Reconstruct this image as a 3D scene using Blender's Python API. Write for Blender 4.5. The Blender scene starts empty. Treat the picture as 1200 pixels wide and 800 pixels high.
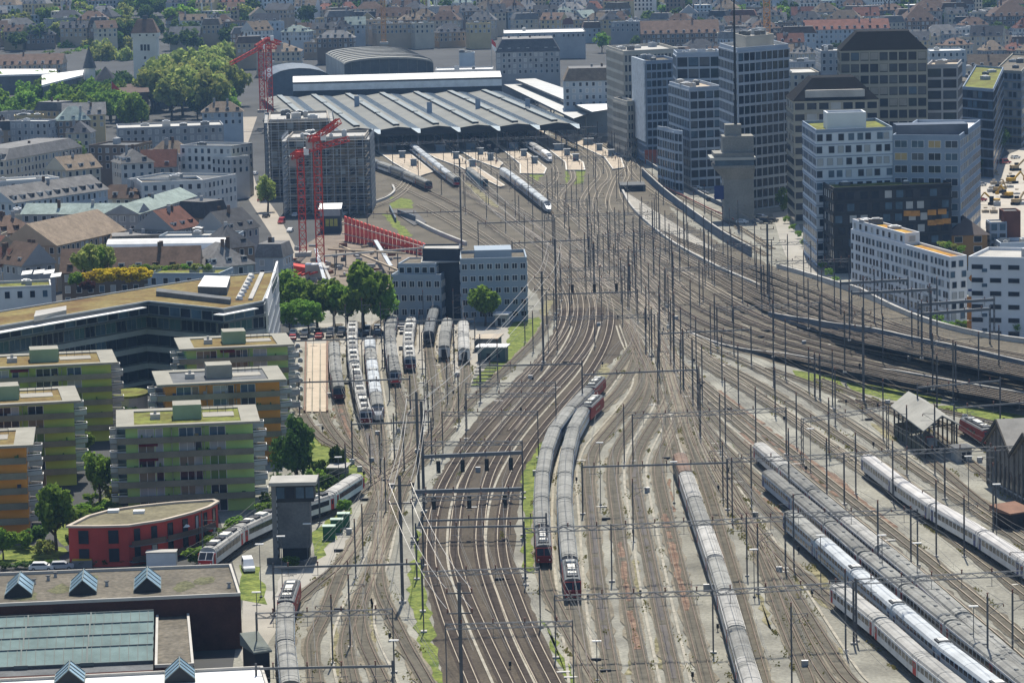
import bpy, math, random
import numpy as np
from mathutils import Vector, Matrix
R = math.radians
SC = bpy.context.scene
COL = SC.collection
random.seed(7)
# ------------------------------------------------------------ camera, light, exposure
F, CH, PITCH, ROLL = 3800.0, 115.0, R(7.84), R(1.3)
cam = bpy.data.cameras.new('camera'); cam.sensor_width = 36; cam.sensor_fit = 'HORIZONTAL'
cam.lens = 36*F/1200; cam.clip_start = 1; cam.clip_end = 12000
co = bpy.data.objects.new('camera', cam); COL.objects.link(co)
co.location = (0, 0, CH); co.rotation_euler = (Matrix.Rotation(R(90)-PITCH, 3, 'X') @ Matrix.Rotation(-ROLL, 3, 'Z')).to_euler(); SC.camera = co
SUN_AZ, SUN_EL = R(3.0), R(57)          # azimuth to the right of the view axis (+Y)
wd = bpy.data.worlds.new('World'); SC.world = wd; wd.use_nodes = True
nt = wd.node_tree; sky = nt.nodes.new('ShaderNodeTexSky'); sky.sky_type = 'NISHITA'; sky.sun_disc = False
sky.sun_elevation = SUN_EL; sky.sun_rotation = SUN_AZ; sky.altitude = 400
nt.links.new(sky.outputs[0], nt.nodes['Background'].inputs[0]); nt.nodes['Background'].inputs[1].default_value = 0.10
sl = bpy.data.lights.new('sun', 'SUN'); sl.energy = 5.0; sl.angle = R(0.5); sl.color = (1, .935, .825)
so = bpy.data.objects.new('sun', sl); COL.objects.link(so); so.location = (0, 900, 600)
sv = Vector((math.sin(SUN_AZ)*math.cos(SUN_EL), math.cos(SUN_AZ)*math.cos(SUN_EL), math.sin(SUN_EL)))
so.rotation_euler = sv.to_track_quat('Z', 'Y').to_euler()
SC.view_settings.view_transform = 'Standard'; SC.view_settings.look = 'None'
SC.view_settings.exposure = 0.54; SC.view_settings.gamma = 1
SC.cycles.max_bounces = 6; SC.cycles.diffuse_bounces = 3; SC.cycles.glossy_bounces = 2
SC.cycles.transmission_bounces = 3; SC.cycles.transparent_max_bounces = 4; SC.cycles.volume_bounces = 0
# ------------------------------------------------------------ survey: photo pixel -> point of the flat site
cp, sp = math.cos(PITCH), math.sin(PITCH)
def ray(px, py):
    u, v = (px-600)/F, (400-py)/F; u, v = u*math.cos(ROLL)+v*math.sin(ROLL), v*math.cos(ROLL)-u*math.sin(ROLL)
    return (u, cp+v*sp, -sp+v*cp)
def P(px, py, z=0.0):
    d = ray(px, py); t = (z-CH)/d[2]
    return (d[0]*t, d[1]*t, z)
def HZ(px, py, Y):                      # height where the sight line crosses depth Y
    d = ray(px, py); return CH + d[2]*Y/d[1]
def AT(px, py, Y):
    d = ray(px, py); t = Y/d[1]; return (d[0]*t, Y, CH+d[2]*t)
# ------------------------------------------------------------ materials
MATS = {}
def mat(name, col, rough=.85, var=.18, sc=.25, metal=0.0, spec=.14, col2=None, fine=0.0, fsc=6.0, ov=0.0):
    if name in MATS: return MATS[name]
    m = bpy.data.materials.new(name); m.use_nodes = True; t = m.node_tree; b = t.nodes['Principled BSDF']
    b.inputs['Roughness'].default_value = rough; b.inputs['Metallic'].default_value = metal
    b.inputs['Specular IOR Level'].default_value = spec
    g = t.nodes.new('ShaderNodeNewGeometry'); n = t.nodes.new('ShaderNodeTexNoise')
    n.inputs['Scale'].default_value = sc; n.inputs['Detail'].default_value = 5; n.inputs['Roughness'].default_value = .62
    t.links.new(g.outputs['Position'], n.inputs['Vector'])
    mp = t.nodes.new('ShaderNodeMapRange'); mp.inputs[1].default_value = .3; mp.inputs[2].default_value = .7
    t.links.new(n.outputs['Fac'], mp.inputs[0])
    mx = t.nodes.new('ShaderNodeMix'); mx.data_type = 'RGBA'
    a = tuple(max(0, c*(1-var)) for c in col[:3])+(1,)
    c2 = tuple(min(1, c*(1+var)) for c in (col2 or col)[:3])+(1,)
    mx.inputs[6].default_value = a; mx.inputs[7].default_value = c2
    t.links.new(mp.outputs[0], mx.inputs[0])
    out = mx.outputs[2]
    if fine:
        n2 = t.nodes.new('ShaderNodeTexNoise'); n2.inputs['Scale'].default_value = fsc; n2.inputs['Detail'].default_value = 2
        t.links.new(g.outputs['Position'], n2.inputs['Vector'])
        m2 = t.nodes.new('ShaderNodeMapRange'); m2.inputs[1].default_value = .3; m2.inputs[2].default_value = .7
        m2.inputs[3].default_value = 1-fine; m2.inputs[4].default_value = 1+fine
        t.links.new(n2.outputs['Fac'], m2.inputs[0])
        vm = t.nodes.new('ShaderNodeVectorMath'); vm.operation = 'SCALE'
        t.links.new(out, vm.inputs[0]); t.links.new(m2.outputs[0], vm.inputs['Scale']); out = vm.outputs[0]
    if ov:
        oi = t.nodes.new('ShaderNodeObjectInfo'); m3 = t.nodes.new('ShaderNodeMapRange'); m3.inputs[3].default_value = 1-ov; m3.inputs[4].default_value = 1+ov
        t.links.new(oi.outputs['Random'], m3.inputs[0]); v3 = t.nodes.new('ShaderNodeVectorMath'); v3.operation = 'SCALE'
        t.links.new(out, v3.inputs[0]); t.links.new(m3.outputs[0], v3.inputs['Scale']); out = v3.outputs[0]
    t.links.new(out, b.inputs['Base Color'])
    MATS[name] = m; return m
def leafmat(name, c1, c2, tl=.45):
    if name in MATS: return MATS[name]
    m = bpy.data.materials.new(name); m.use_nodes = True; t = m.node_tree
    for n in list(t.nodes): t.nodes.remove(n)
    o = t.nodes.new('ShaderNodeOutputMaterial'); ms = t.nodes.new('ShaderNodeMixShader')
    d = t.nodes.new('ShaderNodeBsdfDiffuse'); tr = t.nodes.new('ShaderNodeBsdfTranslucent')
    g = t.nodes.new('ShaderNodeNewGeometry'); oi = t.nodes.new('ShaderNodeObjectInfo')
    mx = t.nodes.new('ShaderNodeMix'); mx.data_type = 'RGBA'
    mx.inputs[6].default_value = c1+(1,); mx.inputs[7].default_value = c2+(1,)
    t.links.new(g.outputs['Random Per Island'], mx.inputs[0])
    hs = t.nodes.new('ShaderNodeHueSaturation')
    mr = t.nodes.new('ShaderNodeMapRange'); mr.inputs[3].default_value = .7; mr.inputs[4].default_value = 1.25
    t.links.new(oi.outputs['Random'], mr.inputs[0]); t.links.new(mr.outputs[0], hs.inputs['Value'])
    mr2 = t.nodes.new('ShaderNodeMapRange'); mr2.inputs[3].default_value = .485; mr2.inputs[4].default_value = .515
    t.links.new(oi.outputs['Random'], mr2.inputs[0]); t.links.new(mr2.outputs[0], hs.inputs['Hue'])
    t.links.new(mx.outputs[2], hs.inputs['Color'])
    t.links.new(hs.outputs[0], d.inputs[0]); t.links.new(hs.outputs[0], tr.inputs[0])
    ms.inputs[0].default_value = tl
    t.links.new(d.outputs[0], ms.inputs[1]); t.links.new(tr.outputs[0], ms.inputs[2]); t.links.new(ms.outputs[0], o.inputs[0])
    MATS[name] = m; return m
def glass(name, col, rough=.15, var=.35, sc=.3): return mat(name, col, rough, var, sc, 0, .22)
M_STEEL = mat('mast_steel', (.12, .125, .13), .6, .2, .3, .3)
M_GALV = mat('galvanised', (.30, .32, .34), .5, .15, .4, .4)
M_DARK = mat('dark_metal', (.025, .027, .03), .6)
M_CONC = mat('concrete', (.36, .35, .325), .9, .2, .12, fine=.08)
M_CONCD = mat('dark_concrete', (.115, .12, .122), .9, .25, .25, fine=.1, fsc=2)
M_WHITE = mat('white_paint', (.70, .69, .66), .6, .12, .3)
M_GLASS = glass('glass_dark', (.016, .022, .034)); M_GLASSB = glass('glass_blue', (.06, .10, .14))
M_GLASSL = mat('window_blind', (.34, .35, .35), .5, .12)
M_GRAVEL = mat('roof_gravel', (.118, .105, .082), .95, .35, .12, fine=.28, fsc=1.2)
M_SEDUM = mat('roof_sedum', (.13, .105, .03), .95, .4, .22, col2=(.13, .15, .03), fine=.25, fsc=1.1)
M_SEDUMR = mat('roof_sedum_brown', (.17, .095, .035), .95, .35, .12, col2=(.15, .125, .045), fine=.22, fsc=1.1)
M_SEDUMO = mat('roof_sedum_orange', (.36, .135, .025), .95, .3, .15, col2=(.34, .22, .04), fine=.2, fsc=1.1)
M_RED = mat('signal_red', (.42, .035, .03), .55, .12)
# ------------------------------------------------------------ meshes and objects
class MB:
    def __init__(s): s.v = []; s.f = []; s.m = []; s.uv = {}
    def quad(s, a, b, c, d, m=0):
        n = len(s.v); s.v += [a, b, c, d]; s.f.append((n, n+1, n+2, n+3)); s.m.append(m); return s
    def poly(s, pts, m=0):
        n = len(s.v); s.v += [tuple(p) for p in pts]; s.f.append(tuple(range(n, n+len(pts)))); s.m.append(m); return s
    def box(s, x0, x1, y0, y1, z0, z1, m=0, mt=None):
        return s.prism([(x0, y0), (x1, y0), (x1, y1), (x0, y1)], z0, z1, m, mt)
    def prism(s, pts, z0, z1, m=0, mt=None, bottom=True):
        pts = ccw(pts); n = len(s.v); k = len(pts); mt = m if mt is None else mt
        zb = z0 if isinstance(z0, (list, tuple)) else [z0]*k; zt = z1 if isinstance(z1, (list, tuple)) else [z1]*k
        s.v += [(p[0], p[1], zb[i]) for i, p in enumerate(pts)]+[(p[0], p[1], zt[i]) for i, p in enumerate(pts)]
        for i in range(k):
            j = (i+1) % k; s.f.append((n+i, n+j, n+k+j, n+k+i)); s.m.append(m)
        s.f.append(tuple(range(n+k, n+2*k))); s.m.append(mt)
        if bottom: s.f.append(tuple(range(n+k-1, n-1, -1))); s.m.append(m)
        return s
    def bar(s, a, b, w, h=None, m=0, up=(0, 0, 1)):
        a, b = Vector(a), Vector(b); d = (b-a); h = w if h is None else h
        if d.length < 1e-6: return s
        d.normalize(); up = Vector(up)
        if abs(d.dot(up)) > .95: up = Vector((0, 1, 0))
        sx = d.cross(up).normalized()*w/2; sy = sx.cross(d).normalized()*h/2
        n = len(s.v)
        for q in (a, b): s.v += [tuple(q-sx-sy), tuple(q+sx-sy), tuple(q+sx+sy), tuple(q-sx+sy)]
        s.f += [(n, n+1, n+5, n+4), (n+1, n+2, n+6, n+5), (n+2, n+3, n+7, n+6), (n+3, n, n+4, n+7), (n+3, n+2, n+1, n), (n+4, n+5, n+6, n+7)]
        s.m += [m]*6; return s
    def tube(s, a, b, r0, r1=None, k=6, m=0, cap=True):
        r1 = r0 if r1 is None else r1; a, b = Vector(a), Vector(b); d = (b-a).normalized()
        up = Vector((0, 0, 1)) if abs(d.z) < .9 else Vector((1, 0, 0))
        x = d.cross(up).normalized(); y = d.cross(x); n = len(s.v)
        for q, r in ((a, r0), (b, r1)):
            for i in range(k):
                t = 2*math.pi*i/k; s.v.append(tuple(q+x*(math.cos(t)*r)+y*(math.sin(t)*r)))
        for i in range(k):
            j = (i+1) % k; s.f.append((n+i, n+k+i, n+k+j, n+j)); s.m.append(m)
        if cap: s.f += [tuple(range(n, n+k)), tuple(range(n+2*k-1, n+k-1, -1))]; s.m += [m, m]
        return s
    def mesh(s, name, mats, org=(0, 0, 0)):
        me = bpy.data.meshes.new(name); o = org
        me.from_pydata([(p[0]-o[0], p[1]-o[1], p[2]-o[2]) for p in s.v], [], s.f)
        for m in (mats if isinstance(mats, (list, tuple)) else [mats]): me.materials.append(m)
        if any(s.m): me.polygons.foreach_set('material_index', s.m)
        me.update(); return me
    def build(s, name, mats, parent=None, **kw):
        if not s.f: return None
        org = ORG.get(parent.name, (0, 0, 0)) if parent else (0, 0, 0)
        return inst(name, s.mesh(name, mats, org), parent, **kw)
ORG = {}
def ccw(p):
    a = sum(p[i][0]*p[(i+1) % len(p)][1]-p[(i+1) % len(p)][0]*p[i][1] for i in range(len(p)))
    return list(p) if a > 0 else list(p)[::-1]
def inst(name, me, parent=None, loc=None, rz=0, scale=None):
    o = bpy.data.objects.new(name, me); COL.objects.link(o)
    if parent:
        o.parent = parent
        if parent.name in ORG: ORG[o.name] = ORG[parent.name]
    if loc: o.location = loc
    if rz: o.rotation_euler = (0, 0, rz)
    if scale: o.scale = scale
    return o
def tag(o, label, cat, group=None, kind=None):
    if label: o['label'] = label
    if cat: o['category'] = cat
    if group: o['group'] = group
    if kind: o['kind'] = kind
    return o
def thing(name, label, cat, loc=(0, 0, 0), group=None, rz=0, world=False):
    o = inst(name, None, None, loc, rz); o.empty_display_size = .5
    if world: ORG[o.name] = tuple(loc)            # children are modelled in site coordinates
    return tag(o, label, cat, group)
def struct(name, mb, mats): return tag(mb.build(name, mats), None, None, None, 'structure')
def catmull(pts, step=3.0):
    p = np.array(pts, float); p = np.vstack([2*p[0]-p[1], p, 2*p[-1]-p[-2]]); out = []
    for i in range(1, len(p)-2):
        n = max(2, int(np.linalg.norm(p[i+1]-p[i])/step)); t = np.linspace(0, 1, n, endpoint=False)[:, None]
        a, b, c, d = p[i-1], p[i], p[i+1], p[i+2]
        out.append(.5*((2*b)+(-a+c)*t+(2*a-5*b+4*c-d)*t**2+(-a+3*b-3*c+d)*t**3))
    out.append(p[-2][None]); return np.vstack(out)
ORD = ['first', 'second', 'third', 'fourth', 'fifth', 'sixth', 'seventh', 'eighth', 'ninth', 'tenth', 'eleventh', 'twelfth', 'thirteenth', 'fourteenth', 'fifteenth', 'sixteenth', 'seventeenth', 'eighteenth', 'nineteenth', 'twentieth']
def nth(i):
    if i < 20: return ORD[i]
    t = (i+1)//10; u = (i+1) % 10
    T = {2: 'twent', 3: 'thirt', 4: 'fort', 5: 'fift', 6: 'sixt', 7: 'sevent'}[t]
    return T+'ieth' if u == 0 else T+'y-'+ORD[u-1]
# ------------------------------------------------------------ setting: ground, beds, roads
def terr(x, y):
    d = max(0, y-1760)
    h = d*.030+max(0, y-2250)*.018+max(0, y-2800)*.12
    return h+4*math.sin(x*.006+y*.004)*min(1, d/300)
M_YARD = mat('yard_gravel', (.17, .165, .14), .95, .3, .045, col2=(.225, .22, .185), fine=.20, fsc=1.6)
M_BAL = mat('track_ballast_brown', (.068, .056, .041), .95, .24, .09, fine=.30, fsc=2.2)
M_BALG = mat('track_ballast_grey', (.10, .088, .066), .95, .28, .06, fine=.30, fsc=2.2)
M_BALS = mat('siding_ballast', (.17, .15, .112), .95, .28, .09, fine=.28, fsc=2.2)
M_ASPH = mat('asphalt', (.10, .10, .10), .9, .2, .08, fine=.1)
M_ROADL = mat('dusty_road', (.29, .26, .215), .9, .15, .06, fine=.1)
M_PAVE = mat('paving_pale', (.29, .275, .24), .9, .15, .08, fine=.1)
M_PLAT = mat('platform_paving', (.38, .32, .245), .9, .12, .1)
M_RUST = mat('rusty_ballast', (.125, .068, .045), .95, .35, .5, col2=(.17, .12, .085), fine=.3, fsc=2)
M_GRASS = mat('lineside_grass', (.065, .115, .018), .95, .4, .35, col2=(.14, .16, .035), fine=.35, fsc=1.3)
M_GRASSY = mat('dry_weeds', (.10, .095, .035), .95, .4, .4, col2=(.20, .18, .11), fine=.35, fsc=1.5)
M_CITY = mat('city_ground', (.055, .056, .055), .9, .3, .03, fine=.1)
# one sheet for the flat valley floor, running out under the far slope
gb = MB(); xs = np.linspace(-900, 900, 37); ys = list(np.linspace(60, 1740, 12))+list(np.linspace(1780, 3900, 54))
V = [(x, y, terr(x, y)-.0) for y in ys for x in xs]; gb.v = V; nx = len(xs)
for j in range(len(ys)-1):
    for i in range(nx-1):
        gb.f.append((j*nx+i, j*nx+i+1, (j+1)*nx+i+1, (j+1)*nx+i)); gb.m.append(1 if ys[j] > 1700 else 0)
struct('ground', gb, [M_YARD, M_CITY])
def zone(name, px, z, m, jit=0.0, kind='structure', label=None, cat=None, step=6):
    pts = [P(x, y) for x, y in px]
    if jit:
        rnd = random.Random(len(px)*31+int(px[0][0])); out = []
        for i in range(len(pts)):
            a, b = pts[i], pts[(i+1) % len(pts)]; n = max(1, int(math.hypot(b[0]-a[0], b[1]-a[1])/step))
            for k in range(n):
                t = k/n; out.append((a[0]+(b[0]-a[0])*t+rnd.uniform(-jit, jit), a[1]+(b[1]-a[1])*t+rnd.uniform(-jit, jit)*1.6))
        pts = out
    b = MB(); b.poly([(p[0], p[1], z) for p in ccw(pts)]); o = b.build(name, m)
    return tag(o, label, cat, None, kind)
zone('city_pavement', [(-60, 800), (270, 800), (285, 700), (255, 600), (330, 520), (350, 400), (330, 330), (420, 230), (430, 150), (300, 110), (-120, 110)], .02, M_CITY)
zone('city_pavement', [(1216, 640), (1216, 430), (1216, 300), (1120, 250), (960, 240), (760, 150), (1900, 110), (2600, 640)], .015, M_CITY)
zone('throat_ballast', [(650, 372), (600, 312), (560, 320), (505, 292), (400, 256), (408, 240), (432, 215), (425, 160), (760, 160), (752, 205), (800, 260), (840, 282), (905, 312), (985, 345), (1060, 380), (1210, 412), (1210, 482), (1000, 447), (850, 410), (790, 395), (735, 402)], .024, M_BALG, .8)
zone('main_line_ballast', [(520, 806), (507, 740), (500, 682), (493, 642), (494, 600), (511, 565), (550, 502), (567, 480), (622, 435), (647, 415), (655, 390), (650, 365), (640, 345), (720, 345), (735, 370), (735, 400), (718, 425), (700, 440), (682, 462), (650, 497), (615, 560), (606, 600), (600, 645), (610, 675), (627, 720), (650, 770), (668, 806)], .03, M_BAL, .5)
zone('ladder_ballast', [(745, 395), (785, 395), (812, 470), (835, 540), (905, 620), (860, 620), (800, 530), (770, 460), (735, 470), (700, 530), (690, 520), (742, 450)], .034, M_BALS, .7)
zone('station_road', [(300, 320), (330, 330), (352, 300), (325, 250), (300, 215), (288, 175), (302, 135), (275, 112), (268, 112), (285, 150), (276, 180), (292, 235), (318, 275), (322, 300)], .028, M_ROADL)
zone('boulevard', [(1128, 240), (1140, 215), (1165, 190), (1215, 165), (1215, 290), (1130, 270)], .03, mat('boulevard_dust', (.37, .34, .29), .9, .15, .06, fine=.1), .5)
zone('kerbside_path', [(905, 250), (932, 245), (945, 300), (985, 342), (970, 342), (925, 310), (915, 285)], .03, M_PAVE)
zone('ramp_floor', [(727, 226), (735, 226), (800, 268), (838, 292), (880, 318), (905, 340), (880, 334), (830, 312), (778, 282), (740, 248)], .04, M_PAVE)
zone('depot_yard', [(345, 405), (350, 380), (460, 375), (600, 385), (618, 390), (585, 430), (545, 440), (440, 420)], .026, M_PAVE)
zone('excavation_floor', [(335, 330), (350, 290), (400, 262), (500, 295), (505, 312), (455, 350), (380, 355)], .03, mat('dug_earth', (.17, .14, .11), .95, .3, .12, fine=.25), .5)
zone('foot_path', [(320, 705), (330, 670), (362, 655), (400, 625), (412, 632), (385, 668), (345, 700), (318, 720)], .03, M_PAVE, .4)
zone('hardstanding', [(284, 690), (318, 692), (322, 740), (284, 800)], .028, M_PAVE, .4)
zone('garden_path', [(95, 615), (110, 590), (140, 595), (135, 612), (95, 640)], .03, M_PAVE, .4)
G = 'green strip of grass and weeds beside the tracks'
for name, px in (
    ('grass', [(478, 690), (490, 615), (494, 655), (500, 700), (510, 760), (522, 806), (500, 806), (488, 750)]),
    ('grass', [(612, 600), (611, 560), (622, 520), (650, 485), (672, 462), (688, 452), (690, 460), (650, 500), (628, 555), (622, 610), (627, 672), (614, 668)]),
    ('grass', [(634, 725), (645, 738), (672, 788), (684, 806), (670, 806), (655, 775)]),
    ('grass', [(822, 520), (832, 524), (834, 543), (825, 541)]),
    ('grass', [(846, 505), (862, 512), (884, 533), (866, 531)]),
    ('grass', [(925, 434), (985, 441), (990, 455), (945, 448)]),
    ('grass', [(990, 447), (1040, 453), (1105, 466), (1100, 474), (1050, 470), (1000, 458)]),
    ('grass', [(1092, 476), (1130, 475), (1215, 490), (1215, 502), (1140, 490), (1100, 483)]),
    ('grass', [(358, 505), (372, 510), (398, 540), (425, 525), (432, 545), (428, 565), (385, 588), (365, 596), (362, 560)]),
    ('grass', [(366, 625), (395, 600), (412, 596), (398, 620), (380, 650), (366, 660)]),
    ('grass', [(283, 662), (302, 665), (316, 690), (310, 708), (282, 702)]),
    ('grass', [(600, 378), (634, 372), (626, 402), (596, 426), (566, 452), (552, 452), (572, 425), (590, 408)]),
    ('grass', [(447, 251), (460, 252), (484, 277), (470, 276)]),
    ('grass', [(458, 231), (483, 234), (485, 244), (456, 244)]),
    ('grass', [(662, 199.5), (685, 199.5), (683, 215), (664, 218)]),
    ('grass', [(610, 204), (636, 205), (624, 220), (612, 218)]),
    ('grass', [(727, 213), (746, 214), (751, 224), (730, 224)]),
    ('grass', [(90, 600), (140, 570), (150, 610), (80, 640), (60, 625)]),
    ('grass', [(0, 640), (80, 640), (70, 655), (0, 660)]),
):
    zone(name, px, .045, M_GRASS, .7, 'stuff', G, 'grass', 4)
for px in (
    [(402, 435), (410, 465), (413, 492), (403, 486)], [(512, 412), (520, 428), (523, 455), (514, 452)], [(886, 688), (895, 700), (905, 740), (893, 728)],
    [(917, 670), (935, 680), (977, 712), (965, 713)], [(545, 214), (560, 221), (586, 243), (574, 243)], [(735, 620), (738, 630), (733, 632)], [(741, 650), (747, 660), (752, 700), (746, 698)],
    [(765, 740), (772, 748), (779, 785), (771, 782)], [(735, 775), (741, 772), (746, 790), (735, 790)], [(436, 690), (430, 720), (436, 800), (444, 806), (440, 740)], [(392, 730), (388, 760), (396, 806), (402, 800), (396, 760)],
    [(700, 430), (712, 425), (716, 445), (702, 462)], [(905, 640), (915, 655), (925, 680), (915, 676)], [(1130, 610), (1150, 615), (1185, 640), (1165, 640)], [(955, 655), (950, 668), (975, 700), (980, 695)], [(975, 755), (985, 760), (1000, 790), (985, 785)],
    [(1020, 495), (1040, 505), (1055, 520), (1035, 512)], [(440, 470), (452, 470), (448, 500), (440, 500)], [(640, 350), (650, 352), (640, 372), (632, 366)], [(690, 320), (702, 322), (708, 334), (695, 332)],
):
    zone('dry_weeds', px, .05, M_GRASSY, .5, 'stuff', 'patch of dry yellow weeds between the rails', 'weeds', 3)
for px in ([(795, 674), (805, 674), (836, 800), (823, 800)], [(985, 610), (996, 613), (1062, 668), (1130, 727), (1212, 790), (1212, 803), (1120, 738), (1052, 683), (1000, 632)], [(868, 512), (890, 532), (905, 552), (880, 528)], [(962, 545), (985, 560), (1020, 600), (1035, 622), (1005, 596)], [(390, 475), (404, 475), (406, 490), (392, 490)], [(783, 560), (787, 560), (790, 600), (786, 600)]):
    zone('rusty_ballast', px, .055, M_RUST, .5, 'stuff', 'rust stained ballast along a siding', 'ballast', 3)
# terraces that lift the through lines on the right above the yard (earth fill behind retaining walls)
W1 = [(805, 390), (842, 404), (880, 414), (920, 421), (960, 431), (1025, 445), (1100, 460), (1212, 480)]
W2 = [(900, 370), (947, 386), (997, 400), (1060, 415), (1130, 430), (1212, 450)]
def zW1(px): return 3.0*min(1, max(0, (px-850)/160))
def zW2(px): return zW1(px)+3.6*min(1, max(0, (px-905)/130))
KB = [(890, 300), (910, 314), (945, 324), (985, 338), (1040, 360), (1090, 380), (1150, 395), (1212, 404)]
def lin(pl, n):
    p = np.array(pl, float); d = np.r_[0, np.cumsum(np.hypot(*np.diff(p, axis=0).T))]; t = np.linspace(0, d[-1], n)
    return np.c_[np.interp(t, d, p[:, 0]), np.interp(t, d, p[:, 1])]
def ramp(name, front, back, z, m, x0, x1, zf0=None):
    mb = MB(); F_, B_ = np.array(front, float), np.array(back, float); rows = []
    for x in np.linspace(x0, x1, 26):
        yf, yb = np.interp(x, F_[:, 0], F_[:, 1]), np.interp(x, B_[:, 0], B_[:, 1])
        a = P(x, yf, zf0(x) if zf0 else 0); rows.append(((a[0], a[1], z(x)+.022), P(x, yb, z(x)+.022)))
    for p, q in zip(rows, rows[1:]): mb.quad(p[0], q[0], q[1], p[1])
    struct(name, mb, m)
ramp('lower_embankment', W1, [(850, 368), (900, 368), (947, 385), (997, 399), (1060, 414), (1130, 429), (1212, 449)], zW1, M_BALG, 851, 1212)
ramp('upper_embankment', W2, KB, zW2, M_BALG, 906, 1212, zW1)
def wallrun(name, label, path, zf, m, z0=0.0, par=.9, th=.45, cap=None, zb=None):
    pts = catmull([P(x, y, zb(x) if zb else 0)[:2] for x, y in path], 8); o = MB(); c = MB()
    L = len(pts); xs_ = np.interp(np.linspace(0, 1, L), np.linspace(0, 1, len(path)), [p[0] for p in path])
    for i in range(L-1):
        a, b = pts[i], pts[i+1]; d = (b-a)/np.linalg.norm(b-a); nn = np.array([-d[1], d[0]])*th
        za, zb = zf(xs_[i])+par, zf(xs_[i+1])+par
        q = [tuple(a), tuple(b), tuple(b+nn), tuple(a+nn)]
        o.v += [(p[0], p[1], z0) for p in q]+[(q[0][0], q[0][1], za), (q[1][0], q[1][1], zb), (q[2][0], q[2][1], zb), (q[3][0], q[3][1], za)]
        k = len(o.v)-8; o.f += [(k, k+1, k+5, k+4), (k+1, k+2, k+6, k+5), (k+2, k+3, k+7, k+6), (k+3, k, k+4, k+7), (k+4, k+5, k+6, k+7)]; o.m += [0]*5
        c.bar((*(a+nn/2), za+.08), (*(b+nn/2), zb+.08), th+.2, .16)
    r = thing(name, label, 'wall', (pts[0][0], pts[0][1], 0), world=True)
    o.build('wall_face', m, r); c.build('coping', cap or M_CONC, r)
    return r
M_WALLB = mat('retaining_wall_blue', (.115, .14, .17), .9, .25, .06, fine=.12)
M_WALLD = mat('retaining_wall_dark', (.10, .105, .11), .9, .25, .06, fine=.1)
wallrun('retaining_wall', 'long low dark retaining wall between the yard and the curving through tracks', W1, zW1, M_WALLD, par=.3)
wallrun('retaining_wall', 'blue grey upper retaining wall carrying the raised tracks towards the right edge', W2, zW2, M_WALLB, par=1.0, zb=zW1)
M_KERB = mat('pale_concrete', (.45, .44, .41), .9, .15, .1)
wallrun('boundary_wall', 'pale concrete wall along the outer track below the white apartment houses', KB[1:], zW2, M_KERB, par=1.1, th=.7, zb=zW2)
wallrun('ramp_wall', 'light concrete parapet on the yard side of the underpass ramp', [(728, 224), (742, 247), (780, 281), (832, 311), (880, 333), (905, 343)], lambda x: 0, M_KERB, par=.9, th=.6)
wallrun('noise_barrier', 'blue grey wall on the far side of the underpass ramp', [(752, 206), (780, 232), (820, 263), (850, 284), (880, 301)], lambda x: 1.6, M_WALLB, par=1.5, th=.35)
wallrun('boundary_wall', 'bluish noise wall along the track beside the office towers', [(757, 192), (790, 212), (830, 235), (880, 257)], lambda x: .6, M_WALLB, par=1.0, th=.3)
pt = thing('tunnel_portal', 'dark concrete underpass portal at the head of the ramp', 'tunnel', P(740, 224), world=True)
a, b = P(727, 225), P(757, 225)
MB().box(a[0], b[0], a[1], a[1]+14, 0, 2.6).build('portal_frame', M_CONCD, pt)
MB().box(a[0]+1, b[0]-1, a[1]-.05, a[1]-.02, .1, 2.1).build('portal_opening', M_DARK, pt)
wallrun('ramp_wall', 'white curved parapet of the ramp behind the stair tower', [(487, 262), (498, 268), (515, 276), (545, 288)], lambda x: 0, M_KERB, par=1.2, th=.7)
wallrun('boundary_wall', 'white kerb wall curling round the inner bend beside the scaffold', [(404, 252), (432, 241), (452, 234), (463, 226), (461, 219)], lambda x: 0, M_KERB, par=.8, th=.6)
p2 = thing('tunnel_portal', 'dark cutting with portal beside the grassy wedge above the red sheet wall', 'tunnel', P(470, 262), world=True); a, b = P(463, 261), P(485, 262)
MB().prism([P(457, 247)[:2], P(486, 247)[:2], P(500, 262)[:2], P(485, 265)[:2]], .06, .35).build('cutting_floor', M_ASPH, p2); MB().prism([P(456, 246)[:2], P(463, 261)[:2], (P(463, 261)[0]+.5, P(463, 261)[1]), (P(456, 246)[0]+.5, P(456, 246)[1])], .05, 1.8).prism([(b[0], b[1]+6), (b[0]+.5, b[1]+6), (a[0]+.5, a[1]+26), (a[0], a[1]+26)], .05, 2.2).build('cutting_wall', M_WALLB, p2)
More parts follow.
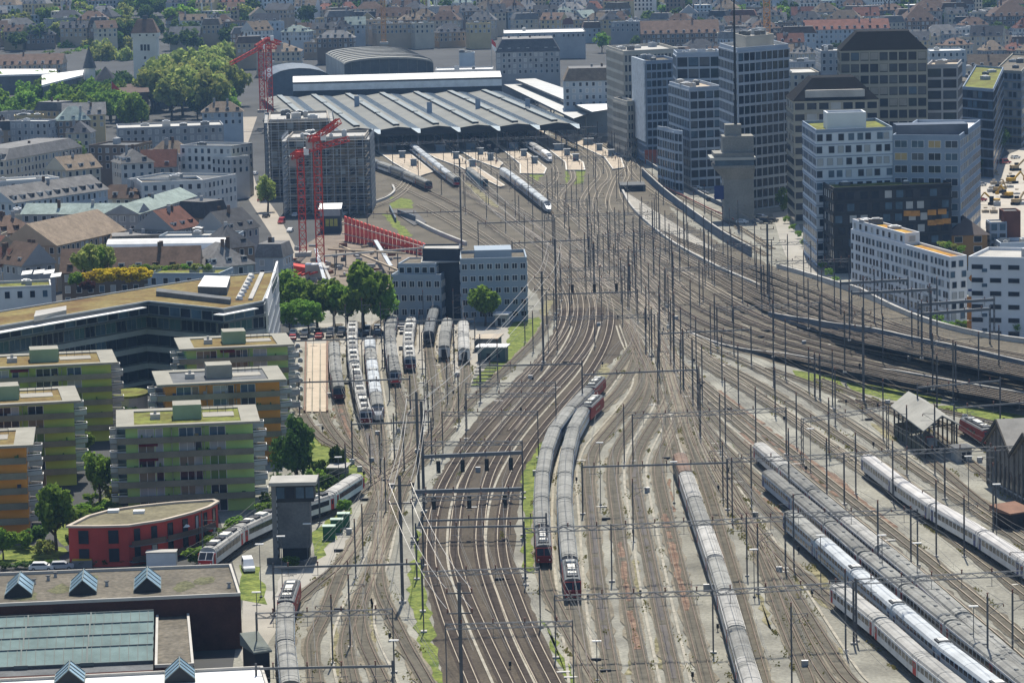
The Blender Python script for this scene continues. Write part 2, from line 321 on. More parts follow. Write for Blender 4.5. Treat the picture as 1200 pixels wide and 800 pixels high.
# ------------------------------------------------------------ railway tracks
M_RAIL = mat('rail_steel', (.19, .165, .13), .6, .2, .2, .75)
M_RAILR = mat('rail_rusty', (.13, .10, .075), .75, .2, .2, .2)
M_SLP = mat('sleepers', (.105, .085, .07), .95, .3, .6)
M_SLPC = mat('sleepers_concrete', (.215, .195, .15), .95, .25, .5)
TR = {}; TN = [0]
def track(name, px, style='main', z=None, pts3=None):
    w = [P(x, y, z(x) if z else 0) for x, y in px] if pts3 is None else pts3
    c = catmull(w, 3.0); TR[name] = c; k = TN[0]; TN[0] += 1; zo = .0012*k
    d = np.gradient(c, axis=0); d[:, 2] = 0; d /= np.linalg.norm(d, axis=1)[:, None]; n = np.c_[-d[:, 1], d[:, 0], np.zeros(len(d))]
    root = tag(inst('railway_track', None, None, tuple(c[0])), None, None, None, 'structure'); ORG[root.name] = tuple(c[0])
    gj = np.random.default_rng(k)
    def ribbon(off, wd, z0, z1, nm, m, flat=False):
        mb = MB(); N = len(c); j0, j1 = (gj.uniform(-.35, .45, (2, N, 1)) if flat else np.zeros((2, 1, 1))); L = c+n*(off-wd/2)-n*j0; Rr = c+n*(off+wd/2)+n*j1
        mb.v = [(p[0], p[1], p[2]+z1+zo) for p in L]+[(p[0], p[1], p[2]+z1+zo) for p in Rr]
        for i in range(N-1): mb.f.append((i, N+i, N+i+1, i+1)); mb.m.append(0)
        if not flat:
            mb.v += [(p[0], p[1], p[2]+z0+zo) for p in L]+[(p[0], p[1], p[2]+z0+zo) for p in Rr]
            for i in range(N-1): mb.f += [(i, i+1, 2*N+i+1, 2*N+i), (N+i+1, N+i, 3*N+i, 3*N+i+1)]; mb.m += [0, 0]
        return mb.build(nm, m, root)
    bw = 3.0 if style != 'main' else 3.3
    ribbon(0, bw, 0, .075, 'ballast', {'main': M_BAL, 'grey': M_BALG, 'siding': M_BALS}[style], True)
    for s in (-.76, .76): ribbon(s, .20 if style == 'grey' else .15, .1, .34, 'rail', M_RAILR if style == 'siding' else M_RAIL)
    # sleepers (only where the lens can tell them apart)
    seg = np.linalg.norm(np.diff(c, axis=0), axis=1); s = np.r_[0, np.cumsum(seg)]; t = np.arange(.3, s[-1], .66)
    px_ = np.stack([np.interp(t, s, c[:, i]) for i in range(3)], 1); dx = np.stack([np.interp(t, s, d[:, i]) for i in range(2)], 1)
    keep = (px_[:, 1] < 900); px_, dx = px_[keep], dx[keep]
    if len(px_):
        nn = np.c_[-dx[:, 1], dx[:, 0]]; m = len(px_); vv = np.zeros((m, 8, 3)); q = 0
        for zz in (.02, .15):
            for a_, b_ in ((-1, -1), (1, -1), (1, 1), (-1, 1)):
                vv[:, q, :2] = px_[:, :2]+nn*(1.28*a_)+dx*(.14*b_); vv[:, q, 2] = px_[:, 2]+zz+zo; q += 1
        mb = MB(); mb.v = [tuple(p) for p in vv.reshape(-1, 3)]
        for i in range(m):
            k8 = i*8; mb.f += [(k8+4, k8+5, k8+6, k8+7), (k8, k8+1, k8+5, k8+4), (k8+2, k8+3, k8+7, k8+6), (k8+1, k8+2, k8+6, k8+5), (k8+3, k8, k8+4, k8+7)]
        mb.m = [0]*len(mb.f)
        mb.build('sleepers', M_SLP if style == 'main' else M_SLPC, root)
def fan(prefix, A, B, n, style, z=None, skip=()):
    a, b = lin(A, 12), lin(B, 12)
    for i in range(n):
        t = i/(n-1) if n > 1 else 0
        if i not in skip: track(prefix+str(i), [tuple(a[k]*(1-t)+b[k]*t) for k in range(12)], style, z)
track('M1', [(556, 806), (531, 745), (517, 705), (507, 670), (505, 640), (510, 597), (524, 560), (550, 520), (590, 475), (628, 432), (650, 400), (660, 375), (660, 355), (650, 335), (630, 312), (600, 285), (560, 255), (505, 226), (470, 210), (432, 195), (405, 178)])
track('M2', [(597, 806), (568, 745), (546, 695), (535, 660), (532, 640), (537, 590), (550, 550), (578, 510), (614, 468), (652, 428), (672, 398), (680, 370), (678, 345), (665, 322), (636, 292), (596, 258), (545, 225), (505, 200), (470, 180), (440, 162)])
track('M3', [(625, 806), (598, 750), (576, 695), (565, 655), (563, 620), (570, 570), (585, 535), (610, 500), (645, 462), (675, 428), (695, 398), (702, 370), (698, 345), (680, 318), (640, 286), (590, 252), (535, 220), (503, 195), (473, 171), (440, 150)])
track('M4', [(653, 806), (625, 750), (603, 695), (591, 660), (588, 625), (594, 580), (608, 545), (632, 508), (662, 472), (692, 436), (710, 402), (716, 372), (712, 348), (700, 325), (660, 290), (610, 252), (570, 224), (530, 192), (500, 165), (475, 148)])
track('N1', [(654, 345), (628, 322), (596, 297), (555, 268), (520, 245), (488, 229), (460, 216)], 'grey')
track('N2', [(648, 352), (615, 320), (580, 294), (545, 272), (512, 253), (490, 241)], 'grey')
track('M5', [(570, 492), (605, 452), (634, 422), (655, 398), (668, 372), (668, 350), (658, 330), (640, 308)])
track('M6', [(600, 505), (635, 462), (668, 428), (688, 398), (694, 370), (690, 345), (672, 318), (650, 295)])
track('F0', [(398, 262), (412, 250), (430, 240), (450, 232), (466, 222), (474, 210), (462, 200), (440, 190)], 'grey')
track('F0b', [(404, 264), (420, 252), (440, 243), (460, 235), (476, 223), (482, 211), (472, 202)], 'grey')
# bundles between the platform ends and the throat
track('F5', [(760, 372), (735, 340), (700, 304), (670, 275), (642, 250), (600, 216), (570, 195), (540, 168), (515, 148)], 'grey')
track('F6', [(775, 368), (750, 335), (712, 296), (680, 266), (640, 232), (600, 200), (575, 178), (545, 155)], 'grey')
track('F7', [(790, 366), (760, 330), (722, 290), (690, 262), (640, 222), (615, 205), (604, 190), (590, 172), (565, 150)], 'grey')
track('F8', [(690, 300), (660, 265), (636, 243), (636, 228), (650, 212), (652, 203), (645, 192), (612, 170), (585, 150)], 'grey')
track('F9', [(720, 300), (680, 262), (660, 245), (655, 232), (664, 220), (672, 208), (664, 192), (640, 172), (610, 150)], 'grey')
track('F10', [(800, 358), (750, 312), (710, 275), (690, 252), (682, 238), (690, 222), (702, 205), (690, 186), (665, 166), (640, 150)], 'grey')
track('F11', [(820, 355), (775, 316), (735, 284), (706, 258), (697, 240), (703, 222), (714, 208), (706, 190), (684, 170), (660, 152)], 'grey')
track('F12', [(840, 345), (790, 310), (750, 282), (722, 258), (712, 240), (716, 222), (724, 206), (738, 196), (755, 186), (770, 172)], 'grey')
track('F13', [(900, 345), (850, 318), (800, 290), (752, 258), (734, 240), (728, 222), (735, 205), (725, 184), (700, 165)], 'grey')
track('F14', [(900, 300), (860, 278), (820, 258), (780, 236), (750, 214), (738, 198), (742, 185), (735, 170)], 'grey')
track('F15', [(905, 292), (868, 268), (830, 248), (790, 226), (762, 206), (748, 192), (745, 175)], 'grey')
for i, (x0, y0, x1, y1) in enumerate([(560, 238, 740, 352), (600, 240, 790, 372), (520, 212, 690, 322), (640, 262, 830, 362), (660, 240, 860, 352), (690, 262, 800, 340), (580, 270, 700, 352), (700, 268, 880, 362), (620, 260, 712, 340), (730, 270, 900, 352), (650, 300, 800, 398), (690, 320, 830, 404)]):
    track('X%d' % i, [(x0, y0), (x0*.66+x1*.34, y0*.68+y1*.32), (x0*.33+x1*.67, y0*.34+y1*.66), (x1, y1)], 'grey')
# through lines that swing right
fan('U', [(760, 266), (800, 283), (827, 292), (865, 306), (900, 321), (935, 333), (975, 349), (1022, 370), (1060, 385), (1130, 405), (1215, 420)], [(740, 268), (800, 304), (850, 335), (890, 358), (940, 378), (990, 393), (1060, 411), (1130, 426), (1215, 444)], 6, 'main', lambda x: zW2(x)*.98)
fan('T', [(720, 270), (800, 322), (850, 350), (900, 376), (950, 394), (1000, 407), (1060, 424), (1130, 441), (1215, 461)], [(690, 297), (745, 340), (790, 375), (830, 395), (880, 408), (940, 422), (1000, 434), (1060, 446), (1130, 459), (1215, 475)], 5, 'main', lambda x: zW1(x)*.98)
track('R5', [(1235, 703), (1192, 675), (1140, 641), (1080, 605), (1017, 557), (960, 512), (900, 470), (850, 434), (800, 396), (750, 352), (700, 318)], 'grey')
fan('D', [(690, 305), (745, 345), (795, 388), (840, 412), (900, 437), (1000, 500), (1080, 555), (1153, 605), (1215, 647)], [(680, 335), (720, 362), (765, 405), (812, 450), (850, 485), (900, 526), (950, 568), (1000, 610), (1075, 670), (1180, 760), (1230, 806)], 6, 'grey', None, (3,))
track('DX1', [(960, 445), (1020, 470), (1080, 500), (1140, 545), (1200, 590), (1230, 615)], 'siding')
track('DX2', [(900, 432), (980, 462), (1040, 500), (1090, 540), (1150, 590), (1215, 632)], 'siding')
track('DX3', [(1000, 470), (1080, 478), (1140, 490), (1215, 510)], 'siding')
track('DX4', [(985, 470), (1060, 482), (1110, 500), (1140, 515), (1185, 540)], 'siding')
# right hand stabling roads
track('R4', [(1220, 830), (1180, 795), (1105, 727), (1060, 687), (1017, 652), (962, 605), (888, 540), (850, 505), (815, 465), (795, 430), (782, 402), (768, 372)], 'siding')
track('R3', [(1210, 835), (1150, 785), (1080, 728), (1040, 695), (1000, 662), (967, 632), (898, 573), (860, 538), (825, 498), (803, 460), (790, 425), (775, 392)], 'siding')
track('R2', [(1160, 830), (1115, 795), (1060, 747), (1020, 712), (982, 677), (922, 622), (880, 578), (845, 536), (815, 490), (798, 455)], 'siding')
track('R1', [(1120, 830), (1075, 793), (1030, 752), (977, 708), (930, 666), (890, 626), (860, 592), (835, 555), (815, 515), (805, 480)], 'siding')
track('R0', [(1040, 830), (995, 797), (960, 745), (920, 680), (890, 632), (865, 595), (838, 548), (818, 500)], 'siding')
track('R01', [(1000, 830), (970, 797), (945, 755), (915, 690), (888, 632), (858, 575), (828, 520)], 'siding')
track('R02', [(955, 830), (947, 797), (925, 745), (905, 690), (888, 640), (868, 595)], 'siding')
# fan of sidings in the middle
track('S1', [(726, 830), (719, 800), (703, 700), (693, 600), (690, 560), (697, 528), (714, 505), (735, 480), (750, 458), (754, 442), (748, 420), (738, 398), (732, 380)], 'siding')
track('S2', [(762, 830), (755, 800), (736, 700), (722, 600), (718, 560), (722, 530), (740, 500), (755, 475), (762, 452), (758, 430), (745, 405), (736, 385)], 'siding')
track('S3', [(798, 830), (791, 800), (770, 700), (750, 600), (744, 560), (746, 535), (758, 510), (776, 482), (784, 462), (780, 442), (772, 415), (766, 390)], 'siding')
track('S4', [(836, 830), (829, 800), (803, 700), (780, 600), (772, 560), (773, 538), (783, 515), (794, 492), (796, 475), (788, 450), (780, 425), (770, 400)], 'siding')
track('S5', [(882, 830), (873, 800), (845, 700), (812, 600), (797, 555), (788, 520), (780, 495), (772, 465), (760, 430), (748, 402), (735, 375)], 'siding')
track('S6', [(904, 830), (894, 800), (866, 700), (837, 600), (820, 548), (805, 505), (795, 475), (786, 445), (779, 415), (768, 388), (756, 365)], 'siding')
track('L1', [(704, 806), (680, 765), (655, 718), (641, 685), (636, 640), (635, 600), (637, 570), (645, 535), (657, 512), (677, 488), (697, 468), (712, 450), (730, 425), (745, 400)], 'siding')
track('L2', [(690, 830), (683, 780), (673, 715), (668, 680), (664, 640), (662, 600), (664, 560), (669, 535), (677, 510), (692, 492), (710, 475), (728, 455), (742, 430), (745, 405), (735, 378)], 'siding')
# depot and ladder on the left
track('X1', [(220, 690), (262, 656), (300, 632), (340, 618), (372, 608), (405, 589), (440, 564), (480, 538), (515, 508), (555, 468), (598, 428), (630, 396), (645, 370)], 'siding')
track('Y1', [(372, 830), (370, 800), (366, 755), (381, 720), (402, 664), (424, 622), (438, 590), (447, 562), (436, 545), (422, 528), (408, 505), (398, 474), (393, 440), (392, 400), (396, 380)], 'siding')
track('Y1b', [(341, 830), (337, 795), (335, 755), (340, 715), (362, 692), (402, 658), (425, 618)], 'siding')
track('Y2', [(422, 830), (413, 800), (406, 755), (418, 712), (440, 660), (455, 622), (466, 590), (478, 560), (500, 535), (530, 502)], 'siding')
track('Y3', [(458, 830), (448, 800), (426, 750), (422, 715), (432, 680), (441, 655), (449, 620), (452, 590), (448, 562), (447, 540), (446, 515), (441, 480), (436, 440), (434, 410), (440, 385), (448, 376)], 'siding')
track('Y4', [(515, 830), (500, 800), (480, 765), (460, 725), (448, 700), (443, 670), (444, 635), (446, 600)], 'siding')
track('Y5', [(446, 590), (441, 560), (437, 540), (430, 505), (421, 470), (414, 430), (414, 395), (424, 378)], 'siding')
track('Y6', [(450, 590), (458, 560), (470, 535), (478, 512), (472, 480), (464, 455), (459, 425), (458, 395), (468, 376)], 'siding')
track('Y7', [(452, 575), (468, 548), (484, 520), (488, 495), (485, 465), (481, 438), (479, 410), (484, 380)], 'siding')
track('Y8', [(470, 545), (490, 525), (510, 500), (512, 470), (507, 440), (503, 405), (510, 375)], 'siding')
track('Y9', [(486, 535), (508, 512), (524, 490), (528, 465), (524, 440), (521, 415), (527, 378)], 'siding')
track('Y10', [(515, 508), (530, 490), (540, 468), (546, 445), (544, 420), (543, 378)], 'siding')
track('Y11', [(378, 480), (384, 498), (405, 525), (430, 548), (443, 565)], 'siding')
track('Y12', [(352, 478), (360, 495), (378, 515), (408, 532), (436, 552)], 'siding')

# cable troughs between the sidings and tufts of weeds that seed themselves in the ballast
tr_ = MB()
for nm, off in (('S1', 2.4), ('S2', -2.3), ('S4', 2.4), ('S6', 2.6), ('L2', 2.4), ('M4', 2.9), ('M1', -2.9), ('D0', 2.3), ('D2', 2.3), ('D5', -2.4), ('R4', 2.4), ('R0', -2.5), ('Y2', 2.3), ('Y3', -2.3), ('T2', 2.2), ('U3', 2.2)):
    c = TR[nm]; d = np.gradient(c, axis=0); d[:, 2] = 0; d /= np.linalg.norm(d, axis=1)[:, None]; n = np.c_[-d[:, 1], d[:, 0], np.zeros(len(d))]; p, q = c+n*(off-.22), c+n*(off+.22)
    for i in range(len(c)-1):
        if c[i][1] < 860: tr_.quad((*p[i][:2], p[i][2]+.17), (*q[i][:2], q[i][2]+.17), (*q[i+1][:2], q[i+1][2]+.17), (*p[i+1][:2], p[i+1][2]+.17))
struct('cable_trough', tr_, mat('trough_concrete', (.29, .27, .22), .9, .3, .5))
gw = np.random.default_rng(5); wv, wf = [], []; names = [k for k in TR if k[0] in 'SRYDLX' or k in ('M1', 'M4')]
for i in range(900):
    c = TR[names[gw.integers(len(names))]]; k = gw.integers(1, len(c)-1); d = c[k+1]-c[k]; d /= np.linalg.norm(d)+1e-9; n = np.array([-d[1], d[0], 0]); o = c[k]+n*gw.choice([-2.1, 2.1, 1.7, -1.7, 0])+d*gw.uniform(-2, 2)
    if o[1] > 820: continue
    m = gw.integers(6, 40); s_ = gw.uniform(.4, 1.6)
    for j in range(m):
        p = o+d*gw.normal()*s_*2+n*gw.normal()*s_*.35; a = gw.uniform(0, 3.14); r = gw.uniform(.08, .22); h = gw.uniform(.08, .32); t = len(wv); x, y = math.cos(a)*r, math.sin(a)*r
        wv += [(p[0]-x, p[1]-y, p[2]+.1), (p[0]+x, p[1]+y, p[2]+.1), (p[0]+x*.7+h*.3, p[1]+y*.7+h*.3, p[2]+.1+h), (p[0]-x*.7+h*.3, p[1]-y*.7+h*.3, p[2]+.1+h)]; wf.append((t, t+1, t+2, t+3))
me = bpy.data.meshes.new('weeds'); me.from_pydata(wv, [], wf); me.materials.append(leafmat('weed_leaf', (.15, .16, .045), (.30, .26, .09), .5)); tag(inst('weeds', me), 'scattered tufts of weeds growing in the ballast between the rails', 'weeds', None, 'stuff')
# worn, oily and rust-red streaks where rolling stock stands
for nm, off, w_, a_, b_, mm in (('S4', .3, 1.7, .18, .40, M_RUST), ('S2', 0, 1.3, .1, .3, M_RUST), ('D4', 1.6, 1.4, .45, .8, M_RUST), ('R4', -2.6, 1.7, .12, .55, M_RUST), ('R3', 2.4, .9, .2, .45, M_RUST), ('D5', 2.3, 1.2, .4, .7, M_RUST), ('S3', 0, 1.2, .05, .5, mat('oily_ballast', (.07, .06, .052), .7, .3, .2)), ('S1', 0, 1.2, .1, .4, mat('oily_ballast', (.07, .06, .052), .7, .3, .2)), ('Y1', 0, 1.3, .55, .8, M_RUST), ('Y5', 0, 1.2, .1, .5, mat('oily_ballast', (.07, .06, .052), .7, .3, .2))):
    c = TR[nm]; k0, k1 = int(len(c)*a_), int(len(c)*b_); c = c[k0:k1]; d = np.gradient(c, axis=0); d /= np.linalg.norm(d, axis=1)[:, None]; n = np.c_[-d[:, 1], d[:, 0], np.zeros(len(d))]; j = gw.uniform(.3, 1, (2, len(c), 1))*w_/2; p, q = c+n*(off-j[0]), c+n*(off+j[1]); mb = MB()
    for i in range(len(c)-1):
        if gw.random() < .85: mb.quad(*[(*v[:2], .245 if abs(off) < .5 else .16) for v in (p[i], q[i], q[i+1], p[i+1])])
    tag(mb.build('stained_ballast', mm), 'stained strip of ballast along a siding', 'ballast', None, 'stuff')
# ------------------------------------------------------------ trains
M_ROOFG = mat('coach_roof_grey', (.20, .20, .185), .8, .28, .22, 0, .1, fine=.12, fsc=2, ov=.2)
M_ROOFL = mat('coach_roof_light', (.32, .315, .295), .75, .22, .22, 0, .1, fine=.1, fsc=2, ov=.15)
M_ROOFD = mat('coach_roof_dark', (.11, .118, .12), .6, .2, .25)
M_ROOFB = mat('coach_roof_brown', (.17, .11, .075), .7, .25, .4)
M_ROOFS = mat('coach_roof_silver', (.40, .425, .44), .75, .16, .25, 0, .1)
M_BODYW = mat('coach_body_white', (.58, .58, .56), .45, .18, .25, ov=.1)
M_BODYG = mat('coach_body_grey', (.42, .44, .45), .4, .12, .3)
M_BODYB = mat('coach_body_blue', (.30, .38, .46), .4, .12, .3)
M_BODYN = mat('coach_body_dark', (.06, .075, .085), .4, .2, .3)
M_NAVY = mat('coach_navy', (.03, .05, .16), .4, .1)
M_BOG = mat('bogie_black', (.022, .022, .024), .8, .3)
M_BAND = glass('train_glass', (.018, .022, .03))
M_LIGHT = mat('headlamp_glass', (.8, .78, .7), .2, .02)
M_BLACK = mat('roof_gear_black', (.03, .032, .036), .6, .25, .5)
M_CREAM = mat('roof_gear_cream', (.58, .57, .52), .6, .15, .5)
MESH = {}
def cached(key, fn):
    if key not in MESH: MESH[key] = fn()
    return MESH[key]
def arch(L, w, z0, z1, k=6, nose=0.0, m=0, x0=None):
    mb = MB(); x0 = -L/2 if x0 is None else x0; pts = []
    for i in range(k+1):
        t = math.pi*i/k; pts.append((-math.cos(t)*w, z0+math.sin(t)**.8*(z1-z0)))
    n = len(pts); mb.v = [(x0, y, z) for y, z in pts]+[(x0+L, y, z) for y, z in pts]
    for i in range(n-1): mb.f.append((i, n+i, n+i+1, i+1)); mb.m.append(m)
    mb.f += [tuple(range(n)), tuple(range(2*n-1, n-1, -1))]; mb.m += [m, m]
    return mb
def unit(kind, par, loc, rz, label=None):
    """one vehicle: body + roof, window bands, doors, bogies, roof gear; +X is the front"""
    S = KINDS[kind]; L = S['L']; w = 1.42
    zt = S.get('zt', 3.25)
    def body():
        mb = MB()
        if S.get('nose'):
            nl = S['nose']; prof = [(-L/2, zt), (L/2-nl, zt)]
            b = mb.box(-L/2, L/2-nl, -w, w, 1.0, zt)
            k = 5
            for i in range(k):       # nose tapers down and in, section by section
                t0, t1 = i/k, (i+1)/k
                f = lambda t: (L/2-nl+nl*t, w*(1-.55*t*t), 1.0-.35*t, zt-(zt-1.75)*t**1.6)
                a, c = f(t0), f(t1); n = len(mb.v)
                for q in (a, c): mb.v += [(q[0], -q[1], q[2]), (q[0], q[1], q[2]), (q[0], q[1]*.86, q[3]), (q[0], -q[1]*.86, q[3])]
                mb.f += [(n, n+1, n+5, n+4), (n+1, n+2, n+6, n+5), (n+2, n+3, n+7, n+6), (n+3, n, n+4, n+7)]; mb.m += [0]*4
            n = len(mb.v)-4; mb.f.append((n, n+1, n+2, n+3)); mb.m.append(0)
        elif S.get('cab'):
            c_ = S['cab']
            for s in ([1, -1] if S.get('twin') else [1]):
                x = L/2; mb.v_ = None
            xa = -L/2+(c_ if S.get('twin') else 0); xb = L/2-c_
            mb.box(xa, xb, -w, w, 1.0, zt)
            for s in ([1, -1] if S.get('twin') else [1]):
                x0 = xb if s == 1 else xa; x1 = x0+s*c_; n = len(mb.v); k = .92
                mb.v += [(x0, -w, 1.0), (x0, w, 1.0), (x0, w, zt), (x0, -w, zt), (x1, -w*k, .95), (x1, w*k, .95), (x1, w*k, 2.05), (x1, -w*k, 2.05), (x1-s*c_*.55, w*k, zt), (x1-s*c_*.55, -w*k, zt)]
                fs = [(0, 1, 5, 4), (4, 5, 6, 7), (7, 6, 8, 9), (9, 8, 2, 3), (1, 2, 8, 6, 5), (0, 4, 7, 9, 3)]
                for f_ in fs: mb.f.append(tuple(n+q for q in f_)); mb.m.append(0)
        else:
            mb.box(-L/2, L/2, -w, w, 1.0, zt)
        e = .45
        mb.box(-L/2-e, -L/2, -.7, .7, 1.1, 3.0, 1)
        if not (S.get('nose') or S.get('cab')): mb.box(L/2, L/2+e, -.7, .7, 1.1, 3.0, 1)
        mb.box(-L*.22, L*.22, -1.15, 1.15, .45, 1.0, 1)
        return mb.mesh('body', [S['body'], M_BOG])
    b = inst(S.get('part', 'coach'), cached((kind, 'body'), body), par, loc, rz)
    if label: b['label'] = label
    rl = L-S.get('nose', 0)-(S.get('cab', 0)*(2 if S.get('twin') else 1))*.75; rx = -L/2+(S.get('cab', 0)*.75 if S.get('twin') else 0)
    def roof():
        mb = arch(rl, w-.02, zt, S.get('zr', zt+.75), 6, x0=rx)
        for t in S.get('seams', (.04, .12, .5, .88, .96)):                # joints of the roof sheeting
            a = arch(.12, w+.015, zt+.0, S.get('zr', zt+.75)+.03, 6, m=1, x0=rx+rl*t); n = len(mb.v)
            mb.v += a.v; mb.f += [tuple(i+n for i in f) for f in a.f]; mb.m += [1]*len(a.f)
        if S.get('vents'):
            for t in np.linspace(.1, .9, S['vents']): mb.box(rx+rl*t-.3, rx+rl*t+.3, -.25, .25, S.get('zr', zt+.75)-.05, S.get('zr', zt+.75)+.12, 1)
        return mb.mesh('roof', [S['roof'], S.get('seam', M_ROOFD)])
    inst('roof', cached((kind, 'roof'), roof), b)
    if S.get('stripe'):                                                   # white cove line under the roof
        inst('cove_strip', cached((kind, 'cove'), lambda: MB().box(rx, rx+rl, -w-.03, -w+.01, zt-.3, zt+.06).box(rx, rx+rl, w-.01, w+.03, zt-.3, zt+.06).mesh('cove_strip', [M_WHITE])), b)
    for zc, hh in S.get('bands', ((2.5, .95),)):
        x0, x1 = S.get('bx', (-L/2+2.4, L/2-2.4))
        for s in (-1, 1):
            def band():
                mb = MB(); mb.box(x0, x1, min(s*(w-.02), s*(w+.025)), max(s*(w-.02), s*(w+.025)), zc-hh/2, zc+hh/2)
                n = int((x1-x0)/1.95)
                for i in range(1, n):
                    x = x0+(x1-x0)*i/n; mb.box(x-.16, x+.16, min(s*w, s*(w+.05)), max(s*w, s*(w+.05)), zc-hh/2, zc+hh/2, 1)
                return mb.mesh('window_band', [M_BAND, S['body'] if not S.get('flushband') else M_BAND])
            inst('window_band', cached((kind, 'band', s, zc), band), b)
    if S.get('door'):
        for x in S.get('dx', (-L/2+1.2, L/2-1.2)):
            for s in (-1, 1):
                inst('door', cached((kind, 'door', s), lambda: MB().box(-.55, .55, min(s*w, s*(w+.04)), max(s*w, s*(w+.04)), 1.0, 3.0).box(-.3, .3, min(s*w, s*(w+.06)), max(s*w, s*(w+.06)), 2.0, 2.8, 1).mesh('door', [S['door'], M_BAND])), b, (x, 0, 0))
    def bog():
        mb = MB().box(-1.5, 1.5, -1.2, 1.2, .55, .95)
        for x in (-1.25, 1.25):
            for y in (-.76, .76): mb.tube((x, y-.07, .52), (x, y+.07, .52), .46, k=10)
        return mb.mesh('bogie', [M_BOG])
    for s in (-1, 1): inst('bogie', cached('bogie', bog), b, (s*(L/2-3.6 if L > 21 else L/2-3.9), 0, 0))
    zr = S.get('zr', zt+.75)
    if S.get('cab') or S.get('nose'):
        for s in ([1, -1] if S.get('twin') else [1]):
            def shield():
                mb = MB(); c_ = S.get('cab', 0); k = .92
                if S.get('nose'):
                    nl = S['nose']; f = lambda t: (L/2-nl+nl*t, w*(1-.55*t*t)*.8, zt-(zt-1.75)*t**1.6+.05)
                    a, c = f(.2), f(.62); mb.quad((a[0], -a[1], a[2]), (c[0], -c[1], c[2]), (c[0], c[1], c[2]), (a[0], a[1], a[2]))
                else:
                    x1 = L/2; xs0 = x1-c_*.08; xs1 = x1-c_*.5; za, zb = 2.15, zt-.08
                    q = [(x1-c_*.55*(za-2.05)/(zt-2.05)+.04, za), (x1-c_*.55*(zb-2.05)/(zt-2.05)+.04, zb)]
                    for y0, y1 in ((-w*.86, -.06), (.06, w*.86)):
                        mb.quad((q[0][0], y0, q[0][1]), (q[0][0], y1, q[0][1]), (q[1][0], y1, q[1][1]), (q[1][0], y0, q[1][1]))
                return mb.mesh('windscreen', [M_BAND])
            inst('windscreen', cached((kind, 'shield'), shield), b, None, 0 if s == 1 else math.pi)
            if S.get('face'):
                inst('cab_front', cached((kind, 'face'), lambda: MB().box(L/2-.02, L/2+.03, -w*.88, w*.88, 1.05, 2.02).mesh('cab_front', [S['face']])), b, None, 0 if s == 1 else math.pi)
            for y in (-.95, .95):
                xh = L/2+.03 if not S.get('nose') else L/2-.45
                inst('headlight', cached('headlight', lambda: MB().tube((0, 0, 0), (.06, 0, 0), .13, k=8).mesh('headlight', [M_LIGHT])), b, (s*xh, y, 1.45 if not S.get('nose') else 1.5), 0 if s == 1 else math.pi)
    if S.get('gear') == 'loco':
        inst('roof_equipment', cached((kind, 'gear'), lambda: (MB().box(-L*.34, L*.34, -.95, .95, zr-.15, zr+.12, 0).box(-2, 2, -.6, .6, zr+.12, zr+.4, 1).box(-L*.3, -L*.22, -.7, .7, zr+.12, zr+.35, 1).box(L*.2, L*.28, -.7, .7, zr+.12, zr+.35, 1).box(-L*.12, -L*.06, -.8, .8, zr+.12, zr+.3, 2)).mesh('roof_equipment', [M_BLACK, M_CREAM, M_DARK])), b)
    if S.get('gear') == 'emu':
        inst('roof_equipment', cached((kind, 'gear'), lambda: (MB().box(-L*.40, -L*.28, -.85, .85, zr-.12, zr+.22).box(-L*.22, -L*.08, -.85, .85, zr-.12, zr+.28, 1).box(-L*.02, L*.10, -.85, .85, zr-.12, zr+.2).box(L*.14, L*.22, -.8, .8, zr-.12, zr+.25, 1).box(L*.25, L*.33, -.8, .8, zr-.12, zr+.2)).mesh('roof_equipment', [M_BLACK, M_CREAM])), b)
    if S.get('gear') == 'ac':
        inst('roof_equipment', cached((kind, 'gear'), lambda: (MB().box(-L*.485, -L*.395, -1.0, 1.0, zr-.45, zr+.03).box(-L*.47, -L*.41, -.7, .7, zr, zr+.16, 1)).mesh('roof_equipment', [M_BLACK, M_CREAM])), b)
    if S.get('panto'):
        def pan():
            mb = MB().box(-1, 1, -.7, .7, zr+.1, zr+.2)
            for y in (-.45, .45): mb.bar((-.8, y, zr+.2), (.9, y*.8, zr+.85), .07).bar((.9, y*.8, zr+.85), (-.2, 0, zr+1.3), .06)
            return mb.bar((-.2, -.95, zr+1.32), (-.2, .95, zr+1.32), .09).mesh('pantograph', [M_STEEL])
        for s in ((1, -1) if S.get('twin') else (1,)): inst('pantograph', cached((kind, 'pan'), pan), b, (s*L*S['panto'], 0, 0), 0 if s == 1 else math.pi)
    return b
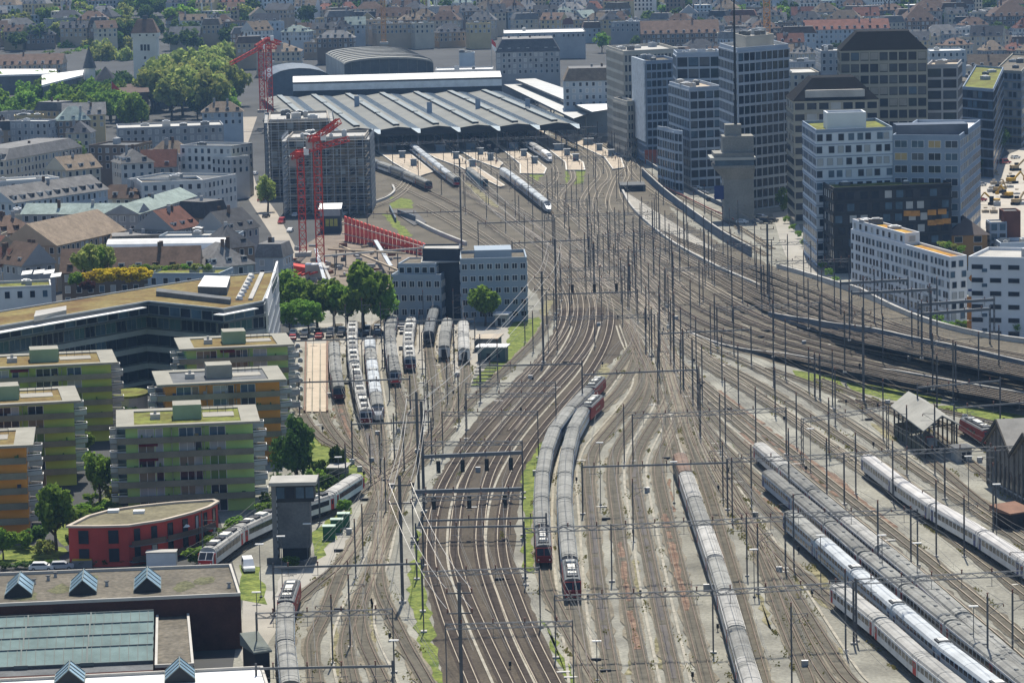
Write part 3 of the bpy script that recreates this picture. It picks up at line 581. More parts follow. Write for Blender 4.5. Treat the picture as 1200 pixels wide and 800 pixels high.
KINDS = {
    'loco': dict(L=18.5, part='locomotive', body=mat('loco_red', (.27, .04, .032), .55, .2, .3), roof=M_ROOFD, cab=1.7, twin=True, bands=((2.2, .5),), bx=(-3, 3), gear='loco', panto=.30, face=mat('loco_front_shaded', (.13, .012, .014), .5), zt=3.35, zr=3.85, seams=()),  # face red is darkened to carry the shade on the cab fronts
    'coach': dict(L=25.8, body=M_BODYG, roof=M_ROOFG, door=M_RED, stripe=True, vents=4),
    'coach_light': dict(L=25.8, body=M_BODYW, roof=M_ROOFL, door=M_RED, stripe=True),
    'coach_dark': dict(L=25.8, body=M_BODYN, roof=M_ROOFD, door=M_NAVY),
    'coach_plain': dict(L=25.8, body=M_BODYW, roof=M_ROOFG, door=M_NAVY, flushband=True),
    'coach_brown': dict(L=20, body=M_BODYN, roof=M_ROOFB, door=M_NAVY),
    'coach_blue': dict(L=25.8, body=M_BODYB, roof=M_ROOFG, door=M_NAVY, stripe=False),
    'decker': dict(L=26.2, body=M_BODYB, roof=M_ROOFS, door=M_NAVY, zt=3.7, zr=4.45, bands=((1.75, .75), (3.25, .7)), gear='ac', seam=M_BODYG),
    'decker_end': dict(L=26.2, body=M_BODYB, roof=M_ROOFG, door=M_NAVY, zt=3.7, zr=4.35, bands=((1.75, .75), (3.25, .7)), cab=1.5, face=M_BODYB),
    'emu_end': dict(L=25, body=M_BODYW, roof=M_ROOFL, door=M_NAVY, cab=1.6, face=mat('loco_front_shaded', (.13, .012, .014), .5), gear='emu', panto=.02, flushband=True),
    'emu_mid': dict(L=24, body=M_BODYW, roof=M_ROOFL, door=M_NAVY, gear='emu', flushband=True),
    'red_end': dict(L=25, body=M_BODYG, roof=M_ROOFG, door=M_RED, cab=1.6, face=M_RED, vents=5),
    'dark_end': dict(L=25, body=M_BODYN, roof=M_ROOFG, door=M_RED, cab=1.6, face=mat('dark_red', (.10, .012, .014), .5), vents=5),
    'flirt_end': dict(L=20, body=M_BODYW, roof=M_ROOFG, door=M_RED, nose=2.2, gear=None, flushband=True),
    'flirt_mid': dict(L=17, body=M_BODYW, roof=M_ROOFS, door=M_RED, gear='ac', flushband=True),
    'tgv_head': dict(L=22, part='power_car', body=mat('tgv_silver', (.42, .46, .50), .35, .08, .3, .4), roof=M_ROOFS, nose=5.5, bands=(), seams=(.3, .6)),
    'tgv': dict(L=18.7, body=mat('tgv_blue', (.13, .19, .30), .35, .08, .3, .3), roof=M_ROOFS, seams=(.03, .97)),
    'ice_head': dict(L=25, part='power_car', body=M_WHITE, roof=M_WHITE, nose=5.0, flushband=True, seams=(.5,)),
    'ic': dict(L=25.8, body=M_BODYW, roof=mat('coach_roof_white', (.42, .41, .395), .7, .18, .2, ov=.12), door=M_NAVY, seams=(.03, .97)),
    'ice': dict(L=25, body=M_WHITE, roof=M_ROOFL, flushband=True),
    'silver': dict(L=25.8, body=M_BODYB, roof=M_ROOFS, door=M_NAVY, flushband=True),
    'wagon': dict(L=14, part='wagon', body=mat('wagon_teal', (.10, .19, .24), .6, .2), roof=M_ROOFG, bands=(), seams=(.2, .4, .6, .8)),
    'tram_end': dict(L=20, body=M_BODYW, roof=M_ROOFL, door=M_RED, cab=2.4, face=M_RED, gear='emu', panto=.1, flushband=True),
    'tram_mid': dict(L=17, body=M_BODYW, roof=M_ROOFL, door=M_RED, gear='emu', flushband=True),
    'tram_teal': dict(L=20, body=mat('teal_white', (.50, .62, .60), .4, .08), roof=M_ROOFL, door=M_RED, cab=2.0, flushband=True),
}
def train(name, label, tr, start, units, cat='train', sgn=None, toward=None):
    """couple vehicles nose to tail along a track, from the point nearest to pixel `start` towards pixel `toward`"""
    c = TR[tr]; s = np.r_[0, np.cumsum(np.linalg.norm(np.diff(c, axis=0), axis=1))]
    def near(px):
        q = np.array(P(*px)); return s[np.argmin(np.linalg.norm(c[:, :2]-q[:2], axis=1))]
    s0 = near(start); dr = 1 if near(toward) > s0 else -1
    def at(t):
        t = min(max(t, 0), s[-1]); return np.array([np.interp(t, s, c[:, i]) for i in range(3)])
    root = None; cur = s0
    for k in units:
        rev = k.startswith('-'); k = k.lstrip('-'); L = KINDS[k]['L']; a, b = at(cur+dr*L*.18), at(cur+dr*L*.82)
        cur += dr*(L+.95); mid = (a+b)/2; d = a-b; rz = math.atan2(d[1], d[0])+(math.pi if rev else 0)
        if root is None: root = thing(name, label, cat, tuple(mid+np.array([0, 0, .34])), 'trains standing in the yard and at the platforms')
        unit(k, root, tuple(mid+np.array([0, 0, .34])-np.array(root.location)), rz)
        if not (0 < cur < s[-1]): break
    return root
train('passenger_train', 'grey roofed train with red locomotive, left one of the curved pair beside the main line', 'L1', (637, 668), ['loco']+['coach_blue']*6+['-loco'], toward=(640, 560))
train('passenger_train', 'grey roofed train with red locomotive, right and nearer one of the curved pair', 'L2', (672, 708), ['loco']+['coach_blue']*6+['-loco'], toward=(664, 600))
train('passenger_train', 'long pale roofed train headed by a brown roofed van in the middle sidings', 'S5', (797, 555), ['coach_brown']+['coach_light', 'coach_plain']*6, toward=(845, 700))
train('passenger_train', 'short light grey coaches with red doors standing lowest in the right yard', 'R1', (977, 711), ['coach_light', 'coach_light', 'coach_light', 'coach_light'], toward=(1075, 793))
train('double_deck_train', 'blue grey double deck train with silver roofs in the right yard', 'R2', (922, 625), ['decker_end']+['decker']*6, toward=(1060, 747))
train('passenger_train', 'dark grey roofed coaches with white cove lines beside the double deck train', 'R3', (898, 575), ['coach_blue', 'coach', 'coach', 'coach', 'coach', 'coach', 'coach', 'coach', 'loco'], toward=(1040, 695))
train('passenger_train', 'light grey roofed coaches on the farthest of the three parallel stabling tracks', 'R4', (888, 542), ['coach_light', 'coach', 'coach', 'coach_light', 'coach', 'coach', 'coach', 'coach'], toward=(1060, 687))
train('intercity_train', 'white roofed intercity train stabled alone at the right edge of the yard', 'R5', (1017, 557), ['ic', 'ic', 'ic', 'ic', 'ic', 'ic'], toward=(1140, 637))
train('commuter_train', 'grey train with dark front, leftmost in the depot beside the boarded track', 'Y1', (397, 474), ['dark_end', 'coach', '-dark_end'], toward=(393, 420))
train('commuter_train', 'white train with cluttered black roof boxes in the depot', 'Y5', (428, 503), ['emu_end', 'emu_mid', '-emu_end', 'emu_end', 'emu_mid', '-emu_end'], toward=(414, 420))
train('commuter_train', 'white and red low floor train with shining silver roof panels in the depot', 'Y3', (444, 496), ['flirt_end', 'flirt_mid', 'flirt_mid', 'flirt_mid', '-flirt_end', 'flirt_mid'], toward=(436, 430))
train('commuter_train', 'grey roofed train with bright red front in the depot', 'Y6', (463, 456), ['red_end', 'coach', 'coach_blue', '-red_end'], toward=(459, 410))
train('commuter_train', 'white train with teal windscreen and roof boxes, shortest of the left depot trains', 'Y7', (481, 439), ['emu_end', 'emu_mid', '-emu_end'], toward=(479, 400))
train('parked_coach', 'dark navy coach with pale roof parked behind the depot trains', 'Y8', (503, 406), ['coach_dark', 'coach_dark'], toward=(510, 376))
train('parked_coach', 'dull grey coach with dark end parked second from the right in the depot', 'Y9', (522, 424), ['coach_plain', 'coach_plain'], toward=(526, 380))
train('parked_coach', 'white roofed coach at the right end of the depot behind the masts', 'Y10', (544, 427), ['coach_light', 'coach_light'], toward=(543, 380))
train('light_rail_train', 'white and red articulated train passing behind the concrete signal box', 'X1', (243, 672), ['tram_end', 'tram_mid', 'tram_mid', '-tram_teal'], toward=(340, 618))
train('passenger_train', 'locomotive with grey coaches leaving the bottom left corner', 'Y1b', (348, 707), ['loco', 'coach_blue', 'coach_blue', 'coach_blue'], toward=(335, 780))
train('passenger_train', 'dark train with green grey roof and dark locomotive left of the platforms', 'M1', (497, 225), ['dark_end', 'coach_plain', 'coach_dark', 'coach_plain', 'coach_dark'], toward=(440, 198))
train('passenger_train', 'long silver blue train standing at the left platform', 'M3', (535, 221), ['red_end', 'silver', 'silver', 'silver', 'silver', 'silver', 'silver'], toward=(480, 175))
train('high_speed_train', 'silver grey high speed train with tapered nose leaving the station', 'F5', (642, 251), ['tgv_head', 'tgv', 'tgv', 'tgv', 'tgv', 'tgv', 'tgv', '-tgv_head'], toward=(600, 216))
train('high_speed_train', 'white high speed train with rounded nose at a platform end', 'F8', (645, 192), ['ice_head', 'ice', 'ice', 'ice', 'ice'], toward=(612, 170))
train('works_train', 'blue and teal works wagons waiting beside the platform', 'M4', (566, 223), ['wagon', 'wagon', 'wagon', 'wagon'], toward=(530, 192))
train('red_railcar', 'red railcar parked between the open shed and the brick engine shed', 'DX4', (1163, 528), ['loco'], toward=(1140, 515))
# ------------------------------------------------------------ buildings: helpers
CAMV = np.array([0, 0])
def winmesh(w, h, gl, fr, mull):
    w, h = round(w, 1), round(h, 1)
    def mk():
        mb = MB().box(-w/2, w/2, -.05, 0, 0, h, 0); t = .09
        mb.box(-w/2-t, w/2+t, -.11, 0, -t, 0, 1).box(-w/2-t, w/2+t, -.11, 0, h, h+t, 1).box(-w/2-t, -w/2, -.11, 0, 0, h, 1).box(w/2, w/2+t, -.11, 0, 0, h, 1)
        for i in range(mull):
            x = -w/2+w*(i+1)/(mull+1); mb.box(x-.045, x+.045, -.09, -.05, 0, h, 1)
        return mb.mesh('window', [gl, fr])
    return cached(('win', w, h, gl.name, fr.name, mull), mk)
GL = [M_GLASS, M_GLASS, M_GLASS, M_GLASSB, M_GLASSL]; GLD = [M_GLASS, M_GLASS, M_GLASS, M_GLASSB, glass('glass_mid', (.04, .05, .065)), glass('glass_green', (.022, .035, .04)), mat('blind_dark', (.10, .105, .11), .6, .2)]
def facing(a, b, lim=-.12):
    d = np.array([b[0]-a[0], b[1]-a[1]]); n = np.array([d[1], -d[0]])/(np.linalg.norm(d)+1e-9)
    m = np.array([(a[0]+b[0])/2, (a[1]+b[1])/2]); v = CAMV-m; return n.dot(v/np.linalg.norm(v)) > lim, n
def block(name, label, cat, foot, z1, wall, roofm=None, st=None, z0=0, par=.7, trim=None, clutter=0, group=None, root=None, roof=True, edges=None, seed=None):
    """a building on a CCW footprint: wall (with proud bands and piers), roof, parapet, windows one by one"""
    rnd = random.Random(seed if seed is not None else int(abs(foot[0][0])*7+abs(foot[0][1])*3))
    foot = ccw([(p[0], p[1]) for p in foot]); st = dict(fh=3.3, bw=3.0, ww=.5, wh=.5, sill=.28, gl=GL, fr=M_WHITE, mull=0, band=0, pier=0, pr=.3, z0=.3) | (st or {})
    trim = trim or wall
    if root is None: root = thing(name, label, cat, (foot[0][0], foot[0][1], z0), group, world=True)
    W = MB().prism(foot, z0, z1, 0); specs = []
    k = len(foot); H = z1-z0; nf = max(1, round((H-st['z0'])/st['fh'])); fh = (H-st['z0'])/nf
    for i in range(k):
        a, b = foot[i], foot[(i+1) % k]; vis, n = facing(a, b)
        if not vis or (edges and i not in edges): continue
        L = math.hypot(b[0]-a[0], b[1]-a[1]); d = ((b[0]-a[0])/L, (b[1]-a[1])/L); rz = math.atan2(d[1], d[0]); p = st['pr']
        nb = max(1, round(L/st['bw'])); bw = L/nb
        def strip(u0, u1, za, zb, dep, m):
            q = [(a[0]+d[0]*u0, a[1]+d[1]*u0), (a[0]+d[0]*u1, a[1]+d[1]*u1)]
            q += [(q[1][0]+n[0]*dep, q[1][1]+n[1]*dep), (q[0][0]+n[0]*dep, q[0][1]+n[1]*dep)]; W.prism(q, za, zb, m)
        if st['band']:
            for f in range(nf+1):
                zc = z0+st['z0']+f*fh; strip(-p*.98, L+p*.98, zc-st['band']*.62, min(zc+st['band']*.38, z1), p, 1)
        if st['pier']:
            for j in range(nb+1): strip(max(0, j*bw-st['pier']/2), min(L, j*bw+st['pier']/2), z0+.05, z1-.05, p*.9, 1)
        if st['ww'] <= 0: continue
        w = bw*st['ww'] if st['ww'] <= 1 else st['ww']; h = fh*st['wh'] if st['wh'] <= 1 else st['wh']
        if L < 1.6: continue
        for f in range(nf):
            for j in range(nb):
                if st.get('skip') and rnd.random() < st['skip']: continue
                u = (j+.5)*bw; ww = w
                if st.get('jit'): u += rnd.uniform(-.5, .5)*(bw-w)*.8
                g = rnd.choice(st['gl']); x, y = a[0]+d[0]*u+n[0]*.03, a[1]+d[1]*u+n[1]*.03; z = z0+st['z0']+f*fh+fh*st['sill']
                specs.append((abs(y)-z*3, (x, y, z), rz, ww, h, g))
    W.build('wall', [wall, trim], root)
    specs.sort(key=lambda q: q[0]); o = ORG[root.name]
    for s in specs[:98]:
        inst('window', winmesh(s[3], s[4], s[5], st['fr'], st['mull']), root, (s[1][0]-o[0], s[1][1]-o[1], s[1][2]-o[2]), s[2])
    if len(specs) > 98:
        mb = MB()
        for s in specs[98:]:
            c, q = math.cos(s[2]), math.sin(s[2])
            for x0, x1, y0, za, zb, m in ((-s[3]/2, s[3]/2, -.05, 0, s[4], 0), (-s[3]/2-.09, s[3]/2+.09, -.1, s[4], s[4]+.09, 1), (-s[3]/2-.09, s[3]/2+.09, -.1, -.09, 0, 1)):
                mb.prism([(s[1][0]+c*x-q*y, s[1][1]+q*x+c*y) for x, y in ((x0, y0), (x1, y0), (x1, 0), (x0, 0))], s[1][2]+za, s[1][2]+zb, m)
        tag(mb.build('windows', [M_GLASS, st['fr']], root), None, None, None, 'stuff')
    if roof: flatroof(root, foot, z1, roofm or M_GRAVEL, par, trim, clutter, rnd)
    return root
def inset(foot, t):
    f = ccw(foot); k = len(f); out = []
    for i in range(k):
        p, c, q = np.array(f[i-1][:2]), np.array(f[i][:2]), np.array(f[(i+1) % k][:2])
        d1 = (c-p)/np.linalg.norm(c-p); d2 = (q-c)/np.linalg.norm(q-c); n1, n2 = np.array([-d1[1], d1[0]]), np.array([-d2[1], d2[0]])
        b = n1+n2; b = b/max(.3, b.dot(b)/2) if b.dot(b) > .2 else n1
        out.append(tuple(c+b*t))
    return out
def ring(mb, foot, t, z0, z1, m=0):
    f = ccw(foot); g = inset(f, t); k = len(f)
    for i in range(k):
        j = (i+1) % k; mb.prism([f[i][:2], f[j][:2], g[j], g[i]], z0, z1, m)
    return mb
def flatroof(root, foot, z, m, par=.7, trim=None, clutter=0, rnd=random, m_par=None):
    MB().poly([(p[0], p[1], z+.02) for p in inset(foot, .02)]).build('roof', m, root)
    if par: ring(MB(), foot, .38, z+.01, z+par).build('parapet', m_par or trim or M_CONC, root)
    f = ccw(foot)
    for i in range(clutter):
        if len(f) < 4: break
        u, v = rnd.uniform(.15, .85), rnd.uniform(.2, .8)
        A, B, C_, D_ = [np.array(p[:2]) for p in f[:4]]; c = (A*(1-u)+B*u)*(1-v)+(D_*(1-u)+C_*u)*v
        w, dd, h = rnd.uniform(1.2, 4), rnd.uniform(1.2, 4), rnd.uniform(.8, 2.4)
        a = math.atan2(B[1]-A[1], B[0]-A[0]); e = np.array([math.cos(a), math.sin(a)]); g = np.array([-e[1], e[0]])
        q = [c+e*x+g*y for x, y in ((-w/2, -dd/2), (w/2, -dd/2), (w/2, dd/2), (-w/2, dd/2))]
        MB().prism([tuple(p) for p in q], z+.03, z+h, 0, 1).prism([tuple(c+(p-c)*.55) for p in q], z+h, z+h+.3, 1).build('roof_unit', [rnd.choice([M_CONC, M_GALV, M_CONCD]), rnd.choice([M_WHITE, M_GALV])], root)
def para(L, N, Rr, h):
    l, n, r = P(*L, h)[:2], P(*N, h)[:2], P(*Rr, h)[:2]
    return [n, r, (r[0]+l[0]-n[0], r[1]+l[1]-n[1]), l]
def hgt(base, top): return HZ(top[0], top[1], P(*base)[1])
def rect(n, r, depth):
    """rectangle from its front edge n-r (left to right), extended backwards"""
    d = np.array([r[0]-n[0], r[1]-n[1]]); d = d/np.linalg.norm(d); b = np.array([-d[1], d[0]])*depth
    return [n[:2], r[:2], (r[0]+b[0], r[1]+b[1]), (n[0]+b[0], n[1]+b[1])]
def hiproof(root, foot, z, h, m, over=.5, gable=False, name='roof', wallm=None, ridge=None):
    """pitched roof on a 4-corner footprint, ridge along its longer side"""
    f = [np.array(p[:2]) for p in ccw(foot)]; f = [np.array(p) for p in inset([tuple(p) for p in f], -over)]
    l0 = np.linalg.norm(f[1]-f[0]); l1 = np.linalg.norm(f[2]-f[1])
    if l1 > l0: f = f[1:]+f[:1]; l0, l1 = l1, l0
    m0, m1 = (f[0]+f[3])/2, (f[1]+f[2])/2; d = (m1-m0)/l0; e = 0 if gable else min(l1*.5, l0*.42)
    r0, r1 = m0+d*e, m1-d*e; zz = z+h; mb = MB()
    A, B, C_, D_ = [(*p, z) for p in f]; r0, r1 = (*r0, zz), (*r1, zz)
    mb.quad(A, B, r1, r0).quad(C_, D_, r0, r1)
    if gable: mb.poly([B, C_, r1], 1).poly([D_, A, r0], 1)
    else: mb.poly([B, C_, r1]).poly([D_, A, r0])
    mb.poly([D_, C_, B, A])
    return mb.build(name, [m, wallm or m], root), (r0, r1)
def gableglass(root, c, w, l, h, z, ang, gm, fm, name='skylight'):
    """small glazed ridge lantern"""
    e = np.array([math.cos(ang), math.sin(ang)]); g = np.array([-e[1], e[0]]); c = np.array(c[:2])
    def q(x, y, zz): p = c+e*x+g*y; return (p[0], p[1], zz)
    mb = MB(); F_ = MB()
    for s in (-1, 1):
        mb.quad(q(0, -l/2, z+h), q(s*w/2, -l/2, z+.5), q(s*w/2, l/2, z+.5), q(0, l/2, z+h))
        for t in np.linspace(-.5, .5, 4): F_.bar(q(0, l*t, z+h+.05), q(s*w/2, l*t, z+.55), .16, .12)
        F_.bar(q(s*w/2, -l/2, z+.25), q(s*w/2, l/2, z+.25), .2, .5)
    F_.bar(q(0, -l/2, z+h+.05), q(0, l/2, z+h+.05), .16)
    for t in (-.5, .5): mb.poly([q(-w/2, l*t, z+.0), q(w/2, l*t, z), q(w/2, l*t, z+.5), q(0, l*t, z+h), q(-w/2, l*t, z+.5)], 1)
    o = mb.build(name, [gm, M_DARK], root); F_.build('frame', fm, o); return o
# ------------------------------------------------------------ office towers on the right
M_GRID = mat('tower_bands_grey', (.34, .385, .44), .7, .1, .2); M_CORE = mat('tower_core_dark', (.025, .032, .045), .45, .3, .1, 0, .2)
M_BEIGE = mat('stone_beige', (.40, .375, .32), .85, .12, .1); M_BEIGEG = mat('stone_grey_beige', (.29, .275, .225), .85, .15, .1)
M_GREYB = mat('facade_blue_grey', (.22, .27, .34), .8, .12, .1); M_WHITEF = mat('facade_white', (.58, .60, .62), .8, .08, .1)
M_WHITEB = mat('facade_cool_white', (.50, .55, .60), .8, .08, .1); M_MANS = mat('mansard_dark', (.017, .017, .018), .9, .2, .2, 0, .04)
T = dict(fh=3.9, bw=3.4, ww=.84, wh=.68, sill=.18, band=.95, pier=.42, pr=.35, fr=M_DARK, gl=GLD)
h = hgt((864, 247), (864, 60))
t1 = block('office_tower', 'tallest dark glass tower with thin pale floor bands, behind the concrete signal tower', 'office tower', para((843, 55), (864, 61), (924, 56), h), h, M_CORE, M_CONC, T, trim=M_GRID, par=1.4, clutter=0)
f = para((843, 55), (864, 61), (924, 56), h)
block(None, None, None, inset(f, 5), h+4.5, M_BEIGE, M_CONC, dict(ww=0), z0=h+.05, root=t1, par=.5, clutter=4)
h = hgt((808, 222), (808, 106))
t2 = block('office_tower', 'mid height dark glass tower left of the tallest tower, terracotta tinted roof terrace', 'office tower', para((784, 99), (808, 106), (845, 104), h), h, M_CORE, M_PLAT, T | dict(fh=3.7), trim=M_GRID, par=1.2, clutter=5)
h = hgt((790, 221), (790, 152))
block('office_building', 'low dark glass wing at the foot of the mid height tower', 'office building', para((771, 150), (791, 155), (800, 156), h), h, M_CORE, M_GRAVEL, T | dict(fh=3.7), trim=M_GRID, par=.8)
f = rect(AT(793, 66, 1330)[:2], AT(845, 63, 1330)[:2], 25); h = AT(793, 66, 1330)[2]
block('office_building', 'grey glass office block rising behind the mid height tower', 'office building', f, h, M_CORE, M_CONC, T | dict(fh=4.6, bw=5), trim=M_GRID, par=1.5, clutter=5)
a, b, c = AT(743, 70, 1420), AT(757, 74, 1385), AT(793, 72, 1392); h = b[2]
f = [b[:2], c[:2], (c[0]+a[0]-b[0], c[1]+a[1]-b[1]), a[:2]]
t4 = block('office_building', 'office block with perforated white side wall and dark street front', 'office building', f, h, M_CORE, M_GRAVEL, T | dict(fh=3.6, bw=2.6), trim=M_GREYB, par=1, clutter=4)
a2, b2 = np.array(a[:2]), np.array(b[:2]); dd = (b2-a2)/np.linalg.norm(b2-a2); nn = np.array([dd[1], -dd[0]])*-1
nn = nn if nn.dot(-a2) > 0 else -nn
MB().prism([tuple(a2-dd*.5+nn*.5), tuple(b2+dd*.5+nn*.5), tuple(b2+dd*.5+nn*1.1), tuple(a2-dd*.5+nn*1.1)], 9, h+1.2).build('perforated_screen', mat('perforated_white', (.50, .54, .57), .6, .25, .5), t4)
a, b, c = AT(711, 57, 1500), AT(731, 63, 1445), AT(795, 58, 1460); h = b[2]
f = [b[:2], c[:2], (c[0]+a[0]-b[0], c[1]+a[1]-b[1]), a[:2]]
block('office_building', 'beige banded office block nearest the station roof', 'office building', f, h, mat('core_brown', (.12, .115, .105), .6), M_CONC, T | dict(fh=4.2, bw=1.9, ww=.6, pier=.7, band=1.5), trim=M_BEIGE, par=1.2, clutter=5)
a, b, c = AT(719, 118, 1440), AT(735, 122, 1410), AT(745, 121, 1415); h = b[2]
block('office_building', 'lower beige banded block stepping down beside the platforms', 'office building', [b[:2], c[:2], (c[0]+a[0]-b[0], c[1]+a[1]-b[1]), a[:2]], h, mat('core_brown', (.12, .115, .105), .6), M_CONC, T | dict(fh=4.2, bw=2.2, ww=.6, pier=.7, band=1.5), trim=M_BEIGE, par=1.2)
# right group
def frustum(root, foot, z, top, h, m, name='mansard_roof', topm=None):
    f = ccw(foot); g = [tuple(np.array(p[:2])*(1-top)+np.mean([q[:2] for q in f], 0)*top) for p in f]; mb = MB(); k = len(f)
    for i in range(k):
        j = (i+1) % k; mb.quad((*f[i][:2], z), (*f[j][:2], z), (*g[j], z+h), (*g[i], z+h))
    mb.poly([(*p, z+h) for p in g], 1); return mb.build(name, [m, topm or m], root)
Y6 = 1150; n, r = AT(985, 60, Y6), AT(1086, 57, Y6-2); f = rect(n, r, 26); h = n[2]
t6 = block('office_tower', 'large grey beige tower with dark sloping mansard roof', 'office tower', f, h, mat('core_olive', (.085, .085, .075), .5), M_MANS, dict(fh=4.0, bw=3.4, ww=.80, wh=.62, sill=.2, band=1.1, pier=.5, pr=.25, fr=M_DARK, gl=GLD+[mat('blind_beige', (.26, .25, .22), .7)]*2), trim=M_BEIGEG, par=0)
frustum(t6, inset(f, -.4), h+.05, .42, 6.4, M_MANS)
for x in (1003, 1028, 1062):
    p = AT(x, 55, Y6+3); MB().prism([(p[0]-2.2, p[1]-1.6), (p[0]+2.2, p[1]-1.6), (p[0]+2.2, p[1]+1.6), (p[0]-2.2, p[1]+1.6)], h, h+2.2).build('planter', mat('autumn_planting', (.20, .14, .04), .9, .4, .8, col2=(.09, .11, .03)), t6)
n, c, r = AT(1086, 79, Y6+2), AT(1122, 80, Y6+1), AT(1127, 77, Y6+30); h = n[2]
block('office_building', 'grey gridded block attached to the right of the mansard tower', 'office building', [n[:2], c[:2], r[:2], (n[0]+r[0]-c[0], n[1]+r[1]-c[1])], h, mat('core_olive', (.085, .085, .075), .5), M_PLAT, dict(fh=4.0, bw=4.6, ww=.82, wh=.68, sill=.16, band=.9, pier=.7, pr=.25, fr=M_DARK, gl=GLD), trim=mat('stone_grey', (.30, .30, .30), .85, .1), par=1, clutter=2)
Y8 = 1115; n, r = AT(930, 119, Y8), AT(1029, 116, Y8); f = rect(n, r, 28); h = n[2]
t8 = block('office_building', 'beige building with black mansard roof and glazed loggia', 'office building', f, h, M_BEIGEG, M_MANS, dict(fh=3.9, bw=4.2, ww=.8, wh=.6, sill=.22, fr=M_BEIGE, gl=GL, band=.8, pr=.2), trim=M_BEIGEG, par=0)
frustum(t8, inset(f, -.4), h+.05, .5, 7.5, M_MANS)
q = [(n[0]+4, n[1]+.6), (r[0]-4.5, r[1]+.6), (r[0]-6.5, r[1]+6), (n[0]+6, n[1]+6)]
MB().prism(q, h+.06, h+3.6, 0, 0).build('loggia', M_CONC, t8)
h = hgt((955, 312), (956, 155)); f = para((940, 145), (956, 155.5), (1046, 152), h)
t9 = block('office_building', 'cool white block with green roof and tall white roof box', 'office building', f, h, M_WHITEB, M_SEDUM, dict(fh=3.7, bw=3.2, ww=.55, wh=.55, sill=.28, fr=M_GREYB, gl=GL, band=.35, pr=.12, jit=1), trim=M_GREYB, par=.9)
A = np.array([AT(975, 151, P(955, 312)[1]+4)[:2]]); a, b = AT(969, 147, P(955, 312)[1]+9), AT(1015, 145, P(955, 312)[1]+9)
f9 = rect(a, b, 11); ring(MB(), f9, .6, h+.05, h+5.2).build('roof_box', M_WHITEF, t9); MB().prism(inset(f9, .7), h+.05, h+3).build('roof_plant', M_GALV, t9)
h = hgt((977, 320), (977, 223)); f = para((955, 212), (977, 223.5), (1115, 218), h)
t10 = block('apartment_building', 'black fronted block with green roof and orange lit balconies', 'apartment building', f, h, mat('facade_black', (.035, .036, .042), .6, .2), M_SEDUM, dict(fh=3.5, bw=3.6, ww=.6, wh=.62, sill=.2, fr=M_DARK, gl=[M_GLASS, M_GLASSB, M_GLASSL, M_GLASS], band=.35, pr=.2, jit=1), trim=M_DARK, par=.9, clutter=3)
for x, y in ((1064, 250), (1073, 250), (1092, 249), (1104, 248), (1092, 261), (1101, 260), (1109, 259)):
    p = AT(x, y, np.interp(x, [977, 1115], [f[0][1], f[1][1]])-.5); MB().box(p[0]-1.3, p[0]+1.3, p[1]-.3, p[1]+.1, p[2]-.8, p[2]+.8).build('awning', mat('awning_orange', (.42, .20, .05), .8, .3, .8), t10)  # orange awning cloth along the black front
yb = P(955, 312)[1]+3; n, c, r = AT(1046, 162, yb), AT(1125, 162, yb-8), AT(1149, 142, yb+55); h = (n[2]+c[2])/2
t11 = block('office_building', 'blue grey gridded block with wide framed windows behind the black block', 'office building', [n[:2], c[:2], r[:2], (n[0]+r[0]-c[0], n[1]+r[1]-c[1])], h, M_GREYB, M_WHITE, dict(fh=3.7, bw=5.0, ww=.72, wh=.55, sill=.25, fr=M_WHITEF, gl=GLD+[mat('shutter_tan', (.36, .27, .13), .7)], mull=1), trim=M_GREYB, par=1, clutter=0)
pb = np.array(n[:2]); MB().box(n[0]+2, n[0]+24, n[1]+6, n[1]+16, h+.05, h+3.4).build('roof_plant', mat('roof_plant_dark', (.06, .075, .10), .4), t11)
# long white apartment house facing the tracks
hA = 17.0; L_, N_, R_ = (997, 271), (1113, 304), (1133, 302)
f = para(L_, N_, R_, hA); f = [f[0], f[1], f[2], f[3]]
t12 = block('apartment_building', 'long white apartment house with orange planted roof facing the tracks', 'apartment building', f, hA, M_WHITEF, M_SEDUMO, dict(fh=2.9, bw=3.0, ww=.48, wh=.58, sill=.22, fr=M_GALV, gl=GL, jit=1), par=.7)
a, b, c, d = [np.array(p) for p in (f[3], f[0], f[1], f[2])]
def uv(u, v): return tuple(a*(1-u)*(1-v)+b*u*(1-v)+c*u*v+d*(1-u)*v)
block(None, None, None, [uv(.0, .1), uv(.55, .1), uv(.55, 1), uv(0, 1)], hA+3.0, M_WHITEF, M_SEDUMO, dict(fh=3, bw=5, ww=.4, wh=.6), z0=hA+.03, root=t12, par=.5, clutter=3)
# white house with glass corner at the edge
h = hgt((1135, 398), (1135, 304)); n, r = P(1135, 398), P(1205, 402)
f = rect((n[0], n[1]), (r[0]+8, r[1]), 22)
t13 = block('apartment_building', 'white house with stacked glass balconies and hanging banners at the right edge', 'apartment building', f, h, M_WHITEF, M_CONC, dict(fh=3.4, bw=4.5, ww=.6, wh=.32, sill=.3, fr=M_GALV, gl=[M_GLASS]), par=.8, clutter=2)
for k in range(5):
    z = 2+k*h/5.4; x0 = n[0]+3.2; MB().box(x0, x0+7, n[1]-1.8, n[1]-.12, z, z+.22, 0).box(x0, x0+7, n[1]-1.8, n[1]-1.7, z+.22, z+1.1, 1).build('glass_balcony', [M_WHITEF, M_GLASSB], t13)
    MB().box(x0+.2, x0+6.8, n[1]-.1, n[1]-.04, z+.3, z+2.5).build('window', M_GLASS, t13)
xb = P(1133, 398)[0]
bn = thing('hanging_banner', 'tall white and orange banner hung on the corner of the white house', 'banner', (xb, n[1]-.3, h*.2), world=True)
MB().box(xb, xb+2.2, n[1]-.3, n[1]-.22, h*.56, h*.86).build('white_panel', M_WHITE, bn)
mo = mat('banner_orange', (.50, .20, .05), .8, .25, .6)
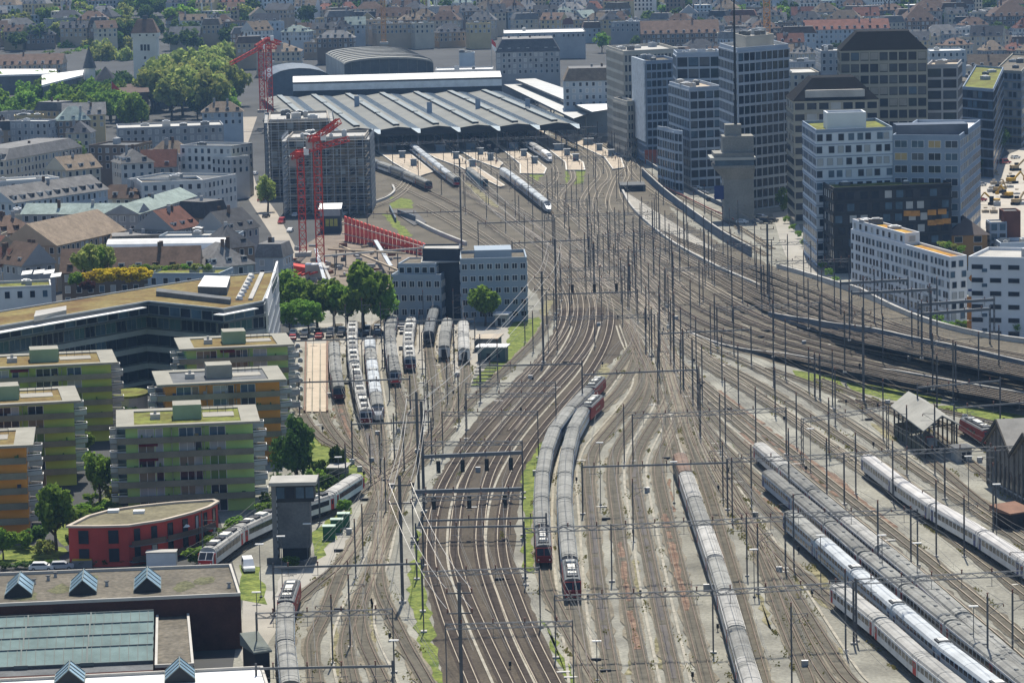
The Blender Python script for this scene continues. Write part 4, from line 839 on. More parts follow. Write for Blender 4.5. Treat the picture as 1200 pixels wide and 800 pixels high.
for k in range(3): MB().box(xb, xb+2.2, n[1]-.3, n[1]-.22, h*(.10+.15*k), h*(.24+.15*k)).build('orange_panel', mo, bn)
cx, cz = xb+1.1, h*.77
MB().poly([(cx-.7, n[1]-.33, cz), (cx, n[1]-.33, cz-.9), (cx+.7, n[1]-.33, cz), (cx, n[1]-.33, cz+.9)]).build('emblem', mo, bn)
MB().box(cx-.8, cx+.8, n[1]-.33, n[1]-.32, h*.605, h*.635).build('lettering_strip', M_NAVY, bn)
# tan pavilion with hip roof and the brown chimney block
Y = P(1120, 312)[1]; n, r = AT(1112, 276, Y), AT(1157, 278, Y); f = rect(n, r, 20)
t14 = block('pavilion', 'tan brick house with dark hipped roof behind the white apartments', 'house', f, n[2], mat('brick_tan', (.34, .19, .075), .85, .15), None, dict(fh=3.6, bw=5, ww=.4, wh=.6, fr=M_WHITE, gl=GLD), roof=False)
hiproof(t14, f, n[2], 5.0, mat('tile_dark_brown', (.10, .082, .075), .8, .2), .9)
n, r = AT(1176, 249, Y+6), AT(1196, 249, Y+6); block('brick_tower', 'dark red brown brick stair block beside the hipped house', 'tower', rect(n, r, 9), n[2], mat('brick_oxblood', (.13, .055, .04), .85, .2), M_CONCD, dict(ww=0), par=.4)
n, r = AT(1160, 262, Y+4), AT(1180, 262, Y+4); block('glazed_stair', 'glazed grey stair tower between hipped house and brick block', 'tower', rect(n, r, 8), n[2], M_GREYB, M_CONC, dict(fh=3.2, bw=2.2, ww=.7, wh=.7, gl=[M_GLASSB, M_GLASS], fr=M_GALV), par=.4)
n, r = AT(1172, 288, Y-8), AT(1215, 286, Y-8); block('house', 'pale low house with parapet terrace at the right edge', 'house', rect(n, r, 14), n[2], M_WHITEB, M_CONC, dict(fh=3.2, bw=4, ww=.4, wh=.5), par=.9, clutter=3)
n, c, r = AT(1128, 104, 1290), AT(1164, 108, 1270), AT(1176, 92, 1420); h = n[2]
block('office_building', 'dark blue glass block behind the road trees', 'office building', [n[:2], c[:2], r[:2], (n[0]+r[0]-c[0], n[1]+r[1]-c[1])], h, mat('core_blue', (.045, .06, .085), .4, .2, .1, 0, .6), M_SEDUM, dict(fh=3.8, bw=3.6, ww=.82, wh=.7, sill=.15, band=.5, pr=.15, fr=M_DARK, gl=GLD), trim=M_GREYB, par=.9, clutter=3)
n, c, r = AT(1166, 84, 1440), AT(1197, 88, 1425), AT(1215, 72, 1560); h = n[2]
block('office_building', 'grey glass office row receding along the boulevard', 'office building', [n[:2], c[:2], r[:2], (n[0]+r[0]-c[0], n[1]+r[1]-c[1])], h, M_GREYB, M_GRAVEL, dict(fh=3.8, bw=3.2, ww=.7, wh=.6, band=.5, pr=.15, fr=M_GALV, gl=GL), trim=M_BEIGEG, par=.9, clutter=4)
n, c, r = AT(1086, 130, 1350), AT(1125, 133, 1330), AT(1150, 112, 1440)
# ------------------------------------------------------------ concrete signal tower with its radio mast
YS = P(866, 259)[1]; n, r = AT(849, 258, YS), AT(884, 258, YS); s_ = (r[0]-n[0]); x0, x1 = n[0], r[0]
st_ = thing('signal_tower', 'concrete railway signal tower with overhanging control room', 'tower', (x0, YS, 0), world=True)
zh = HZ(866, 200, YS); zt = HZ(866, 178, YS); zu = HZ(866, 160, YS); zv = HZ(866, 147, YS)
M_BRUT = mat('brut_concrete', (.235, .23, .205), .9, .2, .12, fine=.12, fsc=2)
MB().box(x0, x1, YS, YS+11, 0, zt).build('shaft', M_BRUT, st_)
hd = MB(); xl = AT(836, 190, YS)[0]
hd.v = [(x0, YS-.05, zh-3), (x1, YS-.05, zh-3), (x1+.3, YS-2, zh+1), (xl, YS-2, zh+1), (x0, YS+11, zh-3), (x1, YS+11, zh-3), (x1+.3, YS+12.5, zh+1), (xl, YS+12.5, zh+1)]
hd.f = [(0, 1, 2, 3), (4, 7, 6, 5), (0, 3, 7, 4), (1, 5, 6, 2), (3, 2, 6, 7)]; hd.m = [0]*5; hd.build('corbel', M_BRUT, st_)
MB().box(xl, x1+.3, YS-2, YS+12.5, zh+1.02, zh+1.9).build('control_room_sill', M_BRUT, st_)
MB().box(xl+.4, x1, YS-1.6, YS+12, zh+1.9, zh+3.9).build('control_room_glazing', M_GLASSB, st_)
MB().box(xl-1.2, x1+.6, YS-2.8, YS+13, zh+3.9, zh+4.8, 0, 0).build('control_room_roof', mat('brut_concrete_light', (.36, .36, .33), .9, .12, .15), st_)
MB().box(AT(847, 170, YS)[0], x1+.2, YS+1, YS+11, zt, zu).build('upper_block', M_BRUT, st_)
MB().box(AT(851, 170, YS)[0], AT(870, 170, YS)[0], YS+4, YS+10, zu, zv).build('lift_house', M_BRUT, st_)
MB().box(xl+.2, x1+.1, YS-1.7, YS+12.4, zh+4.85, zt-.3).build('attic', M_BRUT, st_)
sg = thing('sign_board', 'dark blue square board fixed to the left side of the signal tower', 'sign', (x0-1.2, YS+1, zh-9), world=True)
MB().box(x0-3.4, x0-.05, YS+.6, YS+1.0, zh-10, zh-5.2).build('board', M_NAVY, sg); MB().box(x0-.9, x0, YS+1.0, YS+1.3, zh-8, zh-7.6).build('bracket', M_GALV, sg)
px_, top_ = AT(862, 148, YS+6), HZ(861, -14, YS+6)
rm = thing('radio_mast', 'slender dark radio mast on top of the signal tower', 'mast', (px_[0], YS+6, zv), world=True)
MB().tube((px_[0], YS+6, zv), (px_[0], YS+6, zv+(top_-zv)*.45), .55, .45, 8).build('lower_pole', M_DARK, rm)
MB().tube((px_[0], YS+6, zv+(top_-zv)*.45), (px_[0], YS+6, top_), .42, .26, 8).build('upper_pole', M_DARK, rm)
for k, zz in enumerate((.2, .28, .36)):
    z = zv+(top_-zv)*zz; MB().tube((px_[0]-.5, YS+5.2, z-1), (px_[0]-.5, YS+5.2, z+1), .22).tube((px_[0]+.6, YS+5.4, z-1), (px_[0]+.6, YS+5.4, z+1), .22).build('antenna', M_GALV, rm)
# ------------------------------------------------------------ left foreground: colourful apartment blocks
M_SLAB = mat('slab_concrete', (.26, .25, .21), .9, .15, .2, fine=.08); M_BALC = mat('balcony_grey', (.175, .165, .122), .85, .3, .18, fine=.08, ov=.16)
M_GREENW = mat('render_green', (.36, .52, .17), .85, .1, .2); M_GREENY = mat('render_yellow_green', (.37, .46, .11), .85, .1, .2)
M_ORNW = mat('render_orange', (.62, .28, .055), .85, .1, .2); M_GREENB = mat('roof_house_green', (.23, .31, .19), .85, .12, .2)
M_AWN = mat('awning_red', (.22, .02, .03), .9, .15); M_REDW = mat('render_red', (.42, .055, .04), .85, .14, .2)
def cube_block(label, FL, FR, BL, base, wallm, housem, roofm, awn, terr_):
    h = hgt(base, FL) if isinstance(base, tuple) else base
    n, r, l = [np.array(P(*q, h)[:2]) for q in (FL, FR, BL)]
    d = (r-n); W_ = np.linalg.norm(d); d /= W_; b = np.array([-d[1], d[0]]); D_ = max(15.0, min(21.0, (l-n).dot(b)))
    o = n
    def q(x, y): p = o+d*x+b*y; return (p[0], p[1])
    def rc(x0, x1, y0, y1): return [q(x0, y0), q(x1, y0), q(x1, y1), q(x0, y1)]
    root = thing('apartment_block', label, 'apartment block', (*n, 0), 'colourful apartment blocks beside the depot', world=True)
    w0, w1, y0, y1 = 1.7, W_-1.4, 1.6, D_-1.6
    MB().prism(rc(w0, w1, y0, y1), 0, h-.3).build('wall', wallm, root)
    # roof slab: wide concrete rim round a planted bed
    rs = MB(); z = h
    for x_ in (rc(0, W_, 0, 1.6), rc(0, W_, D_-3, D_), rc(0, 3.4, 1.6, D_-3), rc(W_-3.6, W_, 1.6, D_-3)): rs.prism(x_, z-.3, z+.15)
    rf = rs.build('roof', M_SLAB, root); MB().prism(rc(3.4, W_-3.6, 1.6, D_-3), z-.28, z-.1).build('roof_bed', roofm, rf)
    MB().prism(rc(W_*.40, W_*.60, D_*.34, D_*.62), z-.1, z+2.7, 0, 1).build('stair_house', [housem, M_SLAB], root)
    MB().prism(rc(W_*.24, W_*.31, D_*.40, D_*.52), z-.1, z+.9).prism(rc(W_*.265, W_*.285, D_*.44, D_*.48), z+.9, z+1.6).build('vent_box', M_CONC, root)
    if terr_: MB().prism(rc(W_*.61, W_*.83, D_*.42, D_*.68), z-.1, z+.03).build('terrace', M_PAVE, root)
    g = MB()
    for x_ in np.linspace(W_*.61, W_*.83, 5): g.bar((*q(x_, D_*.68), z), (*q(x_, D_*.68), z+1.1), .08)
    g.bar((*q(W_*.61, D_*.68), z+1.1), (*q(W_*.83, D_*.68), z+1.1), .1).build('railing', M_DARK, root)
    nf = 6; fh = (h-.3)/nf; rnd = random.Random(int(FL[0]*3+FL[1]))
    for f in range(1, nf):
        zb = f*fh
        sl = MB().prism(rc(.15, w1+.0, .15, y0), zb-.22, zb, 0).prism(rc(.15, w0, y0, y1+1.3), zb-.22, zb, 0)
        s_o = sl.build('balcony_slab', M_SLAB, root)
        MB().prism(rc(.12, w1, .02, .14), zb-.25, zb+.95).prism(rc(.02, .12, .14, y1), zb-.25, zb+.95).build('balustrade', M_BALC, s_o)
        # splayed balconies on the right-hand side
        for yy in (y0+.6, D_*.60):
            jb = MB().prism([q(w1, yy), q(w1+2.6, yy+.9), q(w1+2.6, yy+3.0), q(w1, yy+3.9)], zb-.22, zb)
            for u, v in (((w1, yy), (w1+2.6, yy+.9)), ((w1+2.6, yy+.9), (w1+2.6, yy+3.0)), ((w1+2.6, yy+3.0), (w1, yy+3.9))):
                jb.bar((*q(*u), zb+1.0), (*q(*v), zb+1.0), .12, .12, 1)
                A_, B_ = q(*u), q(*v); jb.bar((*A_, zb+.35), (*B_, zb+.35), .05, .75, 2)
            jb.build('side_balcony', [M_SLAB, M_WHITE, mat('frosted_glass', (.30, .33, .33), .3)], root)
    for f in range(1, nf):                                                # splayed balconies on the left-hand side
        zb = f*fh
        for yy in (.6, D_*.52):
            ol = ((w0, yy), (w0-3.0, yy+.7), (w0-3.0, yy+2.8), (w0, yy+3.6)); jb = MB().prism([q(*u) for u in ol], zb-.2, zb-.02)
            for u, v in zip(ol, ol[1:]):
                jb.bar((*q(*u), zb+1.0), (*q(*v), zb+1.0), .12, .12, 1); jb.bar((*q(*u), zb+.35), (*q(*v), zb+.35), .05, .75, 2)
            jb.build('side_balcony', [M_SLAB, M_WHITE, mat('frosted_glass', (.30, .33, .33), .3)], root)
    for f in range(nf):
        zb = f*fh
        for k, (u, w_, kind) in enumerate(((.10, 2.9, 'door'), (.235, 1.3, 'door'), (.42, 2.9, 'door'), (.535, 1.4, 'door'), (.66, 2.9, 'shut'))):
            x = w0+(w1-w0)*u+w_/2; p = q(x, y0-.02); shut = kind == 'shut' and f in (2, 3)
            gm = wallm if False else (mat('shutter_green', (.12, .19, .055), .8) if shut else rnd.choice([M_GLASS, M_GLASS, M_GLASSB, M_GLASSL, mat('curtain_warm', (.22, .17, .12), .8)]))
            inst('window', winmesh(w_, 2.2, gm, M_WHITE, 1 if w_ > 2 else 0), root, (p[0]-n[0], p[1]-n[1], zb+.12), math.atan2(d[1], d[0]))
        for y_ in (.25, .6):
            p = q(w1+.02, y0+(y1-y0)*y_); inst('window', winmesh(2.0, 2.1, M_GLASS, M_WHITE, 1), root, (p[0]-n[0], p[1]-n[1], zb+.12), math.atan2(b[1], b[0]))
        for f2, u, w_ in awn:
            if f2 == f:
                x = w0+(w1-w0)*u; A0, A1, B0, B1 = q(x, y0-.1), q(x+w_, y0-.1), q(x, .5), q(x+w_, .5)
                MB().quad((*A0, zb+2.5), (*A1, zb+2.5), (*B1, zb+2.0), (*B0, zb+2.0)).quad((*A0, zb+2.47), (*B0, zb+1.97), (*B1, zb+1.97), (*A1, zb+2.47)).build('awning', M_AWN, root)
        if f:
            for u in (.36, .615):
                x = w0+(w1-w0)*u; MB().prism(rc(x-.05, x+.05, .2, y0-.03), zb+.01, zb+fh*.86).build('balcony_screen', mat('balcony_screen', (.26, .26, .22), .8, .2, .5, ov=.2), root)
            for k in range(rnd.randint(2, 5)):
                x = w0+(w1-w0)*rnd.uniform(.06, .96); p = q(x, rnd.uniform(.5, 1.1)); c = rnd.choice([(.30, .08, .06), (.42, .40, .36), (.06, .10, .03), (.05, .06, .10), (.30, .22, .10), (.10, .16, .04)])
                if rnd.random() < .5: MB().tube((*p, zb), (*p, zb+.35), .2, .25, 7, 1).tube((*p, zb+.35), (*p, zb+rnd.uniform(.9, 1.6)), .32, .12, 7).build('balcony_plant', [mat('plant_%d' % int(c[1]*100), (.05, .10, .03) if c[1] > .2 else (.08, .14, .03), .9, .4, 2), mat('pot_clay', (.3, .13, .07))], root)
                else: MB().box(p[0]-.35, p[0]+.35, p[1]-.3, p[1]+.3, zb+.01, zb+.45).box(p[0]-.35, p[0]+.35, p[1]+.2, p[1]+.3, zb+.45, zb+.95+rnd.uniform(0, .5)).build('balcony_seat', mat('seat_%d' % int(c[0]*100), c, .8), root)
        if rnd.random() < .8:                                             # pot plants and things people leave out
            x = rnd.uniform(.25, .8); p = q(w0+(w1-w0)*x, .75); MB().tube((*p, zb), (*p, zb+.5), .22, .3, 7).build('plant_pot', mat('pot_clay', (.3, .13, .07)), root)
    return root
cube_block('green apartment block farthest back, red awning under its roof', (210, 410), (345, 404), (189, 397), 17.1, M_GREENW, M_GREENB, M_SEDUMR, [(5, .33, 3.2)], True)
cube_block('green apartment block at the left edge farthest from the camera with long dark red awning', (-31, 433), (138, 425), (-42, 418), 17.1, M_GREENY, M_GREENB, M_SEDUMR, [(5, .22, 4.0)], True)
cube_block('orange fronted apartment block with grey stair house behind the front green block', (184, 452), (336, 445), (166, 436), 17.1, M_ORNW, M_SLAB, M_CONCD, [], True)
cube_block('green apartment block at the left edge, middle of the left row', (-82, 479), (95, 470), (-95, 461), 17.1, M_GREENY, M_GREENB, M_SEDUMR, [], True)
cube_block('front green apartment block with planted green roof and two red awnings', (136, 501), (305, 494), (129, 481), 17.1, M_GREENW, M_GREENB, M_SEDUM, [(4, .10, 3.6), (3, .10, 3.6)], True)
cube_block('orange apartment block cut off by the left edge', (-150, 530), (39, 522), (-160, 508), 17.1, M_ORNW, M_SLAB, M_SEDUMR, [], True)
# small round planted pavilion between the blocks
c0 = P(152, 462, 6); pv = thing('planted_pavilion', 'low pavilion with planted roof between the green blocks', 'pavilion', (c0[0], c0[1], 0), world=True)
MB().prism([(c0[0]+4*math.cos(t), c0[1]+6*math.sin(t)) for t in np.linspace(0, 6.28, 14)[:-1]], 0, 6).build('wall', M_CONC, pv)
MB().prism([(c0[0]+4.3*math.cos(t), c0[1]+6.3*math.sin(t)) for t in np.linspace(0, 6.28, 14)[:-1]], 6, 6.5).build('planted_roof', M_SEDUM, pv)
# ------------------------------------------------------------ curved red house
h = hgt((82, 664), (80, 618)); rp = [(80, 618), (115, 618), (150, 617), (190, 611), (225, 602), (245, 595), (255, 589)]; bp = [(250, 587), (205, 590), (165, 594), (130, 599), (104, 606), (92, 612)]
f = [P(*q, h)[:2] for q in rp]; bk = [P(*q, h)[:2] for q in bp]; foot = f+bk
rh = block('red_house', 'curved dark red house with flat gravel roof and long balconies', 'house', foot, h, M_REDW, mat('mossy_gravel', (.15, .135, .085), .95, .3, .12, fine=.22, fsc=1.2), dict(fh=3.1, bw=3.7, ww=.30, wh=.68, sill=.14, fr=M_DARK, gl=[M_GLASS, M_GLASSL, M_GLASS], z0=.5), trim=M_REDW, par=0, edges=[i for i in range(len(foot))])
ring(MB(), inset(foot, -.35), .7, h+.03, h+.4).build('eaves', mat('eaves_beige', (.42, .36, .29), .8), rh)
for zf_, i0, i1 in ((3.5, 2, 5), (.7, 2, 6)):
    mb = MB()
    for i in range(i0, i1):
        a, b = np.array(f[i]), np.array(f[i+1]); dd = (b-a)/np.linalg.norm(b-a); nn = np.array([dd[1], -dd[0]])*1.3
        mb.prism([tuple(a), tuple(b), tuple(b+nn), tuple(a+nn)], zf_, zf_+.2, 0).prism([tuple(a+nn*.93), tuple(b+nn*.93), tuple(b+nn), tuple(a+nn)], zf_+.2, zf_+1.1, 1)
    mb.build('balcony', [M_CONCD, mat('balcony_rail_brown', (.10, .07, .055), .8)], rh)
for x, y in ((133, 600), (163, 601)):
    p = P(x, y, h); MB().box(p[0]-1, p[0]+1, p[1]-.8, p[1]+.8, h+.03, h+.55).build('roof_hatch', M_WHITE, rh)
p = np.array(f[4]); par = thing('parasol', 'white folded parasol on the red house balcony', 'parasol', (p[0]-1.5, p[1]-1, 3.7), world=True)
MB().tube((p[0]-1.5, p[1]-1, 3.7), (p[0]-1.5, p[1]-1, 6), .05).build('pole', M_GALV, par); MB().tube((p[0]-1.5, p[1]-1, 5.0), (p[0]-1.5, p[1]-1, 6.2), 1.2, .1, 8).build('canopy', M_WHITE, par)
# ------------------------------------------------------------ brown brick hall and its glazed saw-tooth roofs
M_BRICK = mat('brick_brown', (.065, .027, .02), .9, .25, .3, fine=.1, fsc=3); M_RIM = mat('roof_rim', (.42, .40, .36), .85, .1)
h = hgt((282, 760), (282, 698)); foot = [P(-60, 713, h)[:2], P(282, 698, h)[:2], P(271, 663.5, h)[:2], P(-60, 676, h)[:2]]
bh = block('brick_hall', 'long dark brown brick hall with gravel roof and three glass roof lanterns', 'hall', foot, h, M_BRICK, M_GRAVEL, dict(fh=99, bw=2.6, ww=0), trim=M_RIM, par=.5)
ang = math.atan2(foot[1][1]-foot[0][1], foot[1][0]-foot[0][0])
M_SKYG = mat('skylight_glass', (.20, .31, .40), .12, .15, .4, 0, .7); M_TEAL = mat('sawtooth_glass', (.16, .225, .215), .75, .25, .3, 0, .1)
M_FRG = mat('frame_grey_green', (.12, .145, .14), .6, .1)
for x, y in ((23, 693), (98, 690), (173, 687)): gableglass(bh, P(x, y, h), 4.1, 9, 2.3, h, ang, M_SKYG, M_FRG)
e = np.array([math.cos(ang), math.sin(ang)]); g_ = np.array([-e[1], e[0]])
hb = h-3.4                                                               # roof level of the saw-tooth hall
A = np.array(P(-60, 727, hb)[:2]); B = np.array(P(181, 717, hb)[:2]); Lw = np.linalg.norm(B-A); lowf = [tuple(A-g_*40), tuple(B-g_*40), tuple(B-g_*.2), tuple(A-g_*.2)]
sh = thing('sawtooth_hall', 'workshop hall with five rows of teal saw-tooth glazing', 'hall', (*lowf[0], 0), world=True)
MB().prism(lowf, 0, hb).build('wall', M_BRICK, sh)
y_top, y_bot = P(90, 722, hb)[1], P(90, 790, hb)[1]; pitch = (y_top-y_bot)/5
for k in range(5):
    o_ = A-g_*(pitch*k+.6)
    def q(u, v, z): p = o_+e*u-g_*v; return (p[0], p[1], z)
    tb = MB(); lo, hi = hb+.45, hb+2.1
    tb.quad(q(0, pitch*.50, lo), q(Lw, pitch*.50, lo), q(Lw, .25, hi), q(0, .25, hi), 0)
    tb.quad(q(0, .2, hi), q(Lw, .2, hi), q(Lw, 0, hb), q(0, 0, hb), 1).quad(q(0, pitch*.5, hb), q(Lw, pitch*.5, hb), q(Lw, pitch*.5, lo), q(0, pitch*.5, lo), 1).quad(q(0, pitch, hb+.03), q(Lw, pitch, hb+.03), q(Lw, pitch*.5, hb+.03), q(0, pitch*.5, hb+.03), 1)
    tb.poly([q(Lw, 0, hb), q(Lw, .25, hi), q(Lw, pitch*.5, lo), q(Lw, pitch*.5, hb)], 1)
    t_ = tb.build('glazing_row', [M_TEAL, M_CONCD], sh); fr = MB()
    for u in np.arange(0, Lw+.1, 1.35): fr.bar(q(u, pitch*.50, lo+.05), q(u, .25, hi+.05), .10, .08)
    for u in (Lw*.40, Lw*.70): fr.bar(q(u, pitch*.50, lo+.1), q(u, .25, hi+.1), .22, .16); fr.bar(q(u-1, pitch*.52, lo), q(u+1, pitch*.52, lo), .3, .5)
    fr.bar(q(0, .25, hi+.04), q(Lw, .25, hi+.04), .2, .16).bar(q(0, pitch*.50, lo+.05), q(Lw, pitch*.50, lo+.05), .2, .16); fr.build('frame', M_FRG, t_)
n, r = B+e*.3, np.array(P(221, 716, hb)[:2]); f2 = [tuple(n-g_*40), tuple(n-g_*40+e*np.linalg.norm(r-n)*1.12), tuple(r), tuple(n)]
block('workshop_annex', 'flat gravel roofed annex between glass saw-tooth roof and dark yard', 'annex', f2, hb+.6, M_BRICK, M_GRAVEL, dict(ww=0), trim=M_RIM, par=.45)
h2 = 7.0; f3 = [P(-60, 830, h2)[:2], P(318, 815, h2)[:2], P(308, 783, h2)[:2], P(-60, 801, h2)[:2]]
ww_ = block('workshop', 'white roofed workshop at the bottom left corner', 'hall', f3, h2, M_BRICK, M_WHITE, dict(ww=0), trim=M_RIM, par=.45)
for x, y in ((82, 798), (211, 794)): gableglass(ww_, P(x, y, h2), 4.1, 6, 2.3, h2, ang, M_SKYG, M_FRG)
rnd = random.Random(8)
for k in range(9):                                                        # vents and patches on the long gravel roof
    u, v = rnd.uniform(.2, .97), rnd.uniform(.12, .9); p = (np.array(foot[0])*(1-u)+np.array(foot[1])*u)*(1-v)+(np.array(foot[3])*(1-u)+np.array(foot[2])*u)*v
    MB().tube((p[0], p[1], h), (p[0], p[1], h+.7), .28, .22, 8).tube((p[0], p[1], h+.7), (p[0], p[1], h+.85), .4, k=8, m=1).build('roof_vent', [M_GALV, M_CONCD], bh)
for k in range(5):
    u, v = rnd.uniform(.2, .9), rnd.uniform(.2, .8); c = (np.array(foot[0])*(1-u)+np.array(foot[1])*u)*(1-v)+(np.array(foot[3])*(1-u)+np.array(foot[2])*u)*v
    MB().poly([(c[0]+rnd.uniform(1.2, 2.6)*math.cos(t), c[1]+rnd.uniform(2, 5)*math.sin(t), h+.03+k*.003) for t in np.linspace(0, 6.28, 12)[:-1]]).build('moss_patch', mat('moss_patch', (.095, .095, .05), .95, .4, .5, fine=.3, fsc=2), bh)
for k in range(16):                                                       # clerestory of the hall above the saw-tooth roof
    u = .02+k/16*.62; p = np.array(foot[0])*(1-u)+np.array(foot[1])*u
    inst('window', winmesh(1.5, 1.2, mat('dull_pane', (.10, .10, .10), .5), M_DARK, 0), bh, (p[0]-foot[0][0]-g_[0]*.03, p[1]-foot[0][1]-g_[1]*.03, h-2.6), ang)
# ------------------------------------------------------------ concrete signal box on its stalk
Yb = P(342, 658)[1]; x0, x1 = AT(320, 640, Yb)[0], AT(364, 640, Yb)[0]; zt = HZ(345, 564, Yb); zc = HZ(345, 588, Yb)
sb = thing('signal_box', 'dark concrete signal box tower beside the light rail train', 'signal box', (x0, Yb, 0), world=True)
MB().box(x0+.9, x1, Yb, Yb+5.2, HZ(345, 642, Yb), zc).build('shaft', M_CONCD, sb); MB().box(x0, x0+.8, Yb-.2, Yb+5.6, 0, zt-.6).build('side_fin', mat('side_fin_grey', (.17, .17, .165), .9), sb)
MB().box(x0+1.6, x1-.3, Yb+.5, Yb+4.8, 0, HZ(345, 642, Yb)).build('stalk', M_DARK, sb)
MB().box(x0+.85, AT(371, 600, Yb)[0]-.4, Yb-.1, Yb+5.6, zc+.02, zt-.65).build('cabin', M_DARK, sb)
for k in range(4): xx = x0+1.6+k*1.7; MB().box(xx-.7, xx+.7, Yb-.16, Yb-.11, zc+.7, zt-1).build('window', M_GLASSB if k != 1 else M_GLASS, sb)
MB().box(x0-.3, AT(372, 600, Yb)[0], Yb-.9, Yb+6.4, zt-.6, zt, 0, 0).build('roof', mat('signal_box_roof', (.33, .32, .29), .9, .15), sb)
for k in range(9): z = 1.5+k*1.2; MB().box(x0+.82, x0+.95, Yb-.25, Yb-.21, z, z+.7).build('vent_slot', M_GALV, sb)
wl = MB()
for u, v in (((x0-1, Yb-1.8), (x0+2, Yb-2.4)), ((x1-1, Yb-5), (x1+1, Yb-1)), ((x0+3, Yb-5.2), (x1-1, Yb-5))): wl.bar((*u, .6), (*v, .6), .3, 1.2)
wl.build('foot_wall', M_CONCD, sb)
# ------------------------------------------------------------ folded office building
hO = 17.0; fr_ = [(-70, 409), (171, 367), (254, 374), (309, 367)]; bk_ = [(322, 322), (245, 329), (187, 338), (-70, 380)]
foot = [P(*q, hO)[:2] for q in fr_+bk_]
M_OFW = mat('office_band_grey', (.33, .35, .355), .8, .12, .15); M_OFC = mat('office_core', (.05, .065, .07), .4, .2, .2, 0, .6)
fo = block('office_building', 'long folded grey office with brown planted roof and ribbon windows', 'office building', foot, hO, M_OFC, M_CONC, dict(fh=4.0, bw=3.6, ww=.9, wh=.62, sill=.2, band=1.25, pr=.45, fr=M_GALV, gl=[M_GLASS, M_GLASS, mat('glass_teal', (.07, .13, .14), .15), M_GLASSB], mull=1), trim=M_OFW, par=.5)
fr2 = [(-70, 395), (174, 354), (262, 363), (309, 354)]; f2 = [P(*q, hO+3.4)[:2] for q in fr2]+[P(x+2, y-3, hO+3.4)[:2] for x, y in bk_]
block(None, None, None, f2, hO+3.4, M_OFC, M_SEDUMR, dict(fh=3.4, bw=3.6, ww=.92, wh=.7, sill=.1, fr=M_GALV, gl=[M_GLASS, M_GLASSB]), z0=hO+.05, root=fo, par=.35, trim=M_OFW)
for pa, pb in (((0, 390), (172, 360)), ((262, 369), (303, 361))):
    a, b = np.array(P(*pa, hO+2.6)[:2]), np.array(P(*pb, hO+2.6)[:2]); dd = (b-a)/np.linalg.norm(b-a); nn = np.array([-dd[1], dd[0]])*3
    MB().prism([tuple(a), tuple(b), tuple(b+nn), tuple(a+nn)], hO+2.4, hO+2.6).build('sunlit_setback_strip', M_WHITE, fo)  # white strip painted in for the sunlight along the office setback
a = [P(*q, hO+3.4)[:2] for q in ((232, 345), (266, 346), (270, 333), (240, 332))]; MB().prism(a, hO+3.4, hO+5.4, 0, 1).build('roof_house', [M_CONCD, M_WHITE], fo)
a = [P(*q, hO+3.4)[:2] for q in ((183, 347), (270, 357), (271, 354), (184, 343))]; MB().prism(a, hO+3.4, hO+4.6).build('plant_screen', M_CONCD, fo)
a = [P(*q, hO+3.4)[:2] for q in ((40, 377), (78, 369), (78, 364), (42, 370))]; MB().prism(a, hO+3.4, hO+4.6).build('roof_unit', M_CONC, fo)
for k in range(7):
    p = P(281+k*2.3, 351-k*4.2, hO+3.5); MB().tube(p, (p[0], p[1], p[2]+.9), .8, .6, 8).build('roof_dome', M_WHITE, fo)
a = [P(*q, hO+3.4)[:2] for q in ((276, 352), (280, 352), (296, 322), (292, 322))]; MB().prism(a, hO+3.42, hO+3.9).build('gravel_strip', M_CONC, fo)
a = [P(*q, hO+3.4)[:2] for q in ((291, 352), (296, 352), (310, 321), (305, 321))]; MB().prism(a, hO+3.42, hO+3.9).build('gravel_strip', M_CONC, fo)
# white end of the right wing
e0, e1 = np.array(foot[3]), np.array(foot[4]); dd = (e1-e0)/np.linalg.norm(e1-e0); nn = np.array([dd[1], -dd[0]])
MB().prism([tuple(e0+nn*.5), tuple(e1+nn*.5), tuple(e1+nn*1.0), tuple(e0+nn*1.0)], 0, hO+3.6).build('white_end_wall', M_WHITE, fo)
for k in range(4): MB().prism([tuple(e0+nn*1.02), tuple(e1+nn*1.02), tuple(e1+nn*1.1), tuple(e0+nn*1.1)], 2+k*4, 4.4+k*4).build('ribbon_window', M_OFW, fo)
# ------------------------------------------------------------ blue-grey railway office with dark stair tower
M_WB = mat('office_blue_grey', (.27, .32, .37), .85, .08, .15)
n, r = P(460, 376), P(518, 376); h = HZ(489, 325, n[1]); f = rect(n, r, 18)
wb = block('railway_office', 'blue grey office block, left wing of the pair beside the depot', 'office building', f, h, M_WB, M_CONC, dict(fh=3.4, bw=2.25, ww=.58, wh=.42, sill=.35, fr=M_WHITE, gl=[M_GLASS], mull=1), trim=M_WB, par=1)
block(None, None, None, inset(f, 1.6), h+3.4, M_WB, M_GRAVEL, dict(fh=3.4, bw=2.25, ww=.6, wh=.5, fr=M_WHITE, gl=[M_GLASS]), z0=h+.05, root=wb, par=.4)
n2, r2 = P(541, 378), P(619, 376); h2 = HZ(580, 306, n2[1]); f = rect(n2, r2, 20)
wb2 = block('railway_office', 'blue grey office block, longer right wing with curved corner', 'office building', f, h2, M_WB, M_GRAVEL, dict(fh=3.4, bw=2.25, ww=.58, wh=.42, sill=.35, fr=M_WHITE, gl=[M_GLASS], mull=1), trim=M_WB, par=.9)
q = inset(f, 4); MB().prism(q, h2+.05, h2+2.6).build('roof_plant', M_WB, wb2)
n3, r3 = P(518, 374), P(541, 374); h3 = HZ(520, 294, n3[1]); f = [(n3[0]-5, n3[1]+3), (r3[0], r3[1]+1), (r3[0], r3[1]+14), (n3[0]-5, n3[1]+14)]
